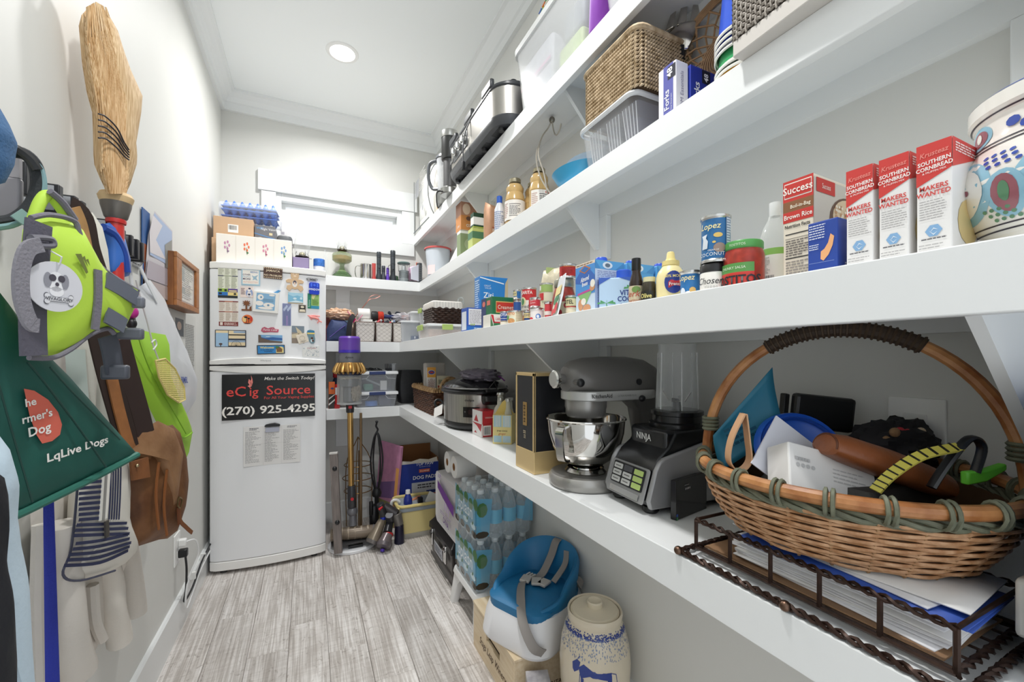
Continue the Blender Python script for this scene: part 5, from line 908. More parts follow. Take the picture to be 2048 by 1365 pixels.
podbox('orange coffee box with a pictured cup, topmost of left stack',912,922,413,.735,.11,ZUT+h+.001,('#e9ded2',[(0,.52,'#d08a4a'),(.52,1,'#b98a72')],((.28,.75,.2,.2),'#e6cdb6'),((.4,.42,.14,.08),'#6a4a3a')),'COFFEE')
t,h = podbox('lime green coffee box at the bottom right of the pod boxes',936,945,462,.725,.11,ZUT,('#c4cf7a',[(.55,.85,'#4f7f5c')]),None)
text(Flat((0,-.06,0),(1,0,0),(0,0,1)),'GR',.08,.07,.02,M('#f0f2e6'),t)
podbox('white and dark green coffee box on the lime box',941,947,430,.73,.105,ZUT+h+.001,('#edeee9',[(.72,1,'#23462f'),(0,.1,'#a5b84a'),(.08,.2,'#2c5038')]),None)
t = thing('coffee_bag','tan foil coffee bag with orange oval, left of juice bottles','bag',(.775,1.80,ZUT),rad(20));g = G();pillow(g,[(-.06,0),(.06,0),(.062,.12),(.058,.17),(.05,.178),(-.055,.182),(-.06,.16),(-.062,.08)],((0,0,0),(1,0,0),(0,0,1)),.06,wav=.004);g.build('foil_bag',M('#c99a78',.35,.15,var=.15,vscale=25),t)
bs = Flat((0,-.031,0),(1,0,0),(0,0,1));patches(bs,[ell(.015,.11,.035,.028,18)],M('#ecd0a6',.4),t,'label_oval',.0006);text(bs,'coffee',.015,.103,.014,M('#e07a28'),t,off=.002,bold=.03,shear=.2);patches(bs,[rec(-.04,.04,.062,.066)],M('#a84a30',.4),t,'printed_line',.0006);patches(bs,[rec(-.04,.045,.02,.058)],M('#d9bfa8',.4),t,'printed_panel',.0004)
t = thing('cap_bottle','slim white-labelled bottle with blue cap by the juice','bottle',(.74,1.66,ZUT));G().lathe([(.02,0),(.022,.004),(.022,.11),(.012,.135),(.011,.14)],22).build('bottle_body',M('#e2e6ee',.3),t);G().lathe([(.0125,.138),(.0125,.165),(.01,.168),(.001,.168)],18).build('cap',M('#2f62c4',.35),t);smallprint(Cyl(.0221,pi+.9),-.025,.025,.02,.1,9,M('#9aa6c4'),t)
def juice(label,x,y,k=1.0,red=False,turn=0):
    t = thing('juice_bottle',label,'bottle',(x,y,ZUT),group='apple juice bottles');p = [(.038,0),(.043,.006),(.043,.025),(.041,.028),(.041,.112),(.043,.116),(.040,.135),(.035,.148),(.037,.155),(.038,.168),(.030,.182),(.022,.188)];p = [(a*k,b*k) for a,b in p]
    G().lathe([(a-.002,b) for a,b in p[:-1]],36).build('juice',M('#d9b679',.2),t);G().lathe(p+[(.021*k,.198*k)],36,cap1=False).build('glass',glassy('#8a8678',.03,.2),t)
    G().lathe([(.0235*k,.190*k),(.0245*k,.192*k),(.0245*k,.204*k),(.022*k,.207*k),(.001,.206*k)],30).build('lid',metal('#b0a890',.35),t)
    th = math.atan2(-y,-x)+turn;s = Cyl(.0425*k,th);patches(s,[rec(-.058,.06,.03*k,.110*k)],M('#f0ece6',.5),t,'paper_label',.0004);smallprint(s,-.055,-.03,.04*k,.1*k,8,M('#c9a9a0'),t,off=.0009);patches(s,[rec(-.024,.024,.092*k,.094*k),rec(-.024,.024,.045*k,.047*k)],INK,t,'printed_line',.001);smallprint(s,-.023,.023,.05*k,.088*k,7,M('#77777a'),t,off=.0009)
    if red: patches(s,[rec(.0,.05,.098*k,.106*k)],M('#c97a72',.5),t,'label_band',.001)
    return t
juice('apple juice bottle with a full nutrition label, left front',.765,1.56);juice('apple juice bottle with red label band, right of the front one',.80,1.42,.97,True,.6);juice('apple juice bottle mostly hidden behind the other two',.842,1.545,.96,False,1.5)
# banana hook
t = thing('banana_hanger','curved steel banana hanger with a hook at its top','stand',(.76,1.24,ZUT));st = M('#b9b2a6',.3,.5)
top = at(1104,240,x=.79)-Vector((.76,1.24,ZUT))
for k in (-1,1): G().tube(smooth_path([(-.01,-.035*k*.6,.004),(-.03,.03+.012*k,.10),(-.02,.085+.008*k,.20),(.0,.09,.27),(top.x-.004,top.y+.02,top.z-.02),top],8),.0028,8).build('stem',st,t)
G().ball(top,.011,14,8).build('knob',metal('#8c8880',.3),t);G().tube(smooth_path([top,top+Vector((.004,-.005,-.04)),top+Vector((.006,-.018,-.062)),top+Vector((.008,-.038,-.055)),top+Vector((.008,-.048,-.035))],6),.0025,8).build('hook',st,t)
G().lathe([(.055,0),(.056,.003),(.05,.006),(.001,.007)],28).build('base',st,t)
# bowls
t = thing('blue_bowl','sky blue plastic bowl tipped at shelf edge beside the clear tray','bowl',(.765,1.10,ZUT),rot=(0,rad(-5),0));G().lathe([(.035,0.006),(.055,.012),(.08,.032),(.094,.055),(.096,.057),(.092,.057),(.075,.032),(.04,.010),(.001,.009)],48,cap1=False,sx=.8).build('bowl_body',M('#45a9d6',.3),t)
t = thing('clear_bowl','shallow clear plastic bowl nested behind the blue bowl','bowl',(.80,1.09,ZUT+.03));G().lathe([(.05,.03),(.075,.04),(.09,.055),(.092,.055),(.05,.028)],40,sx=.8,cap0=False,cap1=False).build('bowl_body',clearplastic('#eef0f2',.4,.3),t)
# clamshell with ribbed cups
t = thing('clear_container','clear plastic storage tub with ribbed cups inside, at shelf front','container',(.775,.885,ZUT));tub('tub_body',clearplastic('#e3e6ea',.05,.3),t,.165,.22,.105,.88,.022);G().tube([Vector(p) for p in rring(.170,.226,.024,.105)],.005,6,closed=True,flat=1.3).build('rim',clearplastic('#f2f4f6',.5,.4),t)
for i,(y,c) in enumerate(((.062,'#b9bdc4'),(-.012,'#a9adb8'),(-.075,'#b4b4c0'))):
    c_ = thing('plastic_punnet',['far left dark-based ribbed cup inside the clear storage tub','middle ribbed cup inside the clear storage tub','nearest ribbed cup inside the clear storage tub'][i],'cup',(.765,.885+y,ZUT+.004),group='ribbed cups');tub('cup_body',clearplastic(c,.12,.35),c_,.11,.058,.09,.8,.008)
    G().box(-.038,.038,-.022,.022,.001,.008).build('dark_base',M('#25252b',.4),c_)
    for k in range(5): G().tube([(-.0443,-.02+.01*k,.008),(-.0553,-.024+.012*k,.088)],.0012,5).build('rib',clearplastic('#f4f5f8',.7),c_)
# seagrass basket
sg = M('#cfba9b',.8,var=.25,vscale=60,col2='#97805f')
t = thing('seagrass_basket','square braided seagrass basket standing on the clear tub','basket',(.785,.868,ZUT+.111));W,D,H = .185,.215,.142
G().loft([rring(W-.012,D-.012,.015,.004),rring(W-.012,D-.012,.015,H),rring(W-.024,D-.024,.015,H),rring(W-.024,D-.024,.015,.01)]).build('core',M('#5a452f',.9),t)
for k in range(15):
    z = .005+k*(H-.010)/14;P_ = rrec(-W/2,W/2,-D/2,D/2,.022,3);L = [];
    for i in range(len(P_)):
        a,b = Vector((*P_[i],z)),Vector((*P_[(i+1) % len(P_)],z));n = max(1,int((b-a).length/.0075));L += [a+(b-a)*j/n for j in range(n)]
    g = G()
    for j in range(len(L)):
        a,b = L[j],L[(j+1) % len(L)];d = (b-a);up = Vector((0,0,.0046));out = Vector((d.y,-d.x,0)).normalized()*.002
        g.tube([a-d*.25-up+out*.1,a+d*.3+out,b+d*.25+up+out*.1],[.0014,.0034,.0014],5,cap=False)
    g.build('braid_row',sg,t)
g = G();P_ = [Vector(p) for p in rring(W+.004,D+.004,.024,H)];g.tube(P_,.0075,7,closed=True);g.build('rim_braid',sg,t)
t = thing('booklet','white printed booklet sticking out beyond the seagrass basket','booklet',(.735,1.0,ZUT+.19),rot=(rad(-12),rad(20),0));G().box(0,.05,-.002,.002,0,.07).build('cover',M('#dcdad6',.5),t);stripes(Flat((0,-.0021,0),(1,0,0),(0,0,1)),.006,.045,.03,.06,3,INK,t,.2)
for i in range(5):
    r = random.Random(i);t = thing('clear_cutlery','clear plastic cutlery piece %s in the row behind seagrass basket rim' % ['first','second','third','fourth','last'][i],'cutlery',(.745+.01*i,.985+.008*(i % 3),ZUT+.225),rot=(rad(8*r.random()),rad(-6+12*r.random()),0),group='clear plastic cutlery in the seagrass basket');g = G();ribbon(g,[(0,0,-.04),(0,0,.03),(0,.003,.06),(0,.006,.085)],.008,(0,1,0),.002);g.build('handle',glassy('#eef0f4',.3,.5),t)
# serving fork
t = thing('serving_fork','large steel salad server with black handle in the seagrass basket','fork',(.835,.765,ZUT+.235),rot=(rad(-4),rad(4),rad(-62)));sm_ = metal('#bdb8b0',.1)
for k in range(3):
    x0 = -.030+.030*k;G().grid(lambda i,j: (x0-.011+.022*i*(1-.5*j)+.005*j*(1 if k < 1 else -1 if k > 1 else 0)+ .0055*j,-.016*(1-(2*((x0+.022*i)/.09))**2)*(1-j*.3)+.012*j,.06+.075*j*(1 if k == 1 else .93)),4,8).build('tine',sm_,t,solid=.002)
G().grid(lambda i,j: ((-.041+.082*i)*math.sin(pi*(.16+.34*j)),-.016*(1-(2*i-1)**2)*math.sin(pi*(.1+.4*j)),.062*j),10,8).build('bowl',sm_,t,solid=.002);G().tube([(0,0,.012),(0,.01,-.05),(0,.015,-.13)],[.013,.010,.008],10).build('handle',BLACK,t)
# round open-weave tray leaning on the wall
wc = M('#a5825f',.6,var=.2,vscale=60)
t = thing('round_wicker_tray','round open-weave wicker tray leaning behind the plastic cups','tray',(.858,.66,ZUT+.165),rot=(0,rad(-84),rad(6)));RT = .155
for k,r in enumerate((.155,.151,.146,.141,.136,.060,.054,.048,.042,.036,.030,.024,.018,.012)): G().tube([(r*math.cos(a),r*math.sin(a),.012 if k < 5 else 0) for a in [2*pi*i/48 for i in range(48)]],.0026,5,closed=True).build('weave_ring',wc,t)
for k in range(22):
    for sg_ in (1,-1):
        a = 2*pi*k/22;G().tube([(.056*math.cos(a),.056*math.sin(a),0),(.095*math.cos(a+sg_*.3),.095*math.sin(a+sg_*.3),.005+.002*sg_),(.140*math.cos(a+sg_*.6),.140*math.sin(a+sg_*.6),.012)],.0024,5).build('lattice_strand',wc,t)
G().lathe([(.001,-.002),(.012,-.001),(.012,.002)],14).build('centre',wc,t)
# stack of party cups, upside down
def cup(label,z,col,stripe,kind='party_cup',edge=None):
    t = thing(kind,label,'cup',(.762,.535,z),group='party cups in one upside-down stack');G().lathe([(.0555,.0),(.057,.002),(.056,.005),(.0535,.006),(.051,.02),(.0405,.135),(.001,.136)],40,cap0=False,cap1=False).build('cup_body',M(col,.25),t)
    G().lathe([(.0565,-.001),(.0585,.001),(.0585,.004),(.0555,.006)],40,cap0=False,cap1=False).build('lip',M('#e9e9e4',.35),t)
    if stripe: G().lathe([(.0535,.0075),(.0533,.0095)],40,cap0=False,cap1=False).build('stripe',M(stripe,.3),t)
    return t
for i,(c,st_,l) in enumerate((('#e0b04a',None,'yellow party cup, lowest of the stack'),('#eceae2','#1f3a2e','white-rimmed party cup between yellow and green'),('#2f9a5c','#e9e9e4','green party cup in the stack'),('#eceae2','#22338e','white-rimmed party cup with dark blue stripe above green'),('#2c4bc0','#1d2f8e','lowest blue party cup'),('#2c4bc0','#e9e9e4','second blue party cup from bottom'),('#2f55c8','#1d2f8e','topmost blue party cup'))): cup(l,ZUT+[0,.012,.022,.052,.063,.074,.085][i],c,st_)
# fork boxes
for i,(u0,u1,x,dep) in enumerate(((1317,1352,.706,.050),(1353,1354,.0,0))):
    if i: break
    t,w,h,s,n,d = xbox('cutlery_box','purple and white box of plastic forks at the shelf edge','box',u0,146,u1,.706,.036,ZUT,M('#e6e4ea',.45),vref=1)
    PP(s,w,h,[rec(.30,.85,0,1)],'#5b5ea8',t);PP(s,w,h,[rec(.55,.98,.70,.95)],'#2c2c38',t,.0007);text(s,'Forks',.62*w,.12*h,.28*w,M('#f0f0f6'),t,rot=pi/2,align='LEFT',off=.001,bold=.02);text(s,'48',.80*w,.74*h,.3*w,M('#f0f0f6'),t,rot=pi/2,align='LEFT',off=.001,bold=.03);text(s,'Clear Dinnerware',.78*w,.08*h,.07*w,M('#f0f0f6'),t,rot=pi/2,align='LEFT',off=.001);text(n,'OM Essentials',.6*d,.1*h,.01,M('#8a86a0'),t,rot=pi/2,align='LEFT')
    t.location.y -= 0
    y1 = t.location.y-w-.001;hh = h
t = thing('cutlery_box','deep blue box of plastic forks tucked beside the purple one','box',(.745,t.location.y-.004,ZUT),rad(0));G().box(0,.085,-.05,0,0,hh-.002).build('box_body',M('#2a3a9c',.4),t,smooth=0,bevel=.001);n = Flat((0,-.05,0),(1,0,0),(0,0,1));patches(n,[rec(.035,.06,hh*.70,hh*.97)],M('#1d2236',.4),t);text(n,'48',.053,.74*hh,.013,M('#f0f0f6'),t,rot=pi/2,align='LEFT',off=.001,bold=.03);text(n,'Forks',.026,.2*hh,.017,M('#f0f0f6'),t,rot=pi/2,align='LEFT',off=.001,bold=.02)
# grey woven box
t = thing('woven_fabric_box','grey woven storage box with pale base at near end of shelf','basket',(.672,.500,ZUT),rad(-3));gw = M('#b4aca2',.7,var=.25,vscale=300,col2='#857d75');W,D,H = .20,.40,.27
G().box(0,W,-D,0,0,.028).build('base_board',M('#c9c4be',.6),t,smooth=0,bevel=.002);G().box(.004,W-.004,-D+.004,-.004,.028,H).build('inner',M('#6f675f',.9),t,smooth=0)
g = G();nz = 26
for k in range(nz):
    z = .033+k*.0088
    for j in range(44):
        y = -.005-j*.0089;sgn = 1 if (j+k) % 2 else 0
        g.tube([(.0018,y+.004,z),(-.0012-.0014*sgn,y,z),(.0018,y-.004,z)],.0029,5,cap=False)
        if j % 2 == k % 2: g.tube([(-.0007,y-.0045,z-.007),(-.003,y-.0045,z),(-.0007,y-.0045,z+.007)],.0019,5,cap=False)
for k in range(nz):
    for j in range(21): x = .006+j*.009;g.tube([(x-.005,-.0005,.033+k*.0088),(x,.003,.033+k*.0088),(x+.005,-.0005,.033+k*.0088)],.0029,5,cap=False)
stuff(g.build('weave',gw,t))
# ================================================================== TOPMOST SHELF
# zipped comforter bag
pl = clearplastic('#eef0f0',.16,.45)
t = thing('comforter_bag','clear zipped bag of folded white quilts at the far shelf end','bag',(.705,2.87,ZTT));g = G();pillow(g,[(-.2,0),(.19,0),(.205,.1),(.2,.34),(.17,.41),(-.18,.40),(-.205,.2)],((.09,0,.01),(0,-1,0),(0,0,1)),.21,.5,7,.004);g.build('clear_bag',pl,t)
for i,(z0,z1,c) in enumerate(((.012,.215,'#eeede6'),(.22,.38,'#e6e4de'))):
    q = tag(G().loft([rring(.16-.03*(k in (0,4)),.35-.03*(k in (0,4)),.05,z0+(z1-z0)*k/4,c=(.09,0)) for k in range(5)]).build('folded_quilt',M(c,.8,bump=.3,bscale=30),None),['lower folded cream quilt inside the clear zipped bag','upper folded white quilt inside the clear zipped bag'][i],'quilt','quilts in the zipped bag');q.location = t.location
G().tube([(.09+.105*math.cos(a),-.19,.2+.2*math.sin(a)) for a in [2*pi*i/28 for i in range(28)]],.004,6,closed=True).build('piping',M('#7f8486',.5),t);G().tube([(-.015,.19,.015),(-.018,.19,.38)],.003,6).build('piping',M('#7f8486',.5),t);G().tube([(-.01,-.195,.012),(-.018,.195,.012)],.004,6).build('piping',M('#8a9092',.5),t)
fl2 = Flat((-.0175,.16,0),(0,-1,0),(0,0,1));patches(fl2,[rec(.0,.11,.24,.36)],M('#9d9fa3',.5),t,'printed_insert',-.0005);smallprint(fl2,.14,.30,.25,.38,9,M('#c9c6c2'),t,fill=.3);patches(fl2,[ell(.22,.12,.02,.02,12)],M('#a5a8aa',.5),t,'emblem',-.0005)
plainbox('wooden_box','small tan cardboard box beside the quilt bag','box',.725,.80,2.47,2.60,ZTT,2.115,M('#d9b48a',.7))
# juicer jug and canister
t = thing('blender_jug','clear jug with dark handle beside the quilt bag','jug',(.735,2.41,ZTT+.085));G().lathe([(.05,0),(.054,.01),(.058,.16),(.062,.19),(.060,.19),(.05,.01)],28,cap0=True,cap1=False).build('jug_body',glassy('#d9dcdf',.25,.5),t);G().tube(smooth_path([(-.055,.02,.185),(-.09,.05,.17),(-.095,.06,.09),(-.075,.05,.03),(-.045,.02,.02)],6),.010,8).build('handle',M('#55585c',.35),t);G().lathe([(.06,.186),(.066,.19),(.064,.205),(.04,.21),(.001,.21)],28).build('lid',M('#5c5f64',.35),t)
G().lathe([(.06,-.084),(.062,-.078),(.062,-.045),(.055,-.004),(.05,0)],28).build('motor_base',metal('#9c9c9a',.3),t)
t = thing('coffee_grinder','dark steel canister with silver top above the jug','grinder',(.70,2.24,ZTT));G().lathe([(.05,0),(.055,.004),(.055,.03),(.05,.034),(.045,.04)],28,cap1=False).build('base_ring',metal('#a5a5a2',.3),t);G().lathe([(.036,.03),(.036,.20)],24,cap0=False).build('body',M('#5f5f60',.4,.4),t);G().lathe([(.045,.195),(.047,.2),(.047,.31),(.045,.312)],28).build('hopper',M('#4a4a4a',.3,.6),t);G().lathe([(.048,.312),(.049,.315),(.049,.345),(.046,.349),(.001,.349)],28,cap0=False).build('lid',metal('#b9b9b6',.3),t)
G().tube(smooth_path([(-.05,-.03,.006),(-.085,-.05,-.01),(-.09,-.055,-.06),(-.084,-.06,-.10)],6),.004,7).build('cord',BLACK,t)
# triple slow cooker: three crocks in a long steel body, overhanging the shelf front
t = thing('buffet_slow_cooker','long stainless triple slow cooker with three dials overhanging the shelf','slow cooker',(.745,1.785,ZTT+.012));L,W = .66,.20
def pr_(z,k=1,dx=0): return [Vector((p.x+dx,p.y,z)) for p in rring(W*k,L*(1-(1-k)*.3),.085,0,6)]
dk = M('#3d3f43',.35);G().loft([pr_(0,.95),pr_(.012,1.0),pr_(.03,1.04),pr_(.036,1.02)]).build('base_tray',dk,t)
G().loft([pr_(.034,.97),pr_(.05,.98),pr_(.145,1.0)],False,False).build('steel_body',metal('#c4c0ba',.3),t);G().loft([pr_(.145,1.0),pr_(.150,1.04),pr_(.158,1.04),pr_(.160,.9)],False,True).build('rim',dk,t)
for k in range(3):
    c = G();y = -.22+.22*k;c.lathe([(.085,.158),(.098,.165),(.1,.172),(.06,.192),(.015,.200),(.001,.2)],30,c=(0,y,0),sx=.9,cap1=False);lid = c.build('glass_lid',glassy('#d9dcdc',.3,.5),t);G().lathe([(.1,.158),(.106,.163),(.104,.172),(.097,.166)],30,c=(0,y,0),sx=.9,cap0=False,cap1=False).build('lid_rim',dk,t)
    G().loft([rring(.026,.09,.012,.197,c=(0,y)),rring(.03,.095,.014,.208,c=(0,y)),rring(.026,.09,.012,.216,c=(0,y))]).build('lid_handle',BLACK,t);G().box(-.108,-.09,y-.05,y+.05,.155,.19).build('lid_clip',dk,t,bevel=.006)
G().box(-.102,-.096,.02,.22,.058,.138).build('dial_panel',M('#6a6c6e',.3,.6),t,bevel=.004)
for k in range(3):
    d = G().lathe([(.021,0),(.021,.006),(.015,.008),(.014,.018),(.001,.019)],24,c=(0,0,0),m=Matrix.Translation((-.102,.05+.065*k,.098)) @ Matrix.Rotation(-pi/2,4,'Y')).build('dial',metal('#c9c9c6',.2),t);G().box(-.126,-.119,.05+.065*k-.003,.05+.065*k+.003,.084,.112).build('pointer',metal('#e0e0dd',.2),d)
G().box(-.102,-.0985,.225,.27,.07,.085).build('badge',M('#8c8c8c',.3,.5),t)
for k in range(5):
    for j in range(7): G().box(-.075,.02,-.26+.115*k+j*.009,-.256+.115*k+j*.009,-.0006,.0006).build('vent_slot',M('#141416',.6),t,smooth=0)
for y in (-.27,-.09,.09,.27):
    for x in (-.06,.06): G().lathe([(.012,-.0118),(.014,0)],12,c=(x,y,0)).build('foot',BLACK,t)
G().tube(smooth_path([(-.10,-.02,.15),(-.118,0,.1),(-.122,.01,.05),(-.12,.02,.0),(-.118,.02,-.03)],6),.003,6).build('cord',M('#58595c'),t);G().box(-.126,-.112,.012,.028,-.06,-.02).build('plug',BLACK,t,bevel=.003)
# big clear tubs
def bigtub(label,y,D,W,H,cont,x=.700):
    t = thing('clear_tub',label,'storage box',(x+W/2,y,ZTT),group='large clear tubs');tub('tub_body',clearplastic('#edeff0',.2,.3),t,W,D,H-.02,.86,.04);G().loft([rring(W+.012,D+.012,.045,H-.03),rring(W+.016,D+.016,.045,H-.012),rring(W-.01,D-.01,.04,H-.004),rring(W-.03,D-.03,.03,H)]).build('lid',M('#eef0f0',.4,alpha=.82),t)
    for i,(nm,lb,c,b) in enumerate(cont):
        o = tag(G().box(*b).build(nm,M(c,.5,var=.1,vscale=30),None,bevel=.01),lb,'supplies');o.location = t.location
    return t
t = bigtub('large clear tub with pink-edged sheets inside, beside the slow cooker',1.215,.45,.165,.265,[('tissue_pack','pale grey tissue pack in the first large clear tub','#d0d3de',(-.06,.0,-.02,.19,.006,.19)),('green_packet','lime green packet in the first large clear tub','#b9cf85',(-.06,-.02,-.19,-.06,.005,.09)),('dark_packet','slate grey packet in the first large clear tub','#76808a',(-.055,.03,-.19,-.08,.10,.19)),('dark_green_packet','dark green packet low in the first large clear tub','#7f9a86',(-.066,.0,.05,.19,.004,.04))])
G().box(-.0665,-.0655,-.02,.19,.10,.108).build('pink_edge',M('#e2a6cc',.5),t)
t = bigtub('second large clear tub, nearest the camera on the topmost shelf',.735,.40,.165,.22,[('white_pack','white paper pack inside the second large clear tub','#dcdcda',(-.05,.05,-.15,.15,.006,.14))])
t = thing('purple_bag','bright purple bag squeezed between the two clear tubs','bag',(.755,.955,ZTT));g = G();pillow(g,[(-.06,0),(.06,0),(.05,.15),(.02,.24),(-.03,.23),(-.055,.12)],((0,0,0),(1,0,0),(0,0,1)),.03,wav=.004);g.build('bag_body',M('#7d3f9c',.4),t)
t = thing('mosaic_plate','plate with colourful mosaic rim standing on first clear tub','plate',(.80,1.34,ZTT+.27),rot=(0,rad(-74),0));RP = .105
G().lathe([(.05,0),(.06,.003),(.1,.015),(RP,.017),(.1,.018),(.055,.006),(.001,.005)],44,cap1=False).build('plate_body',M('#e9ecea',.2),t);t.location.z += RP*.97
pcs = ['#c8402f','#2f62b4','#d9b23a','#5aa05a','#e9e4d8','#3a8fb0','#d9752f','#a9c44a']
for ring_ in range(3):
    n = 26-6*ring_
    for i in range(n):
        a0,a1 = 2*pi*i/n,2*pi*(i+.86)/n;r0,r1 = .099-.014*ring_,.099-.014*ring_-.011;z = .0185-.003*ring_
        G().add([(r*math.cos(a),r*math.sin(a),z+.0014+(.0006 if r == r0 else 0)) for r,a in ((r0,a0),(r0,a1),(r1,a1),(r1,a0))]+[(r*math.cos(a),r*math.sin(a),z-.004) for r,a in ((r0,a0),(r0,a1),(r1,a1),(r1,a0))],[(0,1,2,3),(0,4,5,1),(1,5,6,2),(2,6,7,3),(3,7,4,0)]).build('mosaic_tile',M(pcs[(i*3+ring_) % 8],.2),t,smooth=0)
# ================================================================== COUNTER, WINDOW RUN
def atd(u,v,d):                            # point seen at (u, v), d metres ahead of the camera
    a = (u-1024)/FPX;c,s = math.cos(YAW),math.sin(YAW);return Vector(((a*c+s)*d,(-a*s+c)*d,EYE-(v-V0)/FPX*d))
def oobox(name,label,cat,loc,size,m,rot=(0,0,0),bevel=.002,group=None,part='body'):
    t = thing(name,label,cat,loc,group=group,rot=rot);w,d,h = size;G().box(-w/2,w/2,-d/2,d/2,0,h).build(part,m,t,smooth=0,bevel=bevel);return t
ZC0 = ZCT+.0005
t = oobox('orange_box','orange and black small carton beside the refrigerator on counter','box',(.128,2.85,ZC0),(.035,.04,.165),M('#d96a2c',.5));f = Flat((-.0175,-.0205,0),(1,0,0),(0,0,1));patches(f,[rec(0,.035,0,.09)],M('#2f2623',.5),t);patches(f,[[(0,.02),(.035,.05),(.035,.06),(0,.03)],[(0,.055),(.035,.085),(.035,.09),(0,.065)]],M('#e3e0dc',.5),t,off=.0007);patches(f,[ell(.02,.125,.01,.006,10)],M('#34407a',.5),t)
t = thing('glue_bottle','red squeeze bottle with label standing on its cap by orange carton','bottle',(.158,2.835,ZC0));G().lathe([(.015,0),(.017,.003),(.0165,.03)],20,cap1=False).build('cap',M('#b81f24',.35),t);G().lathe([(.0125,.03),(.013,.04),(.013,.14),(.010,.15),(.001,.15)],20).build('bottle_body',M('#c62a2c',.3),t);patches(Cyl(.013,-pi/2-.1),[rec(-.011,.011,.085,.13)],M('#e2dfdf',.5),t,'paper_label',.0006)
t = thing('dark_bottle','dark blue bottle with red cap at the back by the refrigerator','bottle',(.165,2.99,ZC0));G().lathe([(.028,0),(.03,.004),(.03,.15),(.02,.18),(.018,.185)],22).build('bottle_body',M('#232b4a',.35),t);G().lathe([(.022,.185),(.024,.19),(.024,.22),(.001,.225)],20).build('cap',M('#b3222a',.4),t)
oobox('white_tub','white tub half hidden behind the vacuum bin','tub',(.20,2.93,ZC0),(.04,.06,.13),M('#d9d9d6',.5),bevel=.008)
nav = M('#27386b',.4)
for k,(z,h,lb) in enumerate(((ZC0,.098,'lower clear bin with white and navy handles on back counter'),(ZC0+.0985,.130,'upper clear bin with white and navy handles on back counter'))):
    t = thing('clear_bin',lb,'storage box',(.395,2.905,z),group='clear handled bins');tub('bin_body',clearplastic('#dfe3ea',.16,.3),t,.255,.20,h-.014,.9,.02)
    G().loft([rring(.262,.208,.022,h-.016),rring(.266,.212,.022,h-.010),rring(.266,.212,.022,h-.002),rring(.24,.19,.02,h)]).build('lid',M('#e2e4e8',.35,alpha=.75),t);G().box(-.05,.05,-.112,-.104,h-.022,h-.001).build('handle_grip',nav,t,bevel=.003);G().box(-.13,-.05,-.111,-.105,h-.020,h-.004).build('handle_end',M('#eceef0',.4),t,bevel=.002);G().box(.05,.13,-.111,-.105,h-.020,h-.004).build('handle_end',M('#eceef0',.4),t,bevel=.002)
    for sx in (-1,1): G().tube([(sx*.05,-.102,h-.025),(sx*.065,-.099,h-.045),(sx*.115,-.098,h-.050)],.0012,5).build('moulded_line',M('#e9ebee',.4),t)
def lump(name,label,cat,x0,x1,y0,y1,z0,z1,c,r=.5,group=None): return tag(G().loft([rring((x1-x0)*k,(y1-y0)*k,.012,z,c=((x0+x1)/2,(y0+y1)/2)) for k,z in ((.85,z0),(1,z0+.3*(z1-z0)),(1,z0+.7*(z1-z0)),(.85,z1))]).build(name,M(c,r,var=.2,vscale=60)),label,cat,group)
t = thing('painters_tape','blue tape roll inside the lower clear bin','tape',(.365,2.86,ZC0+.004));G().lathe([(.022,0),(.038,.001),(.038,.031),(.022,.032),(.022,0)],28,cap0=False,cap1=False).build('roll',M('#4f86d8',.5),t)
lump('dark_cord_bundle','dark bundle of cords inside the lower clear bin','cord',.405,.49,2.83,2.97,ZC0+.004,ZC0+.07,'#5c6076');lump('grey_parts','grey parts behind the tape in the lower bin','parts',.29,.40,2.91,2.98,ZC0+.004,ZC0+.06,'#7d7c80')
lump('green_rope_coil','coil of green rope inside the upper clear bin','rope',.315,.375,2.83,2.90,ZC0+.104,ZC0+.145,'#4f8f78');oobox('white_adapter','white boxed adapter inside the upper clear bin','box',(.438,2.84,ZC0+.104),(.042,.02,.062),M('#e4e4e4',.5));oobox('plastic_tray','slanted grey plastic tray inside the upper clear bin','tray',(.375,2.89,ZC0+.150),(.10,.04,.012),M('#c4c8ce',.4),rot=(0,rad(25),0));lump('grey_bundle','grey bundle at the back of the upper clear bin','parts',.30,.48,2.93,2.985,ZC0+.104,ZC0+.18,'#8d8c90')
zt = ZC0+.229
for i in range(5): r = random.Random(i+40);tag(G().tube(smooth_path([(.29+.02*i,2.86+.02*i,zt+.004),(.32+.02*i,2.87,zt+.012+.01*r.random()),(.37+.015*i,2.84+.02*r.random(),zt+.006),(.41,2.88,zt+.012)],6),.0035,6).build('black_cable',BLACK),'black cable number %s from the left on the upper clear bin' % ['one','two','three','four','five'][i],'cable','black cables on the clear bins')
oobox('silver_tool','silver straight tool lying on the upper clear bin','tool',(.43,2.87,zt+.004),(.07,.012,.006),metal('#c4c6c8',.3),rot=(0,rad(14),0));t = thing('black_comb','black wide-toothed comb standing on the upper clear bin','comb',(.475,2.87,zt));G().box(-.022,.022,-.003,.003,0,.018).build('spine',BLACK,t)
for k in range(6): G().box(-.022+.0078*k,-.018+.0078*k,-.002,.002,.018,.046).build('tooth',BLACK,t,smooth=0)
t = thing('clear_cup','small clear cup at the right end on the upper bin','cup',(.505,2.905,zt));G().lathe([(.018,0),(.024,.04),(.026,.042),(.026,.047),(.001,.047)],20).build('cup_body',clearplastic('#e4e8ec',.4),t)
lump('dark_case','dark case in the corner behind the storage bins','case',.56,.72,2.93,3.08,ZC0,1.035,'#2a2b2e')
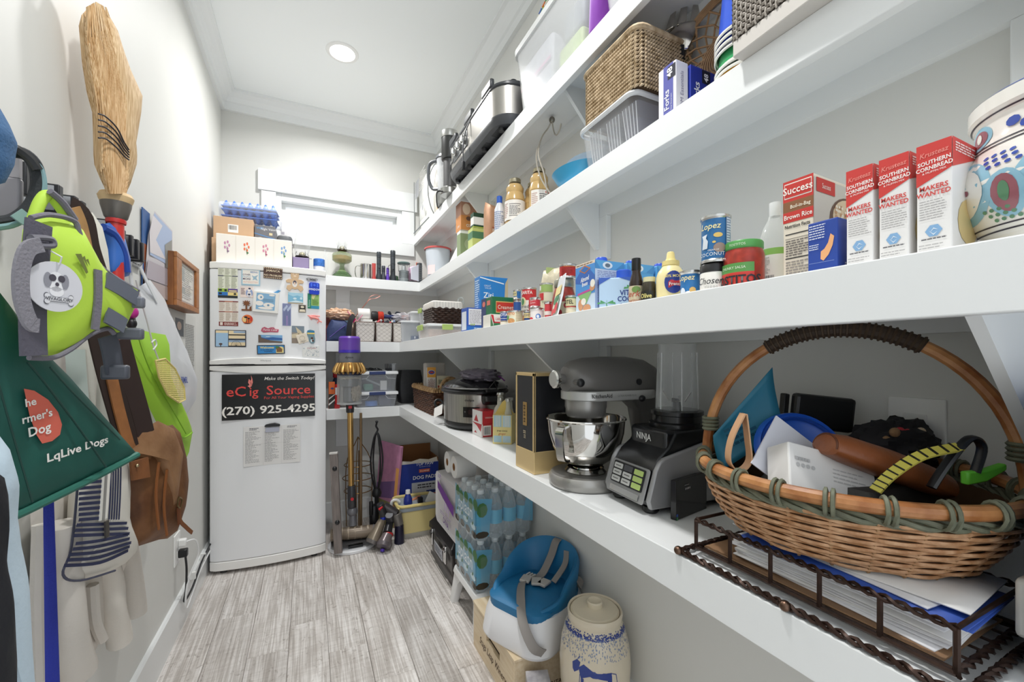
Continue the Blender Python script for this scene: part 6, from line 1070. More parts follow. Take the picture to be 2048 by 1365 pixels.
# ================================================================== COUNTER, RIGHT RUN
br = M('#6b4128',.55,var=.35,vscale=50,col2='#3f2415');strw = M('#c9a678',.6,var=.3,vscale=60,col2='#8a6840')
t = thing('wicker_basket','brown wicker basket with pale wrapped rim and hoop handle','basket',(.700,2.46,ZC0));W,D,H = .195,.50,.135
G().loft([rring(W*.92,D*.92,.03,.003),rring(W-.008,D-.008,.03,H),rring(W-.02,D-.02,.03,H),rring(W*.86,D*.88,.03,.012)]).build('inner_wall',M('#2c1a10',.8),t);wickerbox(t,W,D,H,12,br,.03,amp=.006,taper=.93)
g = G();P_ = [Vector(p) for p in rring(W+.01,D+.01,.035,H+.003)];
PP_ = []
for i in range(len(P_)):
    a,b = P_[i],P_[(i+1) % len(P_)];n = max(1,int((b-a).length/.014));PP_ += [a+(b-a)*j/n for j in range(n)]
for i,p in enumerate(PP_):
    q = PP_[(i+1) % len(PP_)];o = (p-Vector((0,0,H))).normalized();o.z = 0;g.tube([p+o*.008+Vector((0,0,-.010)),p+o*.011,(p+q)/2+Vector((0,0,.011)),q-o*.008+Vector((0,0,-.002))],.0058,5)
stuff(g.build('rim_wrap',strw,t))
g = G();hp = [Vector((.055*math.cos(a),-.225,H+.055*math.sin(a)*1.2)) for a in [pi*i/16 for i in range(17)]];g.tube(hp,.008,8)
for k in range(30): a = pi*(k+.5)/30;m_ = Matrix.Translation((.055*math.cos(a),-.225,H+.066*math.sin(a))) @ Matrix.Rotation(-a,4,'Y');g.add([m_ @ Vector((.0105*math.cos(q),.0105*math.sin(q),dz)) for dz in (-.002,.002) for q in [2*pi*i/8 for i in range(8)]],[(i,(i+1) % 8,8+(i+1) % 8,8+i) for i in range(8)])
stuff(g.build('hoop_handle',strw,t))
t = oobox('wipes_box','white box with orange band and blue oval, upright in the brown basket','box',(.655,2.47,.905),(.05,.05,.16),M('#e6e2dd',.5),rot=(0,0,rad(-8)));f = Flat((-.025,-.0252,0),(1,0,0),(0,0,1));patches(f,[rec(0,.05,.10,.16)],M('#e8a63e',.5),t);patches(f,[ell(.025,.13,.020,.014,18)],M('#e8eaf0',.5),t,off=.0007);patches(f,[ell(.025,.13,.018,.012,18)],M('#3450a8',.5),t,off=.001);patches(f,[[(.008,.13),(.025,.124),(.042,.13),(.025,.136)]],M('#c93a34',.5),t,off=.0013);smallprint(Flat((-.025,-.0252,0),(0,0,1),(-1,0,0)),.02,.095,-.045,-.005,8,M('#b0857a'),t,rag=.2)
oobox('white_sack','plain pale paper sack behind the wipes box in the basket','bag',(.70,2.56,.83),(.13,.05,.26),M('#cfcac2',.7),bevel=.01);t = oobox('seed_packet','cream printed packet leaning in the basket by hoop handle','packet',(.715,2.42,.83),(.075,.02,.185),M('#d6cfb4',.6),rot=(rad(4),0,rad(-10)));f = Flat((-.0375,-.0105,0),(1,0,0),(0,0,1));patches(f,[rec(.004,.07,.10,.13)],M('#b04a34',.5),t);patches(f,[ell(.05,.15,.016,.018,9)],M('#7a5a3a',.5),t);smallprint(f,.008,.03,.14,.165,3,M('#5f6a50'),t)
oobox('cream_packet','pale envelope-like packet lying at the near end of the basket','packet',(.745,2.30,.90),(.09,.06,.06),M('#e0dccb',.6),rot=(0,rad(8),0))
# oval slow cooker
t = thing('slow_cooker','oval stainless slow cooker with black lid and digital panel','slow cooker',(.690,1.835,ZC0));SX,SY = .140,.195
def ov(r,z,n=48,dx=0): return [Vector((SX*r*math.cos(2*pi*i/n)+dx,SY*r*math.sin(2*pi*i/n),z)) for i in range(n)]
dk = M('#161618',.3);G().loft([ov(.86,.004),ov(.93,.012),ov(.96,.03),ov(.95,.036)]).build('base',dk,t);G().loft([ov(.95,.036),ov(.965,.08),ov(.965,.152),ov(.97,.156)],False,False).build('steel_shell',M('#b9b6b0',.28,1.0,var=.25,vscale=30,stretch=(3,3,.02)),t);G().loft([ov(.97,.156),ov(1.04,.162),ov(1.05,.170),ov(1.0,.176)],False).build('crock_rim',dk,t)
G().loft([ov(1.0,.174),ov(1.02,.180),ov(.9,.200),ov(.6,.216),ov(.2,.222),ov(.01,.223)]).build('lid',M('#1c1d20',.12,coat=.5),t);G().loft([ov(1.015,.178),ov(1.03,.181),ov(1.015,.186)],False,False).build('lid_rim',metal('#8d8d8d',.25),t)
G().loft([rring(.035,.085,.015,.221),rring(.03,.08,.015,.238),rring(.045,.10,.02,.246),rring(.035,.09,.015,.252)]).build('lid_handle',dk,t)
for sy in (-1,1): G().loft([rring(.08,.05,.02,.12,c=(0,sy*(SY+.018))),rring(.09,.06,.022,.135,c=(0,sy*(SY+.02))),rring(.09,.05,.02,.155,c=(0,sy*(SY+.015)))]).build('side_handle',dk,t)
for sy in (-1,1):
    q = G();q.box(-.03,.03,sy*(SY+.012)-.014,sy*(SY+.012)+.014,.168,.182);q.build('lid_latch',dk,t,bevel=.004);G().tube([(-.02,sy*(SY+.02),.182),(0,sy*(SY+.04),.215 if sy < 0 else .19),(.02,sy*(SY+.02),.184)],.0025,6).build('latch_wire',dk,t)
th = math.atan2(-1.835*SX,-.69*SY)
def ovs(a,b,o):
    q = rad(222)+a/.165;n = Vector((math.cos(q)/SX,math.sin(q)/SY,0)).normalized();return Vector((SX*.967*math.cos(q),SY*.967*math.sin(q),b))+n*o
osf = Fn(ovs);patches(osf,[rec(.005,.085,.062,.105)],M('#141416',.2),t,'control_panel',.003);patches(osf,[rec(.032,.06,.075,.095)],M('#2c1c1c',.2),t,'display',.0036);patches(osf,[ell(.015,.085,.004,.004,8),ell(.075,.085,.004,.004,8)],M('#5a5a5c',.4),t,'button',.0038);text(osf,'crockpot',.035,.130,.009,M('#3a3a3c'),t,off=.001,bold=.03)
t.rotation_euler = (0,0,rad(0))
t = thing('power_cord','black coiled power cord with white tag hanging on cooker side','cord',(.575,1.985,.90));G().tube([(.02*math.cos(a)-.01,.02*math.sin(a)*.5,.018*math.sin(a)) for a in [2*pi*i/16 for i in range(17)]],.006,7).build('coil',BLACK,t);G().tube(smooth_path([(-.01,-.01,-.01),(-.01,-.04,.0),(.0,-.09,-.02),(.0,-.10,-.045)],6),.0045,7).build('lead',BLACK,t);G().box(-.008,.010,-.11,-.095,-.075,-.045).build('plug',BLACK,t,bevel=.004);G().box(-.003,.003,-.105,-.1,-.088,-.075).build('prong',STEEL,t)
tg = G().prism(rrec(-.035,.035,-.024,.024,.004),((-.026,-.045,-.03),(.35,-.8,.35),(.2,.4,.9)),0,.0008).build('care_tag',M('#e9e7e4',.5),t);
t = thing('zip_bag','purple-sealed zip bag of grey cloth lying on the slow cooker lid','bag',(.70,1.80,ZC0+.205));g = G();crump(g,(0,-.02,0),(.085,.13,.030),.35,seed=12);g.build('bag_body',M('#7d7684',.35,alpha=.9),t)
G().tube(smooth_path([(-.05,-.06,.045),(-.01,-.10,.05),(.04,-.13,.03),(.06,-.15,.01)],6),.006,6,flat=.5).build('seal',M('#7a2f86',.4),t)
# red card boxes
for k in range(2):
    t = thing('playing_card_box',['lower red and white small carton beside bottle carrier','upper red and white small carton with red triangle mark'][k],'box',(.612,1.648,ZC0+k*.0515),rad(0 if k else 1),'red and white small cartons');G().box(0,.066,-.10,0,0,.051).build('carton_body',M('#b92a32',.45),t,smooth=0,bevel=.001)
    s = Flat((0,0,0),(0,-1,0),(0,0,1));n = Flat((0,-.1,0),(1,0,0),(0,0,1));patches(s,[rec(0,.1,0,.051)],M('#e6e2e0',.5),t)
    if k: patches(s,[[(.02,.006),(.07,.006),(.045,.034)]],M('#b92a32',.45),t,off=.0007);text(n,'ORIGINAL',.035,.022,.006,M('#f0dcd8'),t,off=.0006);patches(n,[rec(0,.004,0,.051)],M('#e6e2e0'),t)
    else: patches(s,[[(0,.051),(.1,.051),(.09,.02),(.05,.04)],[(.02,.01),(.05,.01),(.035,.02)]],M('#b92a32',.45),t,off=.0007);patches(n,[rec(.006,.04,.006,.045)],M('#e9e6e4'),t);barcode(n,.009,.037,.01,.04,INK,t);patches(n,[rec(0,.004,0,.051)],M('#e6e2e0'),t)
# bottle and carrier
t = thing('tonic_bottle','clear cream-labelled glass bottle left of the striped carrier','bottle',(.685,1.530,ZC0));G().lathe([(.024,0),(.027,.006),(.027,.10),(.022,.118),(.0125,.128),(.0105,.165),(.0125,.168)],26,cap1=True).build('bottle_glass',M('#d3cfc0',.15,alpha=.7,gloss=.3),t);G().lathe([(.013,.166),(.0145,.168),(.0135,.176),(.001,.177)],20).build('crown_cap',metal('#c9c9c4',.3),t);s = Cyl(.0272,pi+.9);patches(s,[rec(-.034,.034,.022,.075)],M('#dccf9a',.5),t,'paper_label',.0005);patches(s,[rec(-.034,.034,.078,.098)],M('#c9b9a0',.5),t,'paper_label',.0005);text(s,'Fever',0,.083,.009,M('#6a5a4a'),t,off=.0015);smallprint(s,-.028,.028,.028,.065,4,M('#a88a5a'),t,off=.001)
t = thing('bottle_carrier','pastel striped cardboard bottle carrier next to the black gold-edged box','carrier',(.655,1.425,ZC0),rad(-38));cp = M('#e0cf8c',.6);G().loft([rring(.072,.07,.004,0),rring(.072,.07,.004,.105)]).build('carrier_body',cp,t,smooth=0);G().prism([(-.036,.105),(.036,.105),(.010,.150),(.002,.158),(-.008,.150)],((0,.001,0),(1,0,0),(0,0,1)),-.001,.001).build('handle_panel',M('#d9bf6a',.6),t,smooth=0)
f = Flat((-.036,-.035,0),(1,0,0),(0,0,1));patches(f,[rec(.004,.034,.062,.104),rec(.004,.034,.006,.03)],M('#a9c6cf',.5),t);patches(f,[rec(.038,.068,.062,.104),rec(.038,.068,.006,.03)],M('#b9cfd6',.5),t);patches(f,[rec(.013+.006*k,.015+.006*k,.064,.104) for k in range(3)]+[rec(.047+.006*k,.049+.006*k,.064,.104) for k in range(3)],M('#e6e0d0'),t,off=.0007);text(f,'tree tonic',.036,.045,.008,M('#4a3f36'),t,shear=.2,sx=.9);text(f,'ginger',.036,.034,.008,M('#c2603a'),t,shear=.2)
f = Flat((-.036,.035,0),(0,-1,0),(0,0,1));patches(f,[rec(.006,.064,.062,.104),rec(.006,.064,.006,.03)],M('#a9c6cf',.5),t);text(f,'tonic',.035,.042,.012,M('#4a3f36'),t,shear=.2)
for i,(x,y) in enumerate(((-.018,.016),(.018,.016),(.018,-.016))): b = thing('tonic_bottle',['glass bottle in the far corner of the striped carrier','glass bottle at the back of the striped carrier','glass bottle at the near side of the striped carrier'][i],'bottle',(.655+x*.8+y*.6,1.425-x*.6+y*.8,ZC0+.004));G().lathe([(.014,0),(.014,.105),(.009,.125),(.008,.15),(.010,.152)],18).build('bottle_glass',M('#cfcfc0',.15,alpha=.6,gloss=.3),b);G().lathe([(.0105,.15),(.0115,.153),(.011,.16),(.001,.161)],16).build('crown_cap',metal('#c9c9c4',.3),b)
# black box with gold edges
gold = M('#dcc08a',.28,.45);t = thing('gift_box','tall black gift box with gold edges and gold base','box',(.543,1.102,ZC0));w,d,h = .112,.112,.272;zb = .060
G().box(.002,d-.002,-w+.002,-.002,0,h).build('box_body',M('#1d1e22',.4),t,smooth=0);G().box(0,d,-w,0,0,zb).build('gold_base',gold,t,smooth=0,bevel=.001)
e = .010
for nm,b in (('gold_edge',(.0,d,-w,0,h-.008,h+.001)),('gold_edge',(0,.003,-w,-w+e,zb,h)),('gold_edge',(0,e*.5,-w,-w+.003,zb,h)),('gold_edge',(0,.003,-e*.6,0,zb,h)),('gold_edge',(d-.006,d,-w,-w+.003,zb,h))): G().box(*b).build(nm,gold,t,smooth=0,bevel=.0006)
s = Flat((0.001,0,0),(0,-1,0),(0,0,1));G().box(-.0,.003,-.066,-.045,.125,.190).build('gold_plate',M('#b8955c',.35,.8),t,smooth=0,bevel=.0006);PL = Flat((0,0,0),(0,-1,0),(0,0,1))
for k in range(3): patches(PL,[q for q in stroke([(.049,.180-.018*k),(.062,.180-.018*k)],.002)+stroke([(.0555,.183-.018*k),(.0555,.170-.018*k)],.002)+stroke([(.050,.172-.018*k),(.061,.172-.018*k)],.002)],M('#3a2c1c'),t,'lettering',.0006)
patches(s,rrr := [rec(.047+.004*(k % 4),.0495+.004*(k % 4),.108-.005*(k//4),.111-.005*(k//4)) for k in range(8)]+[rec(.05,.062,.098-.004*k,.0995-.004*k) for k in range(3)],M('#c9b99a'),t,'lettering',.0006)
# stand mixer
mx = M('#6e6c69',.33,.15);mxd = M('#a3a19d',.28,.5)
t = thing('stand_mixer','dark grey stand mixer with polished steel bowl','mixer',(.70,.872,ZC0));A = -.075       # bowl axis at x=A
def mring(x,ry,rz,cz,n=28,flat=0): return [Vector((x,ry*math.cos(2*pi*i/n),cz+rz*(math.sin(2*pi*i/n) if math.sin(2*pi*i/n) > 0 else (1-flat)*math.sin(2*pi*i/n)))) for i in range(n)]
G().loft([mring(-.140,.012,.012,.262),mring(-.136,.030,.030,.262),mring(-.120,.046,.046,.260,flat=.25),mring(-.085,.058,.060,.254,flat=.35),mring(-.03,.064,.069,.248,flat=.35),mring(.05,.064,.071,.246,flat=.35),mring(.10,.060,.066,.244,flat=.35),mring(.135,.048,.052,.242,flat=.3),mring(.150,.025,.030,.240),mring(.153,.006,.008,.240)]).build('motor_head',mx,t)
g = G();g.loft([rring(.262*k,.133*k,.062,z,8,(-.003,0)) for z,k in ((.2105,.985),(.2125,1),(.2315,1),(.2335,.985))]);g.build('trim_band',M('#c4c4c1',.25,.35),t)
G().lathe([(.001,.168),(.046,.168),(.050,.174),(.050,.186),(.052,.192),(.052,.214),(.04,.222)],32,c=(A,0,0),cap0=False).build('planetary_hub',mxd,t);G().lathe([(.010,.12),(.010,.17)],14,c=(A+.012,0,0)).build('beater_shaft',STEEL,t)
G().tube([(-.136,0,.262),(-.158,0,.262)],.012,16).build('hub_socket',mx,t);G().lathe([(.020,0),(.022,.002),(.022,.010),(.018,.013),(.001,.013)],28,m=Matrix.Translation((-.158,0,.262)) @ Matrix.Rotation(-pi/2,4,'Y')).build('hub_cap',metal('#d9d9d4',.12),t)
G().tube([(-.130,-.035,.256),(-.135,-.06,.256)],.006,10).build('hub_screw',STEEL,t);G().ball((-.136,-.066,.256),(.010,.008,.010),14,8).build('hub_knob',BLACK,t)
G().lathe([(.008,0),(.008,.006),(.001,.006)],16,m=Matrix.Translation((.04,-.060,.254)) @ Matrix.Rotation(pi/2,4,'X')).build('pivot_cap',BLACK,t);G().ball((.045,-.070,.213),(.009,.008,.008),12,8).build('speed_knob',BLACK,t);G().tube([(.045,-.062,.216),(.045,-.074,.212)],.004,8).build('speed_lever',BLACK,t)
G().loft([rring(.06,.07,.02,.03,c=(.115,0)),rring(.05,.065,.02,.10,c=(.118,0)),rring(.06,.07,.02,.18,c=(.108,0)),rring(.10,.08,.02,.215,c=(.09,0))]).build('pedestal',mx,t)
def base(z,k): return [Vector((p[0],p[1],z)) for p in [(A+.092*k*math.cos(a),.092*k*math.sin(a)) for a in [pi/2+pi*i/16 for i in range(17)]]+[(.15*k,-.065*k),(.15*k,.065*k)]]
G().loft([base(0,.95),base(.008,1.0),base(.022,1.0),base(.030,.94)]).build('base',mxd,t)
bowl = [(.032,.030),(.036,.034),(.034,.044),(.044,.050),(.068,.068),(.086,.098),(.094,.130),(.0965,.160),(.100,.163),(.0985,.166),(.0945,.160),(.088,.112),(.066,.070),(.03,.054),(.001,.052)]
G().lathe(bowl,56,c=(A,0,0),cap1=False).build('mixing_bowl',metal('#d4d2ce',.07),t);G().lathe([(.050,.030),(.052,.034),(.045,.042)],36,c=(A,0,0),cap1=False).build('bowl_clamp',metal('#9a9894',.15),t)
ha = rad(205);hd = Vector((math.cos(ha),math.sin(ha),0));hx = Vector((A,0,0));g = G();ribbon(g,smooth_path([hx+hd*.094+Vector((0,0,.155)),hx+hd*.118+Vector((0,0,.148)),hx+hd*.120+Vector((0,0,.12)),hx+hd*.112+Vector((0,0,.08)),hx+hd*.090+Vector((0,0,.074))],5),.02,(-hd.y,hd.x,0),.005);g.build('bowl_handle',metal('#c9c7c2',.1),t,smooth=50)
ms = Flat((-.115,-.0635,.2165),(1,0,0),(0,0,1));text(ms,'KitchenAid',.040,.002,.0095,M('#2a2a2a'),t,off=.0035,bold=.02,align='CENTER');text(ms,'ULTRA POWER PLUS',.115,.003,.0045,M('#5a5a5a'),t,off=.0035)
tag(lump('amber_box_corner','yellow wooden trivet tucked behind the mixer bowl','trivet',.60,.66,1.00,1.06,ZC0,.99,'#c99a4a'),'yellow carton standing between the gift box and the mixer','box')
# blender
bl = M('#17181a',.22);sv_ = M('#9d9d9e',.3,.3);t = thing('blender','black and silver single-serve blender with clear cup','blender',(.612,.704,ZC0),rad(-4));Wd = .070     # front faces -x; local y across
prof = [(.000,.012),(-.006,.030),(.012,.088),(.022,.104),(.034,.112),(.205,.150),(.225,.150),(.225,.012)]
for sy in (-1,1): G().prism(prof,((0,sy*Wd+.006,0),(1,0,0),(0,0,1)),-.0,.012).build('side_shell',sv_,t,smooth=30,bevel=.004)
G().prism([(.004,.014),(.000,.030),(.016,.086),(.030,.110),(.055,.128),(.075,.16),(.19,.165),(.218,.150),(.218,.014)],((0,Wd-.006,0),(1,0,0),(0,0,1)),0,2*Wd-.012).build('motor_housing',bl,t,smooth=30,bevel=.004)
fp = Flat((-.006,Wd-.012,.030),(0,-1,0),(.296,0,.955));WW = 2*Wd-.024
G().prism(rrec(-.004,WW+.004,-.012,.060,.006),((-.005,Wd-.012,.030),(0,-1,0),(.296,0,.955)),0,.003).build('front_fascia',sv_,t,bevel=.001);G().prism(rrec(.006,WW-.006,.010,.056,.004),((-.005,Wd-.012,.030),(0,-1,0),(.296,0,.955)),.001,.005).build('control_panel',M('#1a1b1e',.2),t)
for r_ in range(3):
    for c_i in range(3 if r_ else 3):
        if r_ == 0 and c_i == 1: bb_ = (.044,.072,.041,.053);col = '#4a4b50'
        else: x0 = .010+.034*c_i;bb_ = (x0,x0+(.028 if c_i < 2 or r_ == 2 else .028),.041-.014*r_,.052-.014*r_);col = '#b9d07a' if c_i == 2 else '#c9c9c6'
        G().prism(rrec(bb_[0],bb_[1],bb_[2],bb_[3],.002),((-.005,Wd-.012,.030),(0,-1,0),(.296,0,.955)),.004,.0062).build('button',M(col,.4),t);
        if col == '#c9c9c6': patches(Flat((-.005,Wd-.012,.030),(0,-1,0),(.296,0,.955)),[rec(bb_[0]+.005,bb_[1]-.005,bb_[2]+.0045,bb_[2]+.0065)],M('#6a6a6a'),t,'button_mark',.0066)
patches(fp,[rec(.010,WW-.010,-.008,.004)],metal('#d6d6d4',.15),t,'chrome_strip',.0045)
for x,y in ((.02,-.05),(.02,.05),(.2,-.05),(.2,.05)): G().lathe([(.014,0),(.017,.004),(.015,.012)],16,c=(x,y,0)).build('suction_foot',BLACK,t)
G().box(.052,.12,-.058,.058,.118,.163).build('nameplate_block',bl,t,bevel=.008);text(Flat((.052,.058,.118),(0,-1,0),(0,0,1)),'NINJA',.048,.017,.014,M('#d8d8d6'),t,off=.0012,bold=.03,sx=.9)
CX_ = .135;G().lathe([(.060,.155),(.060,.170),(.052,.173),(.052,.186),(.056,.188),(.056,.196),(.046,.199)],36,c=(CX_,0,0)).build('blade_base',bl,t);G().lathe([(.046,.197),(.046,.21),(.043,.28),(.040,.33),(.041,.345),(.0385,.345),(.038,.33),(.0435,.21),(.0435,.198)],40,c=(CX_,0,0),cap0=False,cap1=False).build('clear_cup',glassy('#dfe3e4',.08,.45),t)
for k in range(6): a = k*pi/3;G().tube([(CX_+.0455*math.cos(a),.0455*math.sin(a),.2),(CX_+.0425*math.cos(a),.0425*math.sin(a),.325)],.0016,5).build('cup_rib',glassy('#eef0f0',.3,.4),t)
G().lathe([(.010,.197),(.008,.215),(.003,.222)],14,c=(CX_,0,0)).build('blade_hub',BLACK,t)
for k in range(4): a = k*pi/2+.4;g = G();ribbon(g,[(CX_,0,.216),(CX_+.018*math.cos(a),.018*math.sin(a),.216),(CX_+.030*math.cos(a+.2),.030*math.sin(a+.2),.216+(.022 if k % 2 else .010))],.008,(-math.sin(a),math.cos(a),0),.001);g.build('blade',STEEL,t)
t = oobox('phone_box','glossy black thin box standing in front of the blender','box',(.690,.610,ZC0),(.112,.012,.076),M('#1a1a1c',.12),rot=(0,0,rad(11)),bevel=.001);f = Flat((-.056,-.0062,0),(1,0,0),(0,0,1));patches(f,[ell(.032+.005*k,.056,.0018,.0025,8) for k in range(4)],M('#b9b9b9'),t);smallprint(f,.028,.045,.062,.065,1,M('#9a9a9a'),t);patches(f,[rec(.0,.006,.0,.006)],M('#3a7a4a'),t);patches(f,[rec(.0,.006,.007,.012)],M('#3a5ab0'),t)
oobox('white_gadget_box','white carton standing between phone box and big handled basket','box',(.785,.56,ZC0),(.055,.08,.115),M('#d9d8d4',.5),rot=(0,0,rad(-20)))
# wire letter rack
ir = M('#3d2b23',.4,.6,var=.3,vscale=90)
t = thing('wire_letter_rack','dark bronze twisted-wire letter rack at the counter edge','rack',(.556,.478,ZC0));LY,DX,HR = .300,.165,.056
def twist(name,a,b,n=26,r=.003,k=.0028):
    a,b = Vector(a),Vector(b);ax = (b-a).normalized();u_ = ax.orthogonal().normalized();w_ = ax.cross(u_);g = G()
    for ph in (0,pi): g.tube([a+(b-a)*(i/n)+u_*k*math.cos(i*1.1+ph)+w_*k*math.sin(i*1.1+ph) for i in range(n+1)],r*.75,5)
    g.build(name,ir,t)
for x in (0,DX): twist('top_rail',(x,0,HR),(x,-LY,HR),60);G().tube([(x,0,.012),(x,-LY,.012)],.003,6).build('lower_rail',ir,t)
for y in (0,-LY): twist('end_rail',(0,y,.012),(DX,y,.012),30);
for y in (0,-LY): G().tube([(0,y,HR),(DX,y,HR)],.0025,6).build('end_top_rail',ir,t)
twist('base_rail',(-.022,.012,.006),(-.022,-LY-.012,.006),66,.0035);twist('base_rail',(DX+.01,.012,.006),(DX+.01,-LY-.012,.006),66,.0035)
for y in (.012,-LY-.012): twist('base_rail',(-.022,y,.006),(DX+.01,y,.006),40,.0035)
for i in range(6):
    for x in (0,DX): G().tube([(x,-LY*i/5,.012),(x,-LY*i/5,HR)],.003,6).build('post',ir,t)
for y in (.012,-.155,-LY-.012): G().ball((-.026,y,.007),.0068,14,9).build('ball_foot',metal('#6b5548',.35),t)
for k in range(5): G().tube([(.03*k+.01,.0,.011),(.03*k+.01,-LY,.011)],.0016,5).build('floor_wire',ir,t)
# envelopes in the rack
tag(G().box(.565,.712,.190,.470,ZC0+.0135,ZC0+.0155).build('cardboard_sheet',M('#8a6a4c',.7)),'brown cardboard sheet under the envelopes in the wire rack','cardboard')
NE = 15
for i in range(NE):
    r = random.Random(i+9);c = '#2a4fa8' if i in (NE-4,NE-3) else ['#e9e8ea','#dddcdf','#e4e2e0'][i % 3];z = ZC0+.016+i*.0030
    o = thing('envelope',['lowest'] [0] if 0 else 'envelope lying %s in the stack inside the wire rack, counted from the bottom' % ['first','second','third','fourth','fifth','sixth','seventh','eighth','ninth','tenth','eleventh','twelfth','thirteenth','fourteenth','topmost'][i],'envelope',(.638+.008*r.random()-(.010 if i in (NE-4,NE-3) else 0),.320-.02*r.random()-(.012 if i in (NE-4,NE-3) else 0),z),rad(-5+10*r.random()),'envelopes in the wire rack')
    if c == '#2a4fa8': o['label'] = 'blue '+o['label']
    g = G();n = 10;g.grid(lambda a,b: (-.064+.128*b,-.118+.236*a,.0012*math.sin(a*5+i)+.0028*(a if i > 6 else 0)),n,2);g.build('paper',M(c,.6),o,solid=.0016)
# ---- big willow basket with an arched handle, resting on the rack
wl = M('#cfa57f',.5,var=.3,vscale=70,col2='#a5754c');gn_ = M('#6b6e5a',.6,var=.25,vscale=80);cane = M('#c68f5c',.35,var=.3,vscale=25,col2='#8a4f22')
BC = Vector((.700,.350,ZC0+.062));BA = math.radians(-66);t = thing('willow_basket','large oval willow basket with tall arched cane handle on wire rack','basket',BC,BA);BX,BY,BH = .176,.172,.075
def be(k,z,a): return Vector((BX*k*math.cos(a),BY*k*math.sin(a),z))
def kz(z): return .80+.20*math.sin(min(1,z/BH)*pi/2)
G().loft([[be(kz(z)-.035,z+.002,2*pi*i/40) for i in range(40)] for z in (.002,.02,.05,BH-.004)],True,False).build('inner_wall',M('#5b4028',.8),t)  # inner shell coloured dark to give the shade in the weave gaps
NR = 14
for j in range(NR):
    z = .004+(BH-.010)*j/(NR-1);n = 26;g = G()
    g.tube([be(kz(z)+.018*math.cos(n*pi*i/120+pi*j),z,2*pi*i/120) for i in range(120)],.0021,6,closed=True);g.build('willow_strand',wl,t)
for i in range(26): a = 2*pi*(i+.5)/26;G().tube([be(kz(z)-.004,z,a) for z in (.0,.03,.06,BH)],.0025,5).build('stake',M('#94714c',.6),t)
for j in range(3): g = G();g.tube([be(1.0+.022*math.sin(13*2*pi*i/120+j*2.1),BH-.002+.0045*math.cos(13*2*pi*i/120+j*2.1),2*pi*i/120) for i in range(120)],.0035,6,closed=True);g.build('braid_strand',gn_,t)
G().tube([be(1.03,BH+.014,2*pi*i/72) for i in range(72)],.0085,10,closed=True).build('rim_cane',cane,t)
for i in range(22):
    a = 2*pi*(i+.5)/22;p = be(1.03,BH+.014,a);tn = Vector((-BX*math.sin(a),BY*math.cos(a),0)).normalized();nr = tn.cross(Vector((0,0,1)))
    g = G()
    for s_ in (-1,1): g.tube([p+tn*.0035*s_+nr*.0105*math.cos(q)+Vector((0,0,.0145*math.sin(q)-.003)) for q in [2*pi*k/14 for k in range(14)]],.0026,5,closed=True)
    g.build('rim_binding',gn_,t)
HT = 1.162-BC.z;arch_ = [Vector((BX*1.03*math.cos(a)*(1 if abs(math.cos(a)) < .99 else 1),0,BH+.0+(HT-BH)*math.sin(a)**.9 if math.sin(a) > 0 else BH)) for a in [pi*i/36 for i in range(37)]]
G().tube(arch_,.0082,10).build('handle_cane',cane,t)
seg = [p for p in arch_ if p.z > HT-.028];g = G();g.tube(seg,.0105,10);g.build('handle_wrap',M('#3a2c20',.7),t)
for i in range(26): k = (i+.5)/26*(len(seg)-1);p = seg[int(k)].lerp(seg[min(len(seg)-1,int(k)+1)],k-int(k));d_ = (seg[min(len(seg)-1,int(k)+1)]-seg[int(k)]).normalized();u_ = Vector((0,1,0));w_ = d_.cross(u_);G().tube([p+u_*.0112*math.cos(q)+w_*.0112*math.sin(q) for q in [2*pi*m_/10 for m_ in range(10)]],.0018,5,closed=True).build('wrap_turn',M('#463626',.7),t)
for e_ in (0,1):
    for q in range(4):
        p = arch_[3 if not e_ else -4]+Vector((0,0,.006*q-.01));G().tube([p+Vector((.0115*math.cos(a),.0115*math.sin(a),0)) for a in [2*pi*i/12 for i in range(12)]],.0028,5,closed=True).build('handle_binding',gn_,t)
# ---- things heaped in the willow basket
t = thing('teal_card','teal printed paper card standing at the left end of the basket','card',atd(1505,900,.70),rot=(rad(2),rad(-8),rad(-30)));g = G();g.grid(lambda i,j: (-.055+.11*i,.015*math.sin(j*2),-.03+.055*i*1.0+.105*j*(.55+.45*i)),8,8);g.build('card_sheet',M('#2f7f9c',.5),t,solid=.0008);smallprint(Flat((-.03,-.004,.0),(.93,0,.37),(-.37,0,.93)),0,.05,.01,.045,4,M('#1f5a72'),t,off=.004)
t = thing('leather_loop','tan leather wrist loop hanging over the basket rim','strap',atd(1480,905,.60),rot=(0,0,rad(-30)));g = G();lp_ = smooth_path([(.004,0,.055),(-.012,0,.02),(-.016,0,-.012),(-.002,0,-.026),(.012,0,-.012),(.010,0,.02),(.006,0,.055)],6);ribbon(g,lp_,.016,(0,1,0),.002);g.build('leather',M('#c59a74',.5),t,smooth=60)
t = thing('round_container','bright blue round plastic lid standing in the basket','lid',atd(1600,905,.66),rot=(rad(62),0,rad(-32)));G().lathe([(.001,0),(.045,.001),(.052,.006),(.058,.006),(.061,.010),(.064,.004),(.066,-.004),(.062,-.006)],44,cap1=False).build('lid_body',M('#2a63d0',.3),t);G().lathe([(.050,.009),(.053,.012),(.056,.009)],40,cap0=False,cap1=False).build('seal_ring',M('#1d49a8',.3),t)
t = thing('white_envelope','white blank card tilted in front of the blue lid','card',atd(1575,915,.60),rot=(rad(-18),rad(38),rad(-28)));G().box(-.042,.042,-.001,.001,-.042,.042).build('card_sheet',M('#e2e4ee',.5),t,smooth=0)
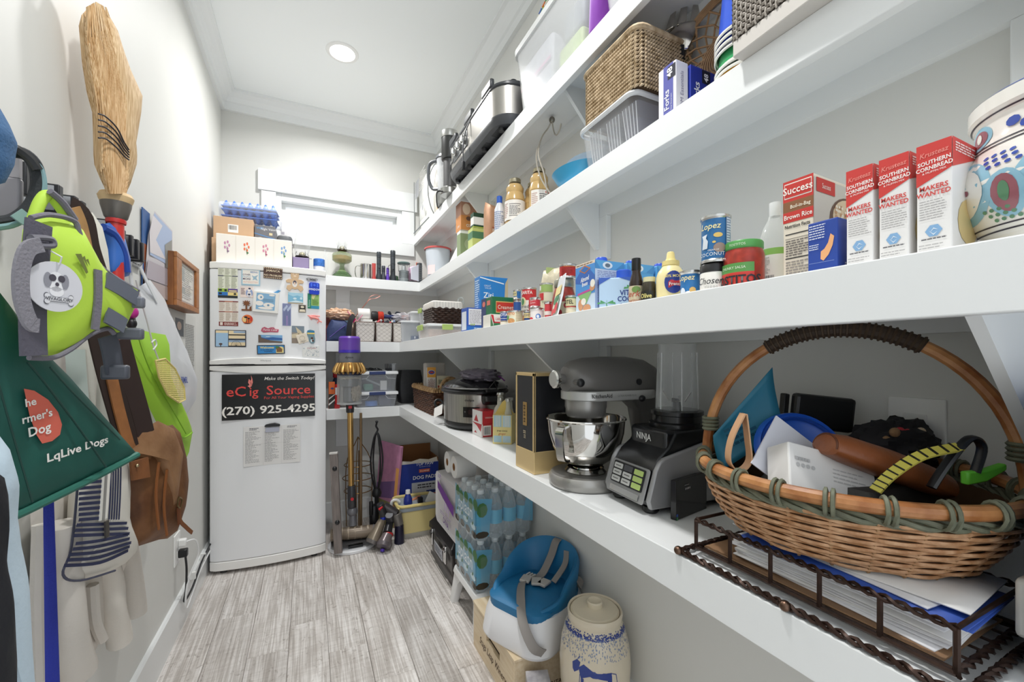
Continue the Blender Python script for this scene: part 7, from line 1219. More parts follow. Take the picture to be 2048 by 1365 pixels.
t = thing('earbud_box','white product carton with grey lettering on top of the basket','box',atd(1640,955,.565),rot=(rad(-24),rad(15),rad(-24)));G().box(-.060,.060,-.021,.021,-.030,.030).build('carton_body',M('#e6e5e3',.4),t,smooth=0,bevel=.002);f = Flat((-.060,-.0212,-.030),(1,0,0),(0,0,1));tpf = Flat((-.060,-.021,.0302),(1,0,0),(0,1,0));text(tpf,'AirPods Pro',.062,.018,.006,M('#a5a5a5'),t,off=.0006);smallprint(f,.008,.03,.036,.044,1,M('#b5b5b5'),t);smallprint(f,.06,.105,.02,.04,4,M('#c4c4c4'),t,fill=.3);patches(f,[ell(.012+.007*k,.032,.0028,.0028,8) for k in range(4)],M('#bcbcbc'),t)
t = thing('glasses_case','brown leather glasses case lying across the basket','case',atd(1765,935,.555),rot=(0,rad(20),rad(-24)));G().loft([[Vector((x,.030*k*math.cos(a),.024*k*math.sin(a)*(1 if math.sin(a) > 0 else .6))) for a in [2*pi*i/24 for i in range(24)]] for x,k in ((-.085,.55),(-.082,.75),(-.06,.95),(0,1.05),(.05,.98),(.08,.85),(.084,.7))]).build('leather_shell',M('#8a4f2c',.4,bump=.15,bscale=150),t);G().tube([(-.083,.020*math.cos(a),.017*math.sin(a)) for a in [pi*i/14 for i in range(15)]],.0015,5).build('seam',M('#5f331b',.5),t)
t = thing('floral_scarf','black cloth with red and cream flowers behind the glasses case','scarf',atd(1785,905,.66));g = G();crump(g,(0,0,-.03),(.085,.05,.040),.4,seed=21);g.build('cloth',M('#17151a',.8),t)
for i in range(9): r = random.Random(i);a = rad(200+60*r.random());z = .012+.028*r.random();G().ball((-.075+.13*r.random(),-.032+.02*r.random(),.026+.018*r.random()),(.009,.006,.007),9,6).build('printed_flower',M(['#b8323c','#d9c6a8','#8a6a4a'][i % 3],.8),t)
oobox('black_device','flat black device standing at the back of the basket','device',atd(1640,860,.74),(.10,.02,.06),M('#1a1a1c',.4),rot=(0,rad(6),rad(-30)),bevel=.006);t = thing('black_stick','short black stick poking up behind the teal card','stick',atd(1568,815,.76),rot=(0,rad(8),0));G().box(-.007,.007,-.005,.005,-.05,.025).build('body',BLACK,t,bevel=.002)
t = thing('measuring_band','yellow and black patterned band arched on the basket','band',atd(1860,935,.50));R_ = Vector((math.cos(YAW),-math.sin(YAW),0));g = G();pth = smooth_path([R_*-.065+Vector((0,0,-.028)),R_*-.045+Vector((0,0,-.008)),R_*-.01+Vector((0,0,.014)),R_*.035+Vector((0,0,.024))],8);ribbon(g,pth,.012,(.4,.7,.5),.003);g.build('band_body',M('#cfc457',.5),t,smooth=60)
for i in range(2,len(pth)-1,2): ribbon(g2 := G(),[pth[i]+Vector((0,0,.001)),pth[i].lerp(pth[i+1],.35)+Vector((0,0,.001))],.0125,(.4,.7,.5),.0036);g2.build('black_mark',BLACK,t)
t = thing('moulded_grip','black moulded handle at the right of the yellow band','handle tool',atd(1930,925,.50));G().tube(smooth_path([R_*-.04+Vector((0,0,-.03)),R_*-.02+Vector((0,0,.0)),R_*.005+Vector((0,0,.028)),R_*.02+Vector((0,0,.018)),R_*.012+Vector((0,0,-.012))],6),.006,8,flat=.6).build('body',M('#15171a',.3),t)
t = thing('green_clip','lime green plastic clip near the right rim of the basket','clip',atd(1965,950,.50));G().loft([[R_*x+Vector((0,y,z)) for y,z in ((-.004,z0),(.004,z0),(.004,z1),(-.004,z1))] for x,z0,z1 in ((-.022,-.012,.004),(0,-.008,.006),(.024,.006,.014))]).build('body',M('#6fcf3f',.4),t,bevel=.002)
p = at(1834,868,x=XW);t = thing('wall_outlet','white outlet plate on the right wall behind the willow basket','outlet',(XW,p.y,p.z));G().box(-.006,0,-.036,.036,-.058,.058).build('cover_plate',WHITE,t,smooth=0,bevel=.002)
for z in (-.02,.02): G().box(-.009,-.006,-.015,.015,z-.013,z+.013).build('socket_face',M('#e2e2e0',.4),t,bevel=.003)
lump('dark_filling','dark pouch filling the bottom of the willow basket','pouch',.61,.79,.26,.42,BC.z+.006,BC.z+.085,'#2a2826')
# standing folder at the near end
t = thing('blue_binder','dark-edged blue binder standing on the counter at the right edge','binder',(.640,.150,ZC0),rad(-3));G().box(0,.21,-.04,0,0,.28).build('cover',M('#1d4f96',.45),t,smooth=0,bevel=.002);G().box(-.006,.006,-.042,.002,-.0,.282).build('spine_edge',M('#1d2430',.5),t,smooth=0,bevel=.002)
G().box(.006,.030,-.002,.016,.030,.090).build('white_tab',M('#d9d8d4',.4),t,bevel=.005)
# ================================================================== FLOOR: VACUUM CORNER
def tubo(t,name,pts,r,m,seg=10,**k): return G().tube(smooth_path(pts,5) if len(pts) > 2 else pts,r,seg,**k).build(name,m,t)
def cyl(t,name,p0,p1,r0,r1,m,seg=18):
    p0,p1 = Vector(p0),Vector(p1);return G().tube([p0,p0.lerp(p1,.02),p0.lerp(p1,.98),p1],[r0*.93,r0,r1,r1*.93],seg).build(name,m,t)
gold2 = M('#c79f62',.22,.9);gry = M('#6f6f74',.35,.15);clr = glassy('#dfe3e4',.16,.45);redm = M('#c81f2b',.35);pur = M('#6a3fb0',.3,alpha=.85)
t = thing('vacuum_stand','round white vacuum stand base with slim pole beside refrigerator','stand',(.235,2.685,0));G().lathe([(.132,0),(.136,.004),(.136,.016),(.130,.021),(.001,.021)],56).build('base_disc',M('#e2e3e6',.3),t);cyl(t,'pole',(.055,.07,.02),(.055,.07,.78),.008,.008,M('#8c7355',.35,.6));G().box(-.03,.05,-.095,-.075,.0212,.036).build('rubber_strip',BLACK,t,bevel=.002)
t = thing('stick_vacuum','gold and purple cordless stick vacuum standing on its round base','vacuum',(.215,2.64,.021));Z0 = -.021
G().lathe([(.056,1.155),(.060,1.16),(.060,1.235),(.052,1.246),(.001,1.247)],36,c=(0,0,Z0)).build('filter_cap',pur,t);G().lathe([(.0605,1.150),(.0605,1.166)],36,c=(0,0,Z0),cap0=False,cap1=False).build('filter_band',M('#3f2ab0',.3),t)
G().lathe([(.062,1.09),(.064,1.10),(.056,1.155)],36,c=(0,0,Z0)).build('motor_body',gry,t);text(Cyl(.0605,-pi/2-.1),'dyson',0,1.118+Z0,.013,M('#2a2a2c'),t,off=.0028,bold=.02)
g = G();g.lathe([(.070,1.036),(.082,1.042),(.082,1.050),(.070,1.085),(.062,1.095)],36,c=(0,0,Z0));g.build('cyclone_cone',M('#a07a44',.3,.9),t)
for k in range(18): a = 2*pi*k/18;G().tube([Vector((r*math.cos(a),r*math.sin(a),z+Z0)) for r,z in ((.066,1.09),(.080,1.062),(.086,1.042),(.074,1.030))],[.006,.009,.010,.006],8).build('cyclone',gold2,t)
G().lathe([(.066,1.018),(.068,1.022),(.068,1.034),(.066,1.038)],32,c=(0,0,Z0)).build('bin_ring',M('#262a44',.3),t);G().lathe([(.066,.856),(.068,.86),(.068,1.02)],36,c=(0,0,Z0),cap0=False,cap1=False).build('dust_bin',clr,t);G().lathe([(.069,.852),(.070,.858),(.060,.862),(.001,.858)],32,c=(0,0,Z0)).build('bin_lid',clearplastic('#d9dcde',.5),t)
G().lathe([(.036,.865),(.036,.95),(.052,.955),(.052,.985),(.056,1.018)],30,c=(0,0,Z0)).build('shroud',M('#75767a',.4,.5),t);g = G();crump(g,(.030,-.022,.868+Z0),(.030,.026,.05),.5,seed=31);stuff(g.build('dust',M('#9a9184',.9,bump=.6,bscale=300),t));g = G();crump(g,(0,-.005,.99+Z0),(.058,.055,.014),.4,seed=32);stuff(g.build('dust',M('#b3aa9e',.9),t))
cyl(t,'wand_socket',(.003,0,.80+Z0),(.003,0,.860+Z0),.022,.024,M('#2c2c2f',.3));G().box(-.008,.012,-.026,-.020,.825+Z0,.842+Z0).build('release_button',redm,t,bevel=.002)
cyl(t,'gold_wand',(.010,.005,.36+Z0),(.003,0,.81+Z0),.0165,.0165,gold2);cyl(t,'wand_cuff',(.014,.008,.24+Z0),(.011,.005,.37+Z0),.024,.022,M('#39393c',.3));G().lathe([(.009,0),(.009,.004),(.001,.004)],16,m=Matrix.Translation((.013,-.015,.295+Z0)) @ Matrix.Rotation(pi/2,4,'X')).build('release_button',redm,t)
G().ball((.016,.008,.215+Z0),.030,16,10).build('swivel_joint',gry,t);cyl(t,'neck',(.018,.005,.20+Z0),(.020,0,.135+Z0),.018,.022,gry);cyl(t,'brush_housing',(-.10,.01,.095+Z0),(.13,-.03,.095+Z0),.036,.036,M('#8a7c6c',.3,.2,alpha=.8));cyl(t,'brush_roll',(-.098,.01,.095+Z0),(.12,-.028,.095+Z0),.028,.028,M('#6a5a48',.7))
for k in range(6): cyl(t,'brush_ring',(-.08+.035*k,.007-.006*k,.095+Z0),(-.07+.035*k,.005-.006*k,.095+Z0),.0365,.0365,M('#a59683',.4))
cyl(t,'end_cap',(.128,-.031,.095+Z0),(.142,-.034,.095+Z0),.038,.034,M('#6d6a6c',.3));G().box(-.1,.13,-.06,.03,.052+Z0,.058+Z0).build('sole_plate',M('#3a3a3c',.4),t)
t = thing('folding_stool_leg','weathered grey wooden board with black knobs leaning by the refrigerator','board',(.150,2.560,.0215),rot=(rad(-2.5),rad(-3),rad(-12)));G().box(-.022,.022,-.012,.012,0,.56).build('board',M('#7d7470',.6,var=.25,vscale=30,stretch=(3,3,.3)),t,bevel=.005)
for z in (.175,.475): G().ball((.004,-.014,z),(.013,.010,.013),14,9).build('knob',BLACK,t)
G().box(-.022,.022,-.013,.013,.555,.566).build('end_cap',M('#c9c6c2',.4),t,bevel=.002)
t = thing('wire_ring_stand','brass wire plant ring stand with three hoops behind the vacuum','stand',(.292,2.945,0));bz = M('#8f6f42',.35,.8)
for z,r in ((.25,.085),(.335,.095),(.42,.085)): G().tube([(r*math.cos(a),r*math.sin(a),z) for a in [2*pi*i/32 for i in range(32)]],.003,6,closed=True).build('hoop',bz,t)
for a in (.3,2.4,4.5): tubo(t,'upright',[(.09*math.cos(a),.09*math.sin(a),0),(.092*math.cos(a),.092*math.sin(a),.40),(.02*math.cos(a),.02*math.sin(a),.56),(0,0,.60)],.003,bz,6)
tubo(t,'centre_rod',[(.0,-.05,0),(0,-.05,.52)],.004,bz,6)
t = thing('iron_fireplace_hanger','black wrought iron rods with finial standing behind vacuum tools','rods',(.385,2.76,0));ik = M('#17171a',.45)
for k in range(4): a = k*pi/2+.4;c,s_ = math.cos(a),math.sin(a);tubo(t,'rod',[(0,0,.26),(.030*c,.030*s_,.36),(.042*c,.042*s_,.48),(.022*c,.022*s_,.61),(0,0,.655)],.0055,ik,7)
tubo(t,'foot_rod',[(0,0,0),(0,0,.27)],.014,ik);tubo(t,'finial',[(0,0,.65),(.006,0,.67),(-.004,0,.69),(0,0,.71)],.006,ik,7);G().ball((0,0,.718),.009,10,7).build('finial_ball',ik,t);G().lathe([(.025,.25),(.03,.27),(.02,.30)],14).build('collar',ik,t)
def vtool(label,x,y,rz,parts):
    t = thing('vacuum_attachment',label,'attachment',(x,y,.0),rad(rz),'vacuum attachments')
    for nm,p0,p1,r0,r1,c in parts: cyl(t,nm,p0,p1,r0,r1,M(c,.3,.3),14)
vtool('vacuum attachment with a blue ring and clear brush end, lying on white disc',.372,2.585,0,[('cuff',(.03,.02,.175),(.01,.01,.255),.020,.022,'#3c3c40'),('red_clip',(.0,-.008,.225),(.02,-.004,.24),.008,.008,'#c81f2b'),('blue_ring',(.026,.018,.155),(.03,.02,.175),.017,.017,'#2a3fc0'),('brush_hood',(-.035,-.02,.055),(.022,.015,.155),.040,.022,'#857a6a'),('end_plate',(-.045,-.026,.042),(-.035,-.02,.058),.036,.040,'#6f6a68')])
vtool('vacuum attachment with red trim and grey flat end plate, nearest the floor',.405,2.545,8,[('cuff',(.045,.06,.13),(.03,.03,.185),.024,.024,'#4a4a4e'),('neck',(.01,.0,.09),(.045,.06,.14),.026,.022,'#2b2b2e'),('red_trim',(.012,-.004,.075),(.016,.004,.085),.029,.029,'#c2262c'),('hood',(-.02,-.03,.045),(.012,-.002,.085),.040,.028,'#7a7072'),('end_plate',(-.028,-.040,.034),(-.018,-.028,.048),.038,.042,'#6d666a'),('purple_tip',(-.03,-.035,.006),(-.026,-.03,.02),.012,.012,'#5a3fb0')])
vtool('dark vacuum hose attachment propped behind the others',.448,2.63,0,[('tube',(-.04,0,.225),(.03,-.03,.175),.026,.028,'#3f3b3d'),('hose',(.03,-.03,.18),(.045,-.035,.11),.030,.026,'#77736f'),('base',(.045,-.035,.0),(.045,-.035,.11),.030,.026,'#24243a')])
vtool('small black vacuum attachment standing behind the blue-ringed one',.36,2.69,0,[('body',(0,0,0),(0,0,.22),.026,.030,'#1e1e22'),('clip',(-.02,-.02,.17),(-.02,-.02,.25),.012,.012,'#19191c')])
# yellow tote, dog pad box, pink canvas
t = thing('yellow_caddy','pale yellow plastic caddy with grey band full of cleaners','caddy',(.62,2.72,0));yl = M('#e6d595',.4);tub('caddy_body',yl,t,.245,.20,.175,.85,.03,z0=.028);tub('clear_foot',clearplastic('#d9d6cc',.5,.2),t,.215,.175,.03,.95,.025);G().tube([Vector(p) for p in rring(.255,.21,.035,.205)],.010,8,closed=True).build('rim',M('#e2cf88',.4),t);G().loft([rring(.25,.206,.03,.170),rring(.258,.214,.034,.175),rring(.258,.214,.034,.192),rring(.25,.206,.03,.197)]).build('grey_band',M('#9aa4ac',.4),t);G().box(-.1,.1,-.095,.095,.172,.178).build('fill_line',M('#c9b87a',.6),t)
for sx in (-1,1): tubo(t,'handle_arm',[(sx*.122,-.1,.19),(sx*.13,-.06,.206),(sx*.13,.06,.206),(sx*.122,.1,.19)],.009,M('#e2cf88',.4),8)
t = thing('cleaner_bottle','dark blue bottle with white cap in the yellow caddy','bottle',(.565,2.69,.18));G().lathe([(.026,0),(.028,.004),(.026,.05),(.016,.075),(.013,.08)],24).build('bottle_body',M('#22348c',.3),t);G().lathe([(.014,.08),(.016,.082),(.014,.104),(.001,.105)],20).build('cap',M('#e9e9ea',.4),t)
oobox('dark_sponge_box','small black box in the yellow caddy','box',(.64,2.68,.18),(.03,.03,.05),BLACK);oobox('orange_brush','orange-handled brush lying in yellow caddy','brush',(.62,2.75,.185),(.09,.02,.02),M('#d9906a',.5),rot=(0,rad(-15),rad(20)));t = oobox('white_card','white tilted card at the right of the yellow caddy','card',(.70,2.66,.185),(.08,.004,.07),M('#e4e4e2',.5),rot=(rad(-12),rad(30),0));t = thing('white_hook','white plastic hook over the left rim of yellow caddy','hook',(.485,2.70,.20));tubo(t,'hook_body',[(-.02,0,-.03),(-.018,0,.02),(.01,0,.028),(.03,0,.012)],.009,M('#e6e6e6',.4))
t = thing('dog_pad_box','torn open blue dog pad carton with brown inside','box',(.528,2.87,0));bm_ = M('#1d3796',.45);kr = M('#8a5a30',.8);W,D,H = .285,.22,.40
for nm,b,m in (('front_panel',(0,W,0,.004,0,H),bm_),('back_panel',(0,W,D-.004,D,0,H+.09),kr),('side_panel',(0,.004,.004,D-.004,0,H+.03),M('#2a84a0',.5)),('side_panel',(W-.004,W,.004,D-.004,0,H+.03),kr)): G().box(*b).build(nm,m,t,smooth=0)
G().prism([(0,0),(W,.0),(W,.035),(.22,.02),(.16,.03),(.1,.016),(.04,.024),(0,.012)],((0,.004,H),(1,0,0),(0,.5,.86)),-.002,.001).build('torn_flap',M('#e3ddd2',.7),t,smooth=0);G().box(.004,W-.004,.01,D-.006,H-.08,H-.07).build('pad_stack',M('#cfd3dc',.7),t,smooth=0)
f = Flat((0,0,0),(1,0,0),(0,0,1));text(f,'TOP PAW',.19,.385,.020,M('#f2f2f2'),t,bold=.02);text(f,'Fits the box of dogs',.19,.372,.007,M('#d9dcea'),t);patches(f,[rec(.15,.225,.335,.358)],M('#d8633a',.5),t);text(f,'X-LARGE',.1875,.341,.011,M('#f2e6de'),t,off=.001,bold=.02);text(f,'DOG PADS',.19,.292,.024,M('#f4f4f4'),t,bold=.03)
patches(f,[rec(.10,.285,.06,.27)],M('#c9cbd2',.5),t);smallprint(f,.14,.27,.225,.26,2,M('#4a4a52'),t);patches(f,[rec(.2,.285,.19,.21)],M('#2a3f8a',.5),t,off=.0007);patches(f,[rec(.2,.285,.155,.188)],M('#c2503a',.5),t,off=.0007);patches(f,[rec(.2,.235,.155,.188)],M('#3f8aa8',.5),t,off=.001)
t = thing('pink_canvas','pink and purple painted canvas leaning beside the blue carton','canvas',(.452,2.93,0),rot=(rad(-3),rad(4),rad(-62)));G().box(-.11,.11,0,.02,0,.545).build('canvas_wrap',M('#c487a8',.7,var=.2,vscale=12),t,smooth=0,bevel=.003);f = Flat((-.11,0,0),(1,0,0),(0,0,1));patches(f,[rec(0,.22,0,.16)],M('#8f8a5a',.7),t);patches(f,[[(0,.16),(.22,.2),(.22,.32),(0,.26)]],M('#7a5a8a',.7),t);patches(f,[rec(.19,.22,.05,.4)],M('#e0a05a',.7),t,off=.0008)
# toolbox, paper rolls
t = thing('toolbox','black plastic toolbox with chrome latches under the counter','toolbox',(.62,1.957,0));bk = M('#1f1e20',.3);G().loft([[Vector(p) for p in ((.01,.01,0),(.235,.01,0),(.235,.385,0),(.01,.385,0))],[Vector(p) for p in ((0,0,.17),(.24,0,.17),(.24,.395,.17),(0,.395,.17))]]).build('box_body',M('#3a3634',.3),t,smooth=0,bevel=.006);G().loft([[Vector(p) for p in ((-.008,-.006,.165),(.246,-.006,.165),(.246,.401,.165),(-.008,.401,.165))],[Vector(p) for p in ((-.006,-.004,.195),(.244,-.004,.195),(.244,.399,.195),(-.006,.399,.195))],[Vector(p) for p in ((.02,.02,.226),(.22,.02,.226),(.22,.375,.226),(.02,.375,.226))]]).build('lid',bk,t,smooth=0,bevel=.006)
for y in (.075,.32): l = G().box(-.016,-.004,y-.018,y+.018,.10,.185).build('latch',CHROME,t,bevel=.004);G().tube([(-.018,y-.02,.165),(-.022,y,.168),(-.018,y+.02,.165)],.004,7).build('latch_bar',CHROME,l)
f = Flat((-.004,.28,.08),(0,-1,0),(-.05,0,1));patches(f,[rec(0,.15,0,.06)],M('#b9bcc4',.4),t,off=.003);smallprint(f,.01,.14,.008,.05,4,M('#5a5f70'),t,off=.0036);patches(f,[rec(-.08,.25,-.02+.012*0-.03,-.026)],BLACK,t,off=.004)
pkw = M('#e9e7e6',.35);t = thing('tissue_pack','white plastic wrapped toilet paper pack with purple print on toolbox','tissue pack',(.632,1.90,.2275));g = G();g.loft([[Vector((x+.002*mnoise.noise(Vector((x*30,a*30,b*30))),a+.1975,b+.137)) for a,b in rrec(-.1975*k,.1975*k,-.137*k,.137*k,.035,6)] for x,k in ((.012,.90),(.006,.95),(.002,.99),(.02,1.0),(.09,1.015),(.16,1.0),(.175,.93))]);g.build('wrapper',M('#e4e2e4',.3,bump=.3,bscale=40),t)
f = Flat((.0,.39,.004),(0,-1,0),(0,0,1));patches(f,[[(.05,.225),(.33,.165),(.33,.115),(.20,.145),(.15,.155),(.05,.185)]],M('#7a3fa0',.4),t,off=.0015);text(f,'soft',.085,.245,.03,M('#a58ac4'),t,off=.002,shear=.2);patches(f,[ell(.19+.03*k,.125-.007*k,.012,.022,14) for k in range(3)],M('#cfc0e0',.4),t,off=.0025);text(f,'DIVA',.20,.03,.03,M('#6a3a94'),t,off=.002,bold=.03,rot=-.1);smallprint(f,.1,.3,.065,.085,2,M('#b9a8cc'),t,off=.002)
for i in range(2):
    o = thing('toilet_roll',['toilet paper roll end on top of the pack, left one','toilet paper roll end on top of the pack, right one'][i],'toilet roll',(.652,2.135-.112*i,.575+0),0,'toilet rolls on the pack');mr2 = Matrix.Rotation(pi/2,4,'Y');G().lathe([(.019,0),(.054,0),(.055,.002),(.055,.098),(.054,.1),(.019,.1)],32,cap0=False,cap1=False,m=mr2).build('paper',M('#ecebe9',.8),o);G().lathe([(.0195,.1),(.0195,0),(.0175,0),(.0175,.1)],24,cap0=False,cap1=False,m=mr2).build('cardboard_core',M('#a5764a',.8),o)
# step stool with water packs
t = thing('step_stool','white plastic step stool carrying two packs of water','stool',(.735,1.72,0));wp_ = M('#e3e3e2',.35);SW,SD,SH = .27,.31,.165
G().loft([rring(SW,SD,.03,SH-.03),rring(SW+.01,SD+.01,.03,SH-.02),rring(SW,SD,.03,SH)]).build('top_plate',wp_,t)
for sx in (-1,1):
    for sy in (-1,1): G().loft([rring(.035,.035,.008,0,c=(sx*(SW/2-.005),sy*(SD/2-.005))),rring(.05,.055,.012,SH-.028,c=(sx*(SW/2-.028),sy*(SD/2-.03)))]).build('leg',wp_,t)
for sx in (-1,1): G().prism([(-SD/2+.03,0),(-.07,.05),(.07,.05),(SD/2-.03,0),(SD/2-.03,.07),(-SD/2+.03,.07)],((sx*(SW/2-.01),0,SH-.085),(0,1,0),(0,0,1)),-.002,.002).build('apron',wp_,t,smooth=0)
wat = glassy('#dbe8ee',.20,.5);wcap = M('#dfe8ec',.3,alpha=.85)
def waterpack(z,label):
    t = thing('water_pack',label,'water pack',(.735,1.72,z),0,'shrink-wrapped water packs');bt = None;r = .031;H = .205
    for i in range(4):
        for j in range(4):
            x,y = -.097+.0645*i,-.097+.0645*j
            if bt is None:
                bt = G().lathe([(.024,0),(.030,.006),(.031,.02),(.029,.026),(.031,.032),(.031,.12),(.029,.135),(.020,.165),(.012,.182),(.012,.190)],20).build('water_bottle',wat,t);bt['label'] = 'clear ribbed bottle'
                G().lathe([(.0135,.186),(.0145,.188),(.0145,.200),(.013,.203),(.001,.203)],16).build('cap',wcap,bt);G().lathe([(.0314,.062),(.0314,.118)],20,cap0=False,cap1=False).build('label_sleeve',M('#5fb0d0',.4),bt)
                for q in range(8): a = q*pi/4;G().ball((.0312*math.cos(a),.0312*math.sin(a),.070),(.007,.007,.010),8,5).build('leaf_print',M('#3f6a3a',.6),bt) if q % 4 == 0 else None
                b = bt
            else: b = copy_tree(bt,t)
            b.location = (x,y,.001)
    W2 = .129
    ws = Flat((-W2-.002,W2,0),(0,-1,0),(0,0,1));ns = Flat((-W2,-W2-.002,0),(1,0,0),(0,0,1));L = 2*W2
    wr = M('#62b2d6',.3,alpha=.66)
    patches(ws,[[(0,.02),(L,.02),(L,.17),(.2,.185),(.1,.165),(0,.18)]],wr,t,'wrap_print');text(ws,'splash',L*.52,.085,.055,M('#e9f2f6'),t,off=.001,bold=.01,name='wrap_lettering')
    rr = random.Random(int(z*100));patches(ws,[ell(.03+.055*k+.01*rr.random(),.155-.012*(k % 2),.026,.024,9) for k in range(5)],M('#3f6f3c',.6),t,'leaf_print',.0012);patches(ws,[ell(.03+.07*k,.03,.03,.014,9) for k in range(4)],M('#3a3226',.6),t,'rock_print',.0012);patches(ws,[ell(.05+.09*k,.06,.03,.012,9) for k in range(3)],M('#c4dfea',.4),t,'wave_print',.0012)
    patches(ns,[[(0,.02),(.055,.02),(.07,.17),(0,.18)],[(L-.05,.06),(L,.05),(L,.17),(L-.03,.17)]],wr,t,'wrap_print');patches(ns,[ell(.025,.13,.024,.03,9)],M('#3f6f3c',.6),t,'leaf_print',.0012);patches(ns,[ell(.025,.03,.03,.014,9)],M('#3a3226',.6),t,'rock_print',.0012)
    g = G();g.loft([[p+Vector((.004*mnoise.noise(p*40),.004*mnoise.noise(p*47),0)) for p in rring(L+.006+w_,L+.006+w_,.03,zz,10)] for zz,w_ in ((.0,-.02),(.006,.0),(.07,.002),(.14,.004),(.175,-.012),(.2,-.05),(.206,-.12))],False,False);g.build('shrink_film',clearplastic('#eef4f6',.05,.35),t)
waterpack(.166,'lower shrink-wrapped pack of water bottles on the white stool');waterpack(.373,'upper shrink-wrapped pack of water bottles stacked on the other');
# wine crate, booster seat, crock, marbled box
pine = M('#e3d2b6',.55,var=.12,vscale=14,stretch=(6,.5,6),col2='#d6c09d');t = thing('wooden_crate','pale pine wine crate with handle slot and script lettering','crate',(.58,1.185,0));W,D,H = .175,.365,.165
for nm,b in (('near_panel',(0,W,0,.014,0,H)),('far_panel',(0,W,D-.014,D,0,H)),('wall_side_panel',(W-.012,W,.014,D-.014,0,H)),('lid_board',(-.002,W+.002,-.002,D*.5-.0008,H,H+.008)),('lid_board',(-.002,W+.002,D*.5+.0008,D+.002,H,H+.008)),('bottom_board',(.012,W-.012,.014,D-.014,0,.01))): G().box(*b).build(nm,pine,t,smooth=0,bevel=.001)
for b in ((0,.012,.014,D-.014,0,.095),(0,.012,.014,D-.014,.122,H),(0,.012,.014,.115,.095,.122),(0,.012,.235,D-.014,.095,.122)): G().box(*b).build('aisle_side_board',pine,t,smooth=0)
ink2 = M('#4a2f1c',.7);s = Flat((0,D,0),(0,-1,0),(0,0,1));text(s,'Stags Leap Winery',D*.5,.05,.028,ink2,t,shear=.35,sx=.8,name='burnt_lettering');text(Flat((0,0,0),(1,0,0),(0,0,1)),'- FIRST VINTAGE',.125,.05,.014,ink2,t,bold=.02,name='burnt_lettering')
t = thing('booster_seat','blue and white toddler booster seat with grey straps on crate','booster seat',(.716,1.305,.174),rad(-66));bl_ = M('#1c6f9f',.45);wb = M('#e4e4e6',.35)
# local: front of the seat is -y, back is +y
def sr(w,d,z,r=.07,c=0): return rring(w,d,r,z,7,(0,c))
G().loft([sr(.275,.30,0),sr(.285,.31,.012),sr(.275,.295,.075,c=.004),sr(.262,.27,.115,c=.01)]).build('white_base',wb,t)
NS = 40
def shell(i,j,off=0):                      # wrap-around wall: i around from front-left over the back to front-right, j up
    a = -pi*.5+.55+(2*pi-1.1)*i;k = math.sin(pi*i)
    hx = .030+.040*min(1,k*1.7)+.088*max(0,(k-.45)/.55)**.8
    rx,ry = .128+.012*j+off,.130+.018*j+off;e = 2.6
    c_,s_ = math.cos(a),math.sin(a);f = (abs(c_)**e+abs(s_)**e)**(-1/e)
    return Vector((rx*c_*f,.012+ry*s_*f,.095+hx*j))
g = G();ri = []
for i in range(NS+1):
    u_ = i/NS;o_ = [shell(u_,j,0) for j in (0,.5,.94)]+[shell(u_,1.06,-.008)]+[shell(u_,j,-.020) for j in (.94,.5)]+[shell(u_,0,-.032)];ri.append(o_)
g.loft(ri);g.build('blue_shell',bl_,t,smooth=60)
G().loft([[p for p in sr(.245,.262,.10,.06,.0)],sr(.25,.265,.128,.06,0),sr(.225,.24,.136,.06,0)]).build('seat_pan',bl_,t);st_ = M('#8b8682',.8)
def strap(pts,w,side): g = G();ribbon(g,smooth_path(pts,6),w,side,.003);g.build('strap',st_,t,smooth=60)
strap([(.0,.172,.20),(.0,.168,.250),(.0,.135,.255),(-.012,.118,.20),(-.022,.075,.147),(-.03,.02,.142)],.030,(1,0,0));strap([(.05,.13,.235),(.052,.115,.19),(.04,.06,.145)],.022,(1,0,0));strap([(-.045,-.01,.145),(-.02,-.05,.147),(.02,-.10,.142),(.07,-.152,.115),(.115,-.158,.06),(.135,-.13,.035)],.030,(.5,.5,.3));strap([(.135,.10,.15),(.125,.085,.172),(.105,.075,.165)],.03,(0,1,0))
for x,y,rz in ((-.045,.01,.3),(-.005,.02,.6),(.02,.03,0)): b = G().box(-.018,.018,-.022,.022,0,.010).build('buckle',M('#b9b5ae',.4),t,bevel=.003);b.location = (x,y,.143);b.rotation_euler = (0,0,rz)
for k in range(3): G().box(-.062+.012*k,-.056+.012*k,.03,.052,.146,.152).build('buckle_prong',M('#c4c0b8',.4),t)
t = thing('stoneware_crock','cream stoneware water crock with blue sponge band and cow','crock',(.765,1.022,0));ck = M('#d3c8b2',.3,coat=.3);pf = [(.075,0),(.080,.006),(.090,.08),(.101,.17),(.1035,.235),(.098,.29),(.085,.335),(.077,.350),(.079,.357),(.081,.372),(.078,.378),(.074,.374),(.072,.36),(.001,.358)]
G().lathe(pf,56,cap1=False).build('crock_body',ck,t);G().lathe([(.001,.366),(.070,.366),(.072,.372),(.066,.378),(.030,.380),(.022,.384),(.023,.396),(.020,.400),(.015,.396),(.001,.395)],48).build('lid',M('#d6cbb4',.3),t)
def cr_(b):
    for (r0,z0),(r1,z1) in zip(pf[:10],pf[1:11]):
        if z0 <= b <= z1: return r0+(r1-r0)*(b-z0)/max(1e-6,z1-z0)
    return .08
s = Cyl(.100,math.atan2(-1.022,-.765)+.05,rf=cr_);cb_ = M('#2b3f86',.35);rr = random.Random(4)
stuff(patches(s,[ell(-.15+.30*rr.random(),.332+.016*rr.random()*rr.choice((1,.6)),.0026,.0016,5) for _ in range(420)],cb_,t,'sponge_print',.0008));stuff(patches(s,[ell(-.15+.30*rr.random(),.335-.055*rr.random()**1.5,.0013,.0024,5) for _ in range(420)],M('#7f8fae',.4),t,'sponge_print',.0008))
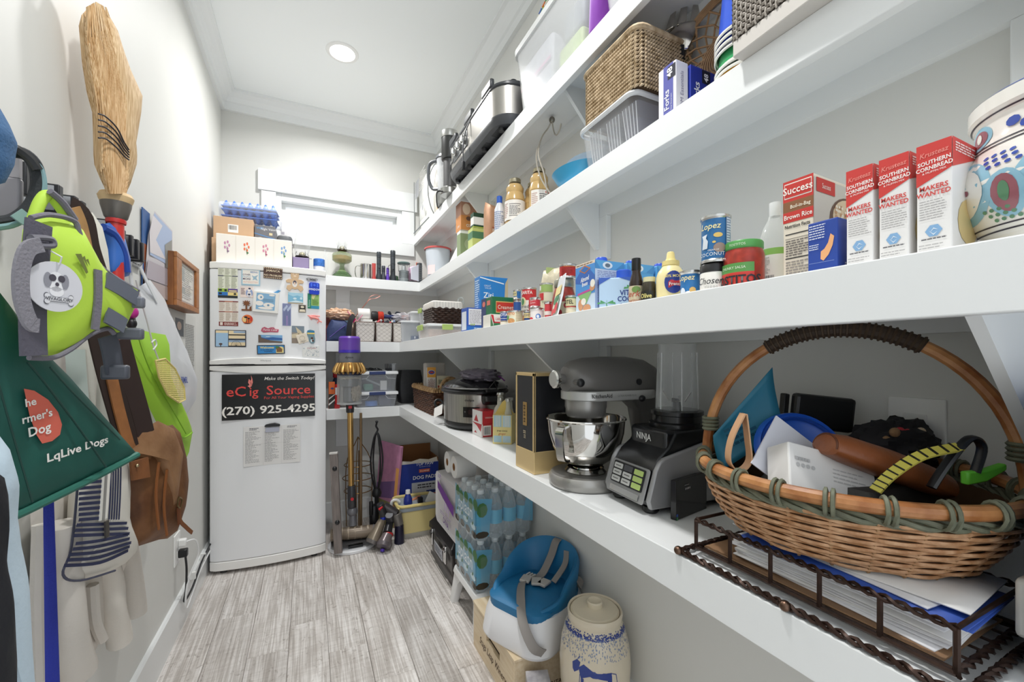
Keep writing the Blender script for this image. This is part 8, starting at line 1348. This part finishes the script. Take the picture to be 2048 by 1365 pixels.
cow = [[(-.050,.225),(-.035,.238),(-.01,.225),(.025,.222),(.042,.222),(.040,.200),(.02,.205),(-.01,.208),(-.03,.215),(-.042,.20)],[(-.070,.232),(-.055,.245),(-.045,.24),(-.05,.218),(-.062,.208),(-.068,.215)],[(.030,.21),(.042,.215),(.044,.175),(.050,.160),(.036,.160),(.030,.18)],[(-.01,.195),(.015,.188),(.026,.175),(.012,.168),(-.005,.18)],[(-.042,.205),(-.034,.20),(-.036,.17),(-.043,.168)]]
UP = lambda L: [[(a,b+.035) for a,b in q] for q in L]
patches(s,UP(cow),cb_,t,'cow_print',.0008);patches(s,UP(stroke([(-.045,.21),(-.048,.165),(-.04,.162),(-.03,.185),(0,.182),(.02,.165),(.03,.168)],.0018)+stroke([(.042,.22),(.055,.215),(.058,.19),(.064,.185)],.0018)+stroke([(-.062,.245),(-.066,.254)],.002)+stroke([(-.052,.247),(-.048,.256)],.002)),cb_,t,'cow_print',.0010)
patches(s,[rec(-.05+.012*i,-.038+.012*i,.171-.001*i+(.010 if i % 2 else 0),.181-.001*i+(.010 if i % 2 else 0)) for i in range(9)],cb_,t,'checker_print',.0008)
th = math.atan2(-1.022,-.765);m_ = Matrix.Rotation(th,4,'Z');G().loft([[m_ @ Vector(p) for p in ((.095,-.010,.085),(.095,.010,.085),(.095,.010,.11),(.095,-.010,.11))],[m_ @ Vector(p) for p in ((.135,-.006,.09),(.135,.006,.09),(.135,.006,.125),(.135,-.006,.125))]]).build('spigot',M('#d9d0b8',.3),t,bevel=.003);G().ball(m_ @ Vector((.105,0,.085)),.018,14,9).build('spigot_collar',M('#d0c6ae',.3),t)
oobox('marbled_box','grey marbled small box on the floor between crate and crock','box',(.622,1.105,0),(.07,.09,.15),M('#c9c6c8',.4,var=.2,vscale=20,col2='#8f8c92'),rot=(0,0,rad(-20)))
# ================================================================== LEFT WALL
class WP:                                   # a hanging plane turned a little off the wall: left edge at (uL, xL), right edge at (uR, xR)
    def __init__(s,uL,xL,uR,xR):
        s.A = at(uL,V0,x=xL);B = at(uR,V0,x=xR);s.A.z = 0;B.z = 0;s.U = (B-s.A).normalized();s.N = s.U.cross(Vector((0,0,1)))
    doff = 0
    def pt(s,u,v,off=0):
        a = (u-1024)/FPX;c,q = math.cos(YAW),math.sin(YAW);r = Vector((a*c+q,-a*q+c,-(v-V0)/FPX));k = (s.A.dot(s.N)+off)/r.dot(s.N);return Vector((0,0,EYE))+r*k
    def ab(s,u,v): p = s.pt(u,v,s.doff);return ((p-s.A).dot(s.U),p.z)
def dense(L,n=3):
    P = [Vector((a,b,0)) for a,b in L];return [(q.x,q.y) for q in [P[i].lerp(P[(i+1) % len(P)],k/n) for i in range(len(P)) for k in range(n)]]
def soft(name,label,cat,px,wp,d,m,part='cloth_body',wav=.004,seed=1,rings=6,group=None):
    L = [wp.ab(u,v) for u,v in px];L = L if sum(L[i][0]*L[(i+1) % len(L)][1]-L[(i+1) % len(L)][0]*L[i][1] for i in range(len(L))) > 0 else L[::-1]
    ca = sum(a for a,_ in L)/len(L);cb = sum(b for _,b in L)/len(L);o = wp.A+wp.U*ca;o.z = cb
    t = thing(name,label,cat,o,group=group);g = G();pillow(g,dense([(a-ca,b-cb) for a,b in L]),((0,0,0),wp.U,(0,0,1)),d,.5,rings,wav,seed);g.build(part,m,t,smooth=60);wp.doff = d/2
    return t,(lambda u,v,off=0: wp.pt(u,v,off)-o),Flat(wp.N*(d/2)-wp.U*ca-Vector((0,0,cb)),wp.U,(0,0,1))
def wtube(t,f,name,px,r,m,off=.01,seg=7,**k): return G().tube(smooth_path([f(u,v,off) for u,v in px],5),r,seg,**k).build(name,m,t)
def wband(t,f,name,px,w,m,off=.012,side=None,th=.003,wp=None): g = G();ribbon(g,smooth_path([f(u,v,off) for u,v in px],5),w,side or (wp.U if wp else f(80,600)-f(50,600)),th);return g.build(name,m,t,smooth=60)
# tool rail with clips
y0,y1 = at(12,330,x=-.47).y,at(292,470,x=-.47).y;zr = 1.425
t = thing('hook_rail','grey wall rail with black spring clips behind hanging bags','rail',(XL,y0,zr));G().box(0,.010,0,y1-y0,-.022,.022).build('rail_bar',M('#c9ccce',.35,.4),t,smooth=0,bevel=.002)
for k,(u,v) in enumerate(((22,305),(92,348),(126,372),(142,384),(198,415),(208,423),(228,452),(245,455),(258,468),(268,475))):
    p = at(u,v,x=XL+.03);c = G().box(.010,.052,p.y-y0-.008,p.y-y0+.008,-.025,.032).build('clip',M('#1c1d22',.4),t,bevel=.002);G().box(.012,.045,p.y-y0-.0095,p.y-y0-.0082,-.02,.028).build('clip_edge',metal('#b9bcc4',.3),c,smooth=0)
for u in (110,275): p = at(u,480,x=XL+.03);G().tube([(.01,p.y-y0,-.02),(.035,p.y-y0,-.03),(.045,p.y-y0,-.012)],.004,7).build('hook',CHROME,t)
# broom, bristles up
wp = WP(165,-.452,280,-.400);straw = M('#e3c8a0',.7,var=.25,vscale=420,stretch=(1,1,.05),col2='#b08a58')
bp = [(163,30),(180,12),(205,12),(222,40),(236,85),(252,130),(268,165),(279,190),(276,225),(268,275),(262,310),(266,345),(252,388),(212,382),(198,350),(197,300),(196,235),(182,180),(170,110)]
t,f,fl_ = soft('corn_broom','straw corn broom hung bristles up with red handle','broom',bp,wp,.060,straw,'bristle_body',.002,3,8);r = random.Random(5);g = G()
for k in range(420):
    s_ = r.random();h0,h1 = r.random(),0;v0 = 388-(0 if k % 3 else 200*r.random());
    def bx(v,s): 
        e = [(12,172,212),(85,168,236),(165,180,268),(200,188,278),(235,196,275),(310,197,262),(345,198,266),(388,212,252)]
        for (va,la,ra),(vb,lb,rb) in zip(e,e[1:]):
            if va <= v <= vb: w_ = (v-va)/(vb-va);return la+(lb-la)*w_+(ra-la+(rb-ra-lb+la)*w_)*s
        return e[0][1]+(e[0][2]-e[0][1])*s
    v1 = max(4+22*abs(s_-.5),v0-150-200*r.random());off = .030*(1-(2*s_-1)**2)**.5+.002;g.tube([f(bx(max(12,min(388,v)),s_),v,off*(1 if v > 60 else .8)) for v in (v0,(v0*2+v1)/3,(v0+2*v1)/3,v1)],.0012,3,cap=False)
stuff(g.build('straw',M('#ead0a8',.7,var=.25,vscale=500,stretch=(1,1,.04),col2='#b88f5c'),t))
for k in range(5): wtube(t,f,'stitching',[(197,228+12*k),(212,234+11*k),(234,256+10*k),(248,284+7*k),(258,300+5*k)],.0018,M('#2c2c34',.6),.038,5)
Zc = f(232,392).z;bx_ = f(232,400);G().lathe([(.028,.0),(.032,.010),(.034,.018),(.030,.026)],20,c=(bx_.x,bx_.y,bx_.z-.012)).build('wood_collar',M('#d6b98c',.6),t);G().lathe([(.018,-.045),(.022,-.040),(.029,-.012),(.030,0)],20,c=(bx_.x,bx_.y,bx_.z-.004)).build('grey_socket',M('#6f6a64',.4,.4),t);G().tube([bx_+Vector((0,0,-.042)),bx_+Vector((0,0,-.45))],.0155,14).build('handle',M('#c8342f',.3),t);G().lathe([(.019,-.058),(.020,-.052),(.018,-.045)],18,c=(bx_.x,bx_.y,bx_.z)).build('red_ferrule',M('#c02c2a',.3),t)
# papers and frame on the wall
def wsheet(name,label,cat,u0,u1,v0,v1,x,th,m,part='sheet'):      # v0 top, v1 bottom at the near edge
    pa,pb = at(u0,v0,x=x),at(u1,v0,x=x);zb = at(u0,v1,x=x).z;t = thing(name,label,cat,(x-th,pa.y,zb));w,h = pb.y-pa.y,pa.z-zb;G().box(0,th,0,w,0,h).build(part,m,t,smooth=0,bevel=.0006);return t,w,h,Flat((th,0,0),(0,1,0),(0,0,1))
t,w,h,s = wsheet('calendar_page','dark blue and orange picture page behind the landscape calendar','calendar',285,300,414,590,XL+.006,.003,M('#2f5a94',.5));PP(s,w,h,[rec(.2,1,.2,.6)],'#a0522c',t);PP(s,w,h,[rec(0,1,0,.2)],'#3a2c2c',t)
wp = WP(292,-.479,346,-.462);t,f,s = soft('wall_calendar','curled wall calendar with a pale sky and snowy landscape picture','calendar',[(309,422),(345,462),(346,600),(341,606),(288,578),(296,470)],wp,.004,M('#c9c4c8',.6),'page',.002,7)
def wpoly(px,col,off,nm='picture'): 
    g = G();g.add([f(u,v,off) for u,v in px],[tuple(range(len(px)))]);return g.build(nm,M(col,.5),t,smooth=0)
wpoly([(309,426),(344,464),(344,535),(300,510),(299,470)],'#a9b9d6',.0032);wpoly([(306,430),(325,452),(312,480),(332,520),(300,505),(299,465)],'#d9d3d6',.0036);wpoly([(296,520),(343,542),(343,575),(292,556)],'#b3aab2',.0034);wpoly([(330,490),(344,480),(344,540),(331,535)],'#8f8f8a',.004);wpoly([(291,558),(342,577),(340,604),(289,577)],'#b7a8a6',.0034)
t,w,h,s = wsheet('picture_frame','deep oak shadow frame with printed page under glass','picture frame',347,393,502,610,XL+.042,.040,M('#9a6234',.45,var=.25,vscale=40,stretch=(1,1,.2),col2='#7a4822'),'frame_side');PP(s,w,h,[rec(.22,.84,.16,.90)],'#d9d5cb',t,.0006,'page');smallprint(s,.26*w,.80*w,.2*h,.86*h,16,M('#9a948c'),t,off=.001);PP(s,w,h,[rec(.26,.42,.55,.8),rec(.26,.45,.3,.42)],'#8a8f8a',t,.0011)
wd = M('#a86c3a',.4,var=.2,vscale=40)
for b in ((.0,w,.0,.11*h),(.0,w,.9*h,h),(0,.2*w,.11*h,.9*h),(.86*w,w,.11*h,.9*h)): G().box(.040,.050,*b).build('frame_rail',wd,t,smooth=0,bevel=.002)
G().box(.041,.042,.2*w,.86*w,.11*h,.9*h).build('glass',glassy('#ffffff',.05,.25),t,smooth=0)
t,w,h,s = wsheet('newspaper_page','newspaper page with small photo pinned below the oak frame','newspaper',328,391,612,775,XL+.004,.001,M('#d3d3cf',.7));smallprint(s,.62*w,.95*w,.1*h,.86*h,30,M('#8f8f8d'),t,seed=1,rag=.1);smallprint(s,.1*w,.52*w,.1*h,.6*h,22,M('#a3a3a0'),t,seed=2);PP(s,w,h,[rec(.3,.56,.66,.9)],'#5f646a',t);PP(s,w,h,[ell(.42,.80,.07,.06,10)],'#c9b0a0',t,.0008)
# outlet, plugs, cables
p = at(352,1098,x=XL);t = thing('wall_outlet','white wall outlet plate with two plugs near the floor','outlet',(XL,p.y,p.z));G().box(0,.006,-.04,.04,-.062,.062).build('cover_plate',WHITE,t,smooth=0,bevel=.002)
for z in (-.022,.022): G().box(.006,.009,-.016,.016,z-.014,z+.014).build('socket_face',M('#e2e2e0',.4),t,bevel=.003)
t2 = thing('black_plug','black angled plug in the lower outlet socket with its cord','plug',(XL+.009,p.y,p.z-.022));G().box(0,.030,-.013,.013,-.016,.016).build('plug_body',BLACK,t2,bevel=.004);tubo(t2,'cord',[(.022,0,-.014),(.026,0,-.07),(.022,.01,-.15),(.012,.03,-.215),(.022,.12,-.20),(.022,.30,-.165),(.022,.50,-.16)],.004,BLACK,7)
t2 = thing('white_plug','white plug in the upper outlet socket with its cord','plug',(XL+.009,p.y,p.z+.022));G().box(0,.026,-.012,.012,-.014,.014).build('plug_body',WHITE,t2,bevel=.004);tubo(t2,'cord',[(.024,0,.0),(.05,.03,-.01),(.055,.05,-.08),(.03,.01,-.16),(.022,.0,-.255),(.020,.05,-.29),(.020,.25,-.245),(.022,.48,-.235)],.0035,M('#e4e4e4',.4),7)
for k,y in enumerate((.16,.36)): G().box(XL+.014,XL+.034,p.y+y-.006,p.y+y+.006,p.z-.205,p.z-.175).build('cable_clip',WHITE,None);o = bpy.data.objects[-1] if 0 else None
for o in [q for q in bpy.data.objects if q.name.startswith('cable_clip')]: tag(o,['nearer white cable clip on the left baseboard','farther white cable clip on the left baseboard'][0 if '.' not in o.name else 1],'clip','cable clips')
# hanging cloth and bags, from the wall outwards
hood = M('#d6d0c8',.9,bump=.3,bscale=60)
wp = WP(66,-.462,290,-.452);t,f,s = soft('cream_hoodie','cream knit hoodie hanging lowest on the rail, cuffs visible','hoodie',[(60,1010),(200,850),(262,1000),(262,1110),(230,1175),(226,1265),(205,1280),(180,1300),(175,1320),(158,1350),(130,1400),(90,1410),(72,1390),(66,1200)],wp,.04,hood,wav=.012,seed=2)
wtube(t,f,'sleeve',[(205,1110),(222,1170),(226,1220),(236,1262),(240,1285)],[.026]*21,M('#d9d3ca',.9,bump=.3,bscale=60),.02,12);wtube(t,f,'sleeve',[(250,1080),(262,1150),(270,1205),(272,1228)],[.026]*16,hood,.0,12);wtube(t,f,'sleeve',[(120,1050),(128,1180),(140,1290),(158,1345)],.030,M('#d2ccc4',.9,bump=.3,bscale=60),.03,12)
for px in ([(140,1180),(165,1260),(168,1320)],[(185,1170),(190,1240),(205,1280)],[(80,1050),(76,1200),(80,1360)]): wtube(t,f,'fold',px,.011,hood,.03,8)
wp2 = WP(85,-.40,125,-.385);t,f,s = soft('blue_lead','royal blue flat webbing strap hanging straight down','strap',[(86,1000),(108,1000),(120,1365),(120,1420),(94,1420),(90,1365)],wp2,.005,M('#1d2c94',.7,bump=.3,bscale=300),'webbing',.001)
stw = M('#dcd8cf',.8);wp = WP(125,-.425,272,-.375);t,f,s = soft('striped_backpack','navy and cream striped cloth backpack with zip pocket','backpack',[(160,900),(200,850),(240,860),(248,960),(246,1040),(252,1065),(270,1108),(250,1128),(190,1158),(130,1166),(125,1150),(145,1095),(152,1000)],wp,.07,stw,'bag_body',.004,6)
nv = M('#2c3150',.8);bulge = lambda a: .037
for k in range(15):
    v = 925+10.5*k;w_ = (158-.0*k,205) if v < 1045 else (155-(v-1045)*.26,252+(v-1045)*.25);wband(t,f,'navy_stripe',[(w_[0],v),((w_[0]+w_[1])/2,v-2),(w_[1],v-4)],.006,nv,.0365,side=(0,0,1),th=.001)
for k in range(5): v = 1082+11*k;wband(t,f,'navy_stripe',[(152-6*k,v+6),(200,v),(256+3*k-6*max(0,k-2),v-12-3*k)],.006,nv,.0365-.002*k,side=(0,0,1),th=.001)
wband(t,f,'zip_tape',[(216,890),(212,960),(206,1040)],.020,M('#e9e6df',.7),.038,wp=wp);wtube(t,f,'zip_teeth',[(216,890),(212,960),(207,1040)],.0025,M('#8c8a86',.4),.041,6);wband(t,f,'zip_pull',[(213,1042),(214,1075)],.010,metal('#8d8880',.4),.043,wp=wp);wtube(t,f,'piping',[(160,905),(152,1010),(142,1100),(126,1150),(160,1162),(230,1142)],.0022,M('#4a4c5e',.7),.02,6)
for k in range(5): wband(t,f,'navy_stripe',[(222+5*k,900),(221+5*k,980),(218+5*k,1040)],.003,nv,.0375,wp=wp,th=.001)
# white plastic bag, lime tote, swatter, blue leash case
wpl = M('#e8eaee',.35,alpha=.86);wp = WP(255,-.470,396,-.450);t,f,s = soft('white_shopping_bag','white plastic shopping bag with blue letters hanging by the calendar','bag',[(268,580),(300,560),(330,600),(350,650),(372,700),(395,760),(392,800),(370,835),(340,815),(300,760),(275,700)],wp,.03,wpl,'bag_body',.008,4);wband(t,f,'bag_handle',[(262,495),(285,545),(315,605)],.014,wpl,.012,wp=wp);wband(t,f,'bag_handle',[(258,495),(262,560),(270,610)],.02,wpl,.0,wp=wp)
a,b = wp.ab(368,766);text(s,'BIMBL',a,b,.024,M('#2f4a9c'),t,off=.002,bold=.03,sx=1.0,rot=-.05)
lime = M('#9ccc3a',.6);wp = WP(262,-.435,386,-.385);t,f,s = soft('lime_tote','lime green fabric tote hanging behind the brown messenger bag','tote',[(262,655),(300,665),(331,670),(322,715),(345,770),(385,865),(378,905),(366,932),(340,900),(290,800),(262,720)],wp,.03,lime,'bag_body',.004,5);wtube(t,f,'seam',[(275,670),(300,740),(345,820),(372,868)],.0015,M('#7fae2a',.6),.021,5);wtube(t,f,'hem',[(384,866),(366,876),(350,860)],.003,M('#86b82e',.6),.016,6)
t = thing('fly_swatter','pale yellow mesh fly swatter on a wire handle over lime tote','fly swatter',f(340,765,0)*0+WP(300,-.40,372,-.375).pt(340,765));wp = WP(300,-.40,372,-.375);o_ = wp.pt(340,765);f = lambda u,v,off=0: wp.pt(u,v,off)-o_;yl2 = M('#e6d28a',.5)
OUT = [(311,722),(330,718),(350,738),(368,775),(370,800),(358,806),(335,790),(318,755)];G().tube([f(u,v) for u,v in dense(OUT,2)],.0028,6,closed=True).build('frame',yl2,t);g = G()
def inside(u,v):
    c = False;j = len(OUT)-1
    for i in range(len(OUT)):
        (xi,yi),(xj,yj) = OUT[i],OUT[j]
        if (yi > v) != (yj > v) and u < (xj-xi)*(v-yi)/(yj-yi)+xi: c = not c
        j = i
    return c
for i in range(24):
    for ln in ([(308+2.7*i,715+k*3) for k in range(32)],[(308+k*2,718+3.8*i) for k in range(33)]):
        q = [p for p in ln if inside(*p)]
        if len(q) > 1: g.tube([f(*q[0]),f(*q[-1])],.0012,4)
stuff(g.build('mesh',yl2,t));wtube(t,f,'wire_handle',[(318,722),(306,690),(296,650),(282,600),(272,560)],.0022,M('#d9d9d9',.4),0,6);wtube(t,f,'wire_loop',[(306,700),(313,690),(310,680),(303,686)],.002,M('#d9d9d9',.4),.002,6)
wp = WP(200,-.44,260,-.41);t,f,s = soft('retractable_leash','blue plastic retractable dog leash case hanging on the rail','leash',[(200,450),(222,445),(245,475),(257,520),(258,552),(230,560),(216,545),(214,490)],wp,.035,M('#3a6fc4',.35),'case',0,3);G().lathe([(.006,0),(.006,.002),(.001,.002)],12,m=Matrix.Translation(f(252,530,.014)) @ Matrix.Rotation(pi/2,4,'Y')).build('screw_badge',metal('#b9c0c8',.3),t);wtube(t,f,'dark_grip',[(205,455),(228,470),(246,505),(252,545)],.010,M('#1d459c',.4),.012,8)
t = thing('waste_bag_roll','small magenta bag dispenser hanging below the blue leash case','dispenser',at(264,625,x=-.42));G().ball((0,0,0),(.014,.014,.017),14,9).build('shell',M('#b82a8a',.35),t);G().ball((0,-.004,-.030),(.012,.012,.014),12,8).build('tip',BLACK,t)
wp = WP(160,-.445,222,-.40);t,f,s = soft('canvas_tote','cream canvas bag with drawstring hanging behind the harness','tote',[(160,430),(185,425),(205,455),(216,500),(222,560),(200,600),(190,850),(150,860),(140,700),(165,560)],wp,.035,M('#d5d2c8',.85,bump=.2,bscale=100),'bag_body',.006,8);wtube(t,f,'drawstring',[(182,460),(192,490),(186,520),(196,545)],.002,M('#f0eee8',.7),.02,5);wband(t,f,'zip_tape',[(150,700),(158,800),(168,850)],.03,M('#b9c4be',.7),.02,wp=wp)
# brown messenger bag with wide strap
lth = M('#7d532f',.6,var=.35,vscale=14,col2='#5a3417',bump=.3,bscale=90);lth2 = M('#9a7350',.6,var=.3,vscale=14,col2='#7a5434',bump=.2,bscale=90);dkb = M('#2a1a14',.8)
wp = WP(243,-.395,372,-.33);t,f,s = soft('messenger_bag','brown suede messenger bag with flap and buckle strap','bag',[(250,935),(265,880),(300,860),(345,850),(360,900),(362,960),(352,1030),(335,1078),(318,1080),(255,1100),(246,1040)],wp,.10,lth,'bag_body',.006,9,7)
fl2 = G();pillow(fl2,dense([(a-wp.ab(0,0)[0]*0,b) for a,b in [wp.ab(u,v) for u,v in ((268,905),(285,862),(320,842),(352,858),(370,905),(364,960),(358,1015),(350,1018),(335,960),(322,915),(300,892))]][::-1]),(Vector((0,0,0))-t.location+wp.A+wp.N*.045,wp.U,(0,0,1)),.03,.5,5,.004,4);fl2.build('front_flap',lth2,t,smooth=60)
wband(t,f,'pocket_edge',[(318,925),(312,990),(318,1060)],.006,M('#8a5226',.6),.055,wp=wp);wband(t,f,'pocket_edge',[(334,940),(328,1010),(334,1072)],.006,M('#8a5226',.6),.055,wp=wp);pp = [f(u,v,.054) for u,v in ((258,925),(293,915),(297,955),(262,962))];G().add(pp+[p+wp.N*.004 for p in pp],[(0,1,2,3),(4,5,6,7),(0,1,5,4),(1,2,6,5),(2,3,7,6),(3,0,4,7)]).build('leather_patch',M('#82502a',.6,var=.3,vscale=20),t,smooth=0);G().ball(f(274,932,.060),.004,10,6).build('rivet',metal('#b0a080',.3),t)
wband(t,f,'buckle_strap',[(358,1005),(360,1040),(372,1055),(384,1066)],.010,M('#7a4a28',.6),.05,wp=wp);wband(t,f,'buckle_strap',[(356,1015),(358,1050)],.008,M('#6a3a1c',.6),.054,wp=wp);wtube(t,f,'buckle',[(358,995),(364,1000),(360,1016),(355,1010),(358,995)],.002,metal('#8a7a5a',.35),.056,6)
wps = WP(135,-.40,250,-.355);o_ = t.location.copy();fs_ = lambda u,v,off=0: wps.pt(u,v,off)-o_
for off,px,w_,c in ((.0,[(192,640),(215,740),(245,850),(258,900)],.052,dkb),(.004,[(222,750),(238,820),(256,885),(262,900)],.026,M('#9a6438',.6,var=.3,vscale=20)),(-.03,[(240,680),(262,760),(282,830),(292,870)],.05,M('#2d1c18',.8)),(.002,[(140,418),(165,440),(178,500),(205,580)],.05,dkb),(.006,[(146,416),(160,450),(176,520),(196,570)],.030,M('#b08654',.7,var=.2,vscale=30))): g = G();ribbon(g,smooth_path([fs_(u,v,off) for u,v in px],5),w_,wps.U,.003);g.build('shoulder_strap',c,t,smooth=60)
# green insulated tote
gt = M('#1f5a50',.55,var=.12,vscale=6);wp = WP(-60,-.385,276,-.300);t,f,s = soft('green_tote','dark green insulated tote bag with red logo patch','tote',[(-60,700),(-20,560),(40,640),(105,720),(140,755),(205,830),(274,908),(270,916),(150,975),(30,1036),(-40,1060),(-65,900)],wp,.035,gt,'bag_body',.003,5,7)
wtube(t,f,'hem_binding',[(274,910),(200,950),(110,995),(28,1034),(-40,1060)],.006,M('#2a6a5c',.55),.008,8);wtube(t,f,'seam',[(55,725),(100,780),(160,860),(212,935)],.0014,M('#143f38',.6),.026,6);wtube(t,f,'seam',[(100,735),(150,790),(240,880)],.0012,M('#143f38',.6),.022,5);wtube(t,f,'seam',[(-5,760),(20,850),(65,1005)],.0012,M('#143f38',.6),.026,5)
L = [(41,778),(62,782),(90,800),(110,825),(118,850),(114,870),(98,883),(78,888),(66,870),(52,830)];A_ = [wp.ab(u,v) for u,v in L];s2 = Flat(s.O,s.U,s.V);patches(s2,[A_[::-1]],M('#d96a58',.5),t,'logo_patch',.004)
wl_ = M('#f0ece6',.5)
for body,u,v,h_ in (('he',54,812,.011),("rmer's",68,840,.0115),('Dog',72,868,.013)): a,b = wp.ab(u,v);text(s2,body,a,b,h_,wl_,t,off=.005,bold=.03,sx=1.1,rot=.12)
a,b = wp.ab(82,926);text(s2,'LqLive Dogs',a,b,.0125,wl_,t,off=.007,bold=.03,sx=1.3,align='LEFT',rot=.06)
# lime dog harness with hang tag
hl = M('#b9dc4a',.65,bump=.1,bscale=100);hg = M('#73707a',.75,bump=.3,bscale=200);wp = WP(38,-.345,282,-.275);t,f,s = soft('dog_harness','lime green padded dog harness with grey straps','harness',[(45,460),(60,440),(88,432),(145,440),(160,470),(185,515),(215,550),(240,560),(278,580),(272,610),(255,640),(240,670),(215,660),(180,668),(140,700),(105,716),(60,718),(52,640),(36,560)],wp,.05,hl,'padded_vest',.003,7,7)
wtube(t,f,'edge_binding',[(62,436),(100,430),(148,442),(160,470),(188,520),(225,552),(276,582)],.0036,hg,.012,8);wtube(t,f,'edge_binding',[(58,716),(105,716),(140,700),(180,670),(215,658),(228,668)],.0036,hg,.012,8)
wband(t,f,'strap',[(78,445),(72,520),(66,620),(68,712)],.034,M('#5a5864',.75,bump=.3,bscale=200),.027,wp=wp);wband(t,f,'strap',[(196,540),(196,600),(190,660)],.012,hg,.028,wp=wp)
wband(t,f,'grab_handle',[(82,490),(55,500),(42,545),(44,600),(60,645),(76,652)],.018,M('#85838b',.7,bump=.4,bscale=250),.045,th=.004);wtube(t,f,'buckle',[(62,475),(100,478),(104,492),(66,490),(62,475)],.004,M('#6a6972',.4),.036,7)
for va,vb,ue in ((560,600,274),(630,655,250)): wband(t,f,'side_strap',[(212,va),(240,va+16),(ue,vb-2)],.026,M('#5f6470',.6),.024,side=(0,.2,1));
for pts in ([(235,668),(250,690),(262,720),(268,752)],): wband(t,f,'hanging_strap',[(215,672),(222,700),(230,745)],.036,M('#4a4e58',.6),.0,wp=wp);G().box(-.018,.018,-.008,.008,-.012,.012).build('side_release_buckle',M('#4c4f58',.4),t,bevel=.004,loc=f(231,745,.004));G().box(-.02,.02,-.007,.007,-.010,.010).build('side_release_buckle',M('#5c5f68',.4),t,bevel=.004,loc=f(258,668,.012));G().box(-.012,.012,-.007,.007,-.010,.010).build('side_release_buckle',M('#6c6f78',.4),t,bevel=.004,loc=f(272,605,.02))
wtube(t,f,'shoulder_loop',[(66,442),(80,405),(97,390),(118,412),(138,442)],.007,hl,-.006,12);wtube(t,f,'shoulder_binding',[(100,383),(125,405),(150,440)],.0045,hg,.004,8);patches(s,[[wp.ab(*q) for q in z][::-1] for z in ([(146,508),(158,508),(172,545),(168,548)],[(160,515),(165,512),(172,535)],[(167,520),(172,518),(176,532)])],M('#6f7a3a',.6),t,'emblem',.003)
wpt = WP(62,-.318,175,-.285);c0 = wpt.pt(118,575);t = thing('hang_tag','white oval cardboard tag with dog face and bone tied on harness','tag',c0);W_ = (wpt.pt(173,575)-wpt.pt(64,575)).length;H_ = (wpt.pt(118,525)-wpt.pt(118,624)).length;G().prism(ell(-.004,0,W_/2,H_/2,36),((0,0,0),wpt.U,(0,0,1)),-.0006,.0006).build('card',M('#d4d4da',.5),t);s = Flat(wpt.N*.0006,wpt.U,(0,0,1));e = lambda cx,cy,rx,ry,n=14: ell(cx*W_,cy*H_,rx*W_,ry*H_,n)
patches(s,[e(-.06,.10,.15,.20,18),e(-.05,-.1,.13,.1)],M('#e9e9ec',.5),t,'face_print');patches(s,[e(-.21,.12,.07,.15),e(.10,.12,.07,.15)],M('#8f8f98',.5),t,'face_print',.0007);patches(s,[e(-.13,.17,.065,.07),e(.03,.17,.065,.07),e(-.05,.05,.035,.04)],M('#4a4650',.4),t,'face_print',.001);bn = [rec(-.22*W_,.20*W_,-.30*H_,-.20*H_),e(-.23,-.19,.05,.06),e(-.23,-.31,.05,.06),e(.21,-.19,.05,.06),e(.21,-.31,.05,.06)];patches(s,bn,M('#6a6a72',.5),t,'bone_print',.0005);patches(s,[[(a*.97,(b+.25*H_)*.86-.25*H_) for a,b in P_] for P_ in bn],M('#dcdce0',.5),t,'bone_print',.0009);text(s,'VIVAGLORY',-.01*W_,-.275*H_,.05*H_*1.3,M('#4a4a52'),t,off=.0014,bold=.02);G().tube([wpt.N*.001+Vector((0,0,H_*.46)),wpt.N*.01+Vector((-.004,0,H_*.6)),wpt.N*.0+Vector((-.008,0,H_*.72))],.001,5).build('string',M('#e4e4e4'),t)
# looped leash, denim, near black and pale blue garments
wp = WP(-20,-.40,90,-.36);o_ = wp.pt(40,380);t = thing('looped_leash','black and teal rope leash looped over the first clip','leash',o_);f = lambda u,v,off=0: wp.pt(u,v,off)-o_;wtube(t,f,'rope',[(20,302),(52,310),(72,335),(76,375),(62,412),(30,438),(-10,446)],.0085,M('#1c2126',.7,bump=.3,bscale=200),.0,10);wtube(t,f,'teal_edge',[(56,315),(80,340),(85,380),(68,420),(30,447),(-10,455)],.005,M('#7fa0a6',.8),.004,8);wband(t,f,'keeper',[(32,425),(48,437),(64,446)],.018,M('#86a3a6',.7),.016,side=(0,.1,1));wtube(t,f,'hook_loop',[(20,302),(30,296),(60,318),(76,340)],.006,BLACK,.01,7)
t = thing('grey_side_buckle','grey side-release buckle strap hanging beside looped leash','buckle',wp.pt(40,390));t.location += wp.N*-.03;G().box(-.014,.014,-.006,.006,-.032,.03).build('buckle_body',M('#8d8a90',.4),t,bevel=.004);G().box(-.012,.012,-.004,.004,.03,.075).build('webbing',M('#9a979c',.7),t)
wp = WP(-70,-.37,26,-.33);t,f,s = soft('denim_garment','blue denim cloth at the far left edge above the leash','garment',[(-70,180),(-10,200),(8,230),(24,272),(18,300),(14,330),(-5,370),(-70,380)],wp,.06,M('#3f6690',.85,bump=.3,bscale=200),wav=.01,seed=3)
wp = WP(-90,-.345,76,-.285);t,f,s = soft('pale_blue_garment','pale blue fleece hanging at lower left edge','garment',[(-90,850),(-10,860),(20,900),(36,955),(28,1030),(36,1120),(55,1220),(75,1420),(-90,1420)],wp,.06,M('#b9cbd8',.9,bump=.2,bscale=80),wav=.012,seed=6)
wp = WP(-90,-.315,45,-.262);t,f,s = soft('black_garment','black puffy cloth at the lower left corner','garment',[(-90,880),(-30,930),(-16,1000),(-22,1080),(-12,1180),(12,1300),(18,1440),(-90,1440)],wp,.05,M('#191a20',.6,bump=.3,bscale=40),wav=.012,seed=8)
flush_text()
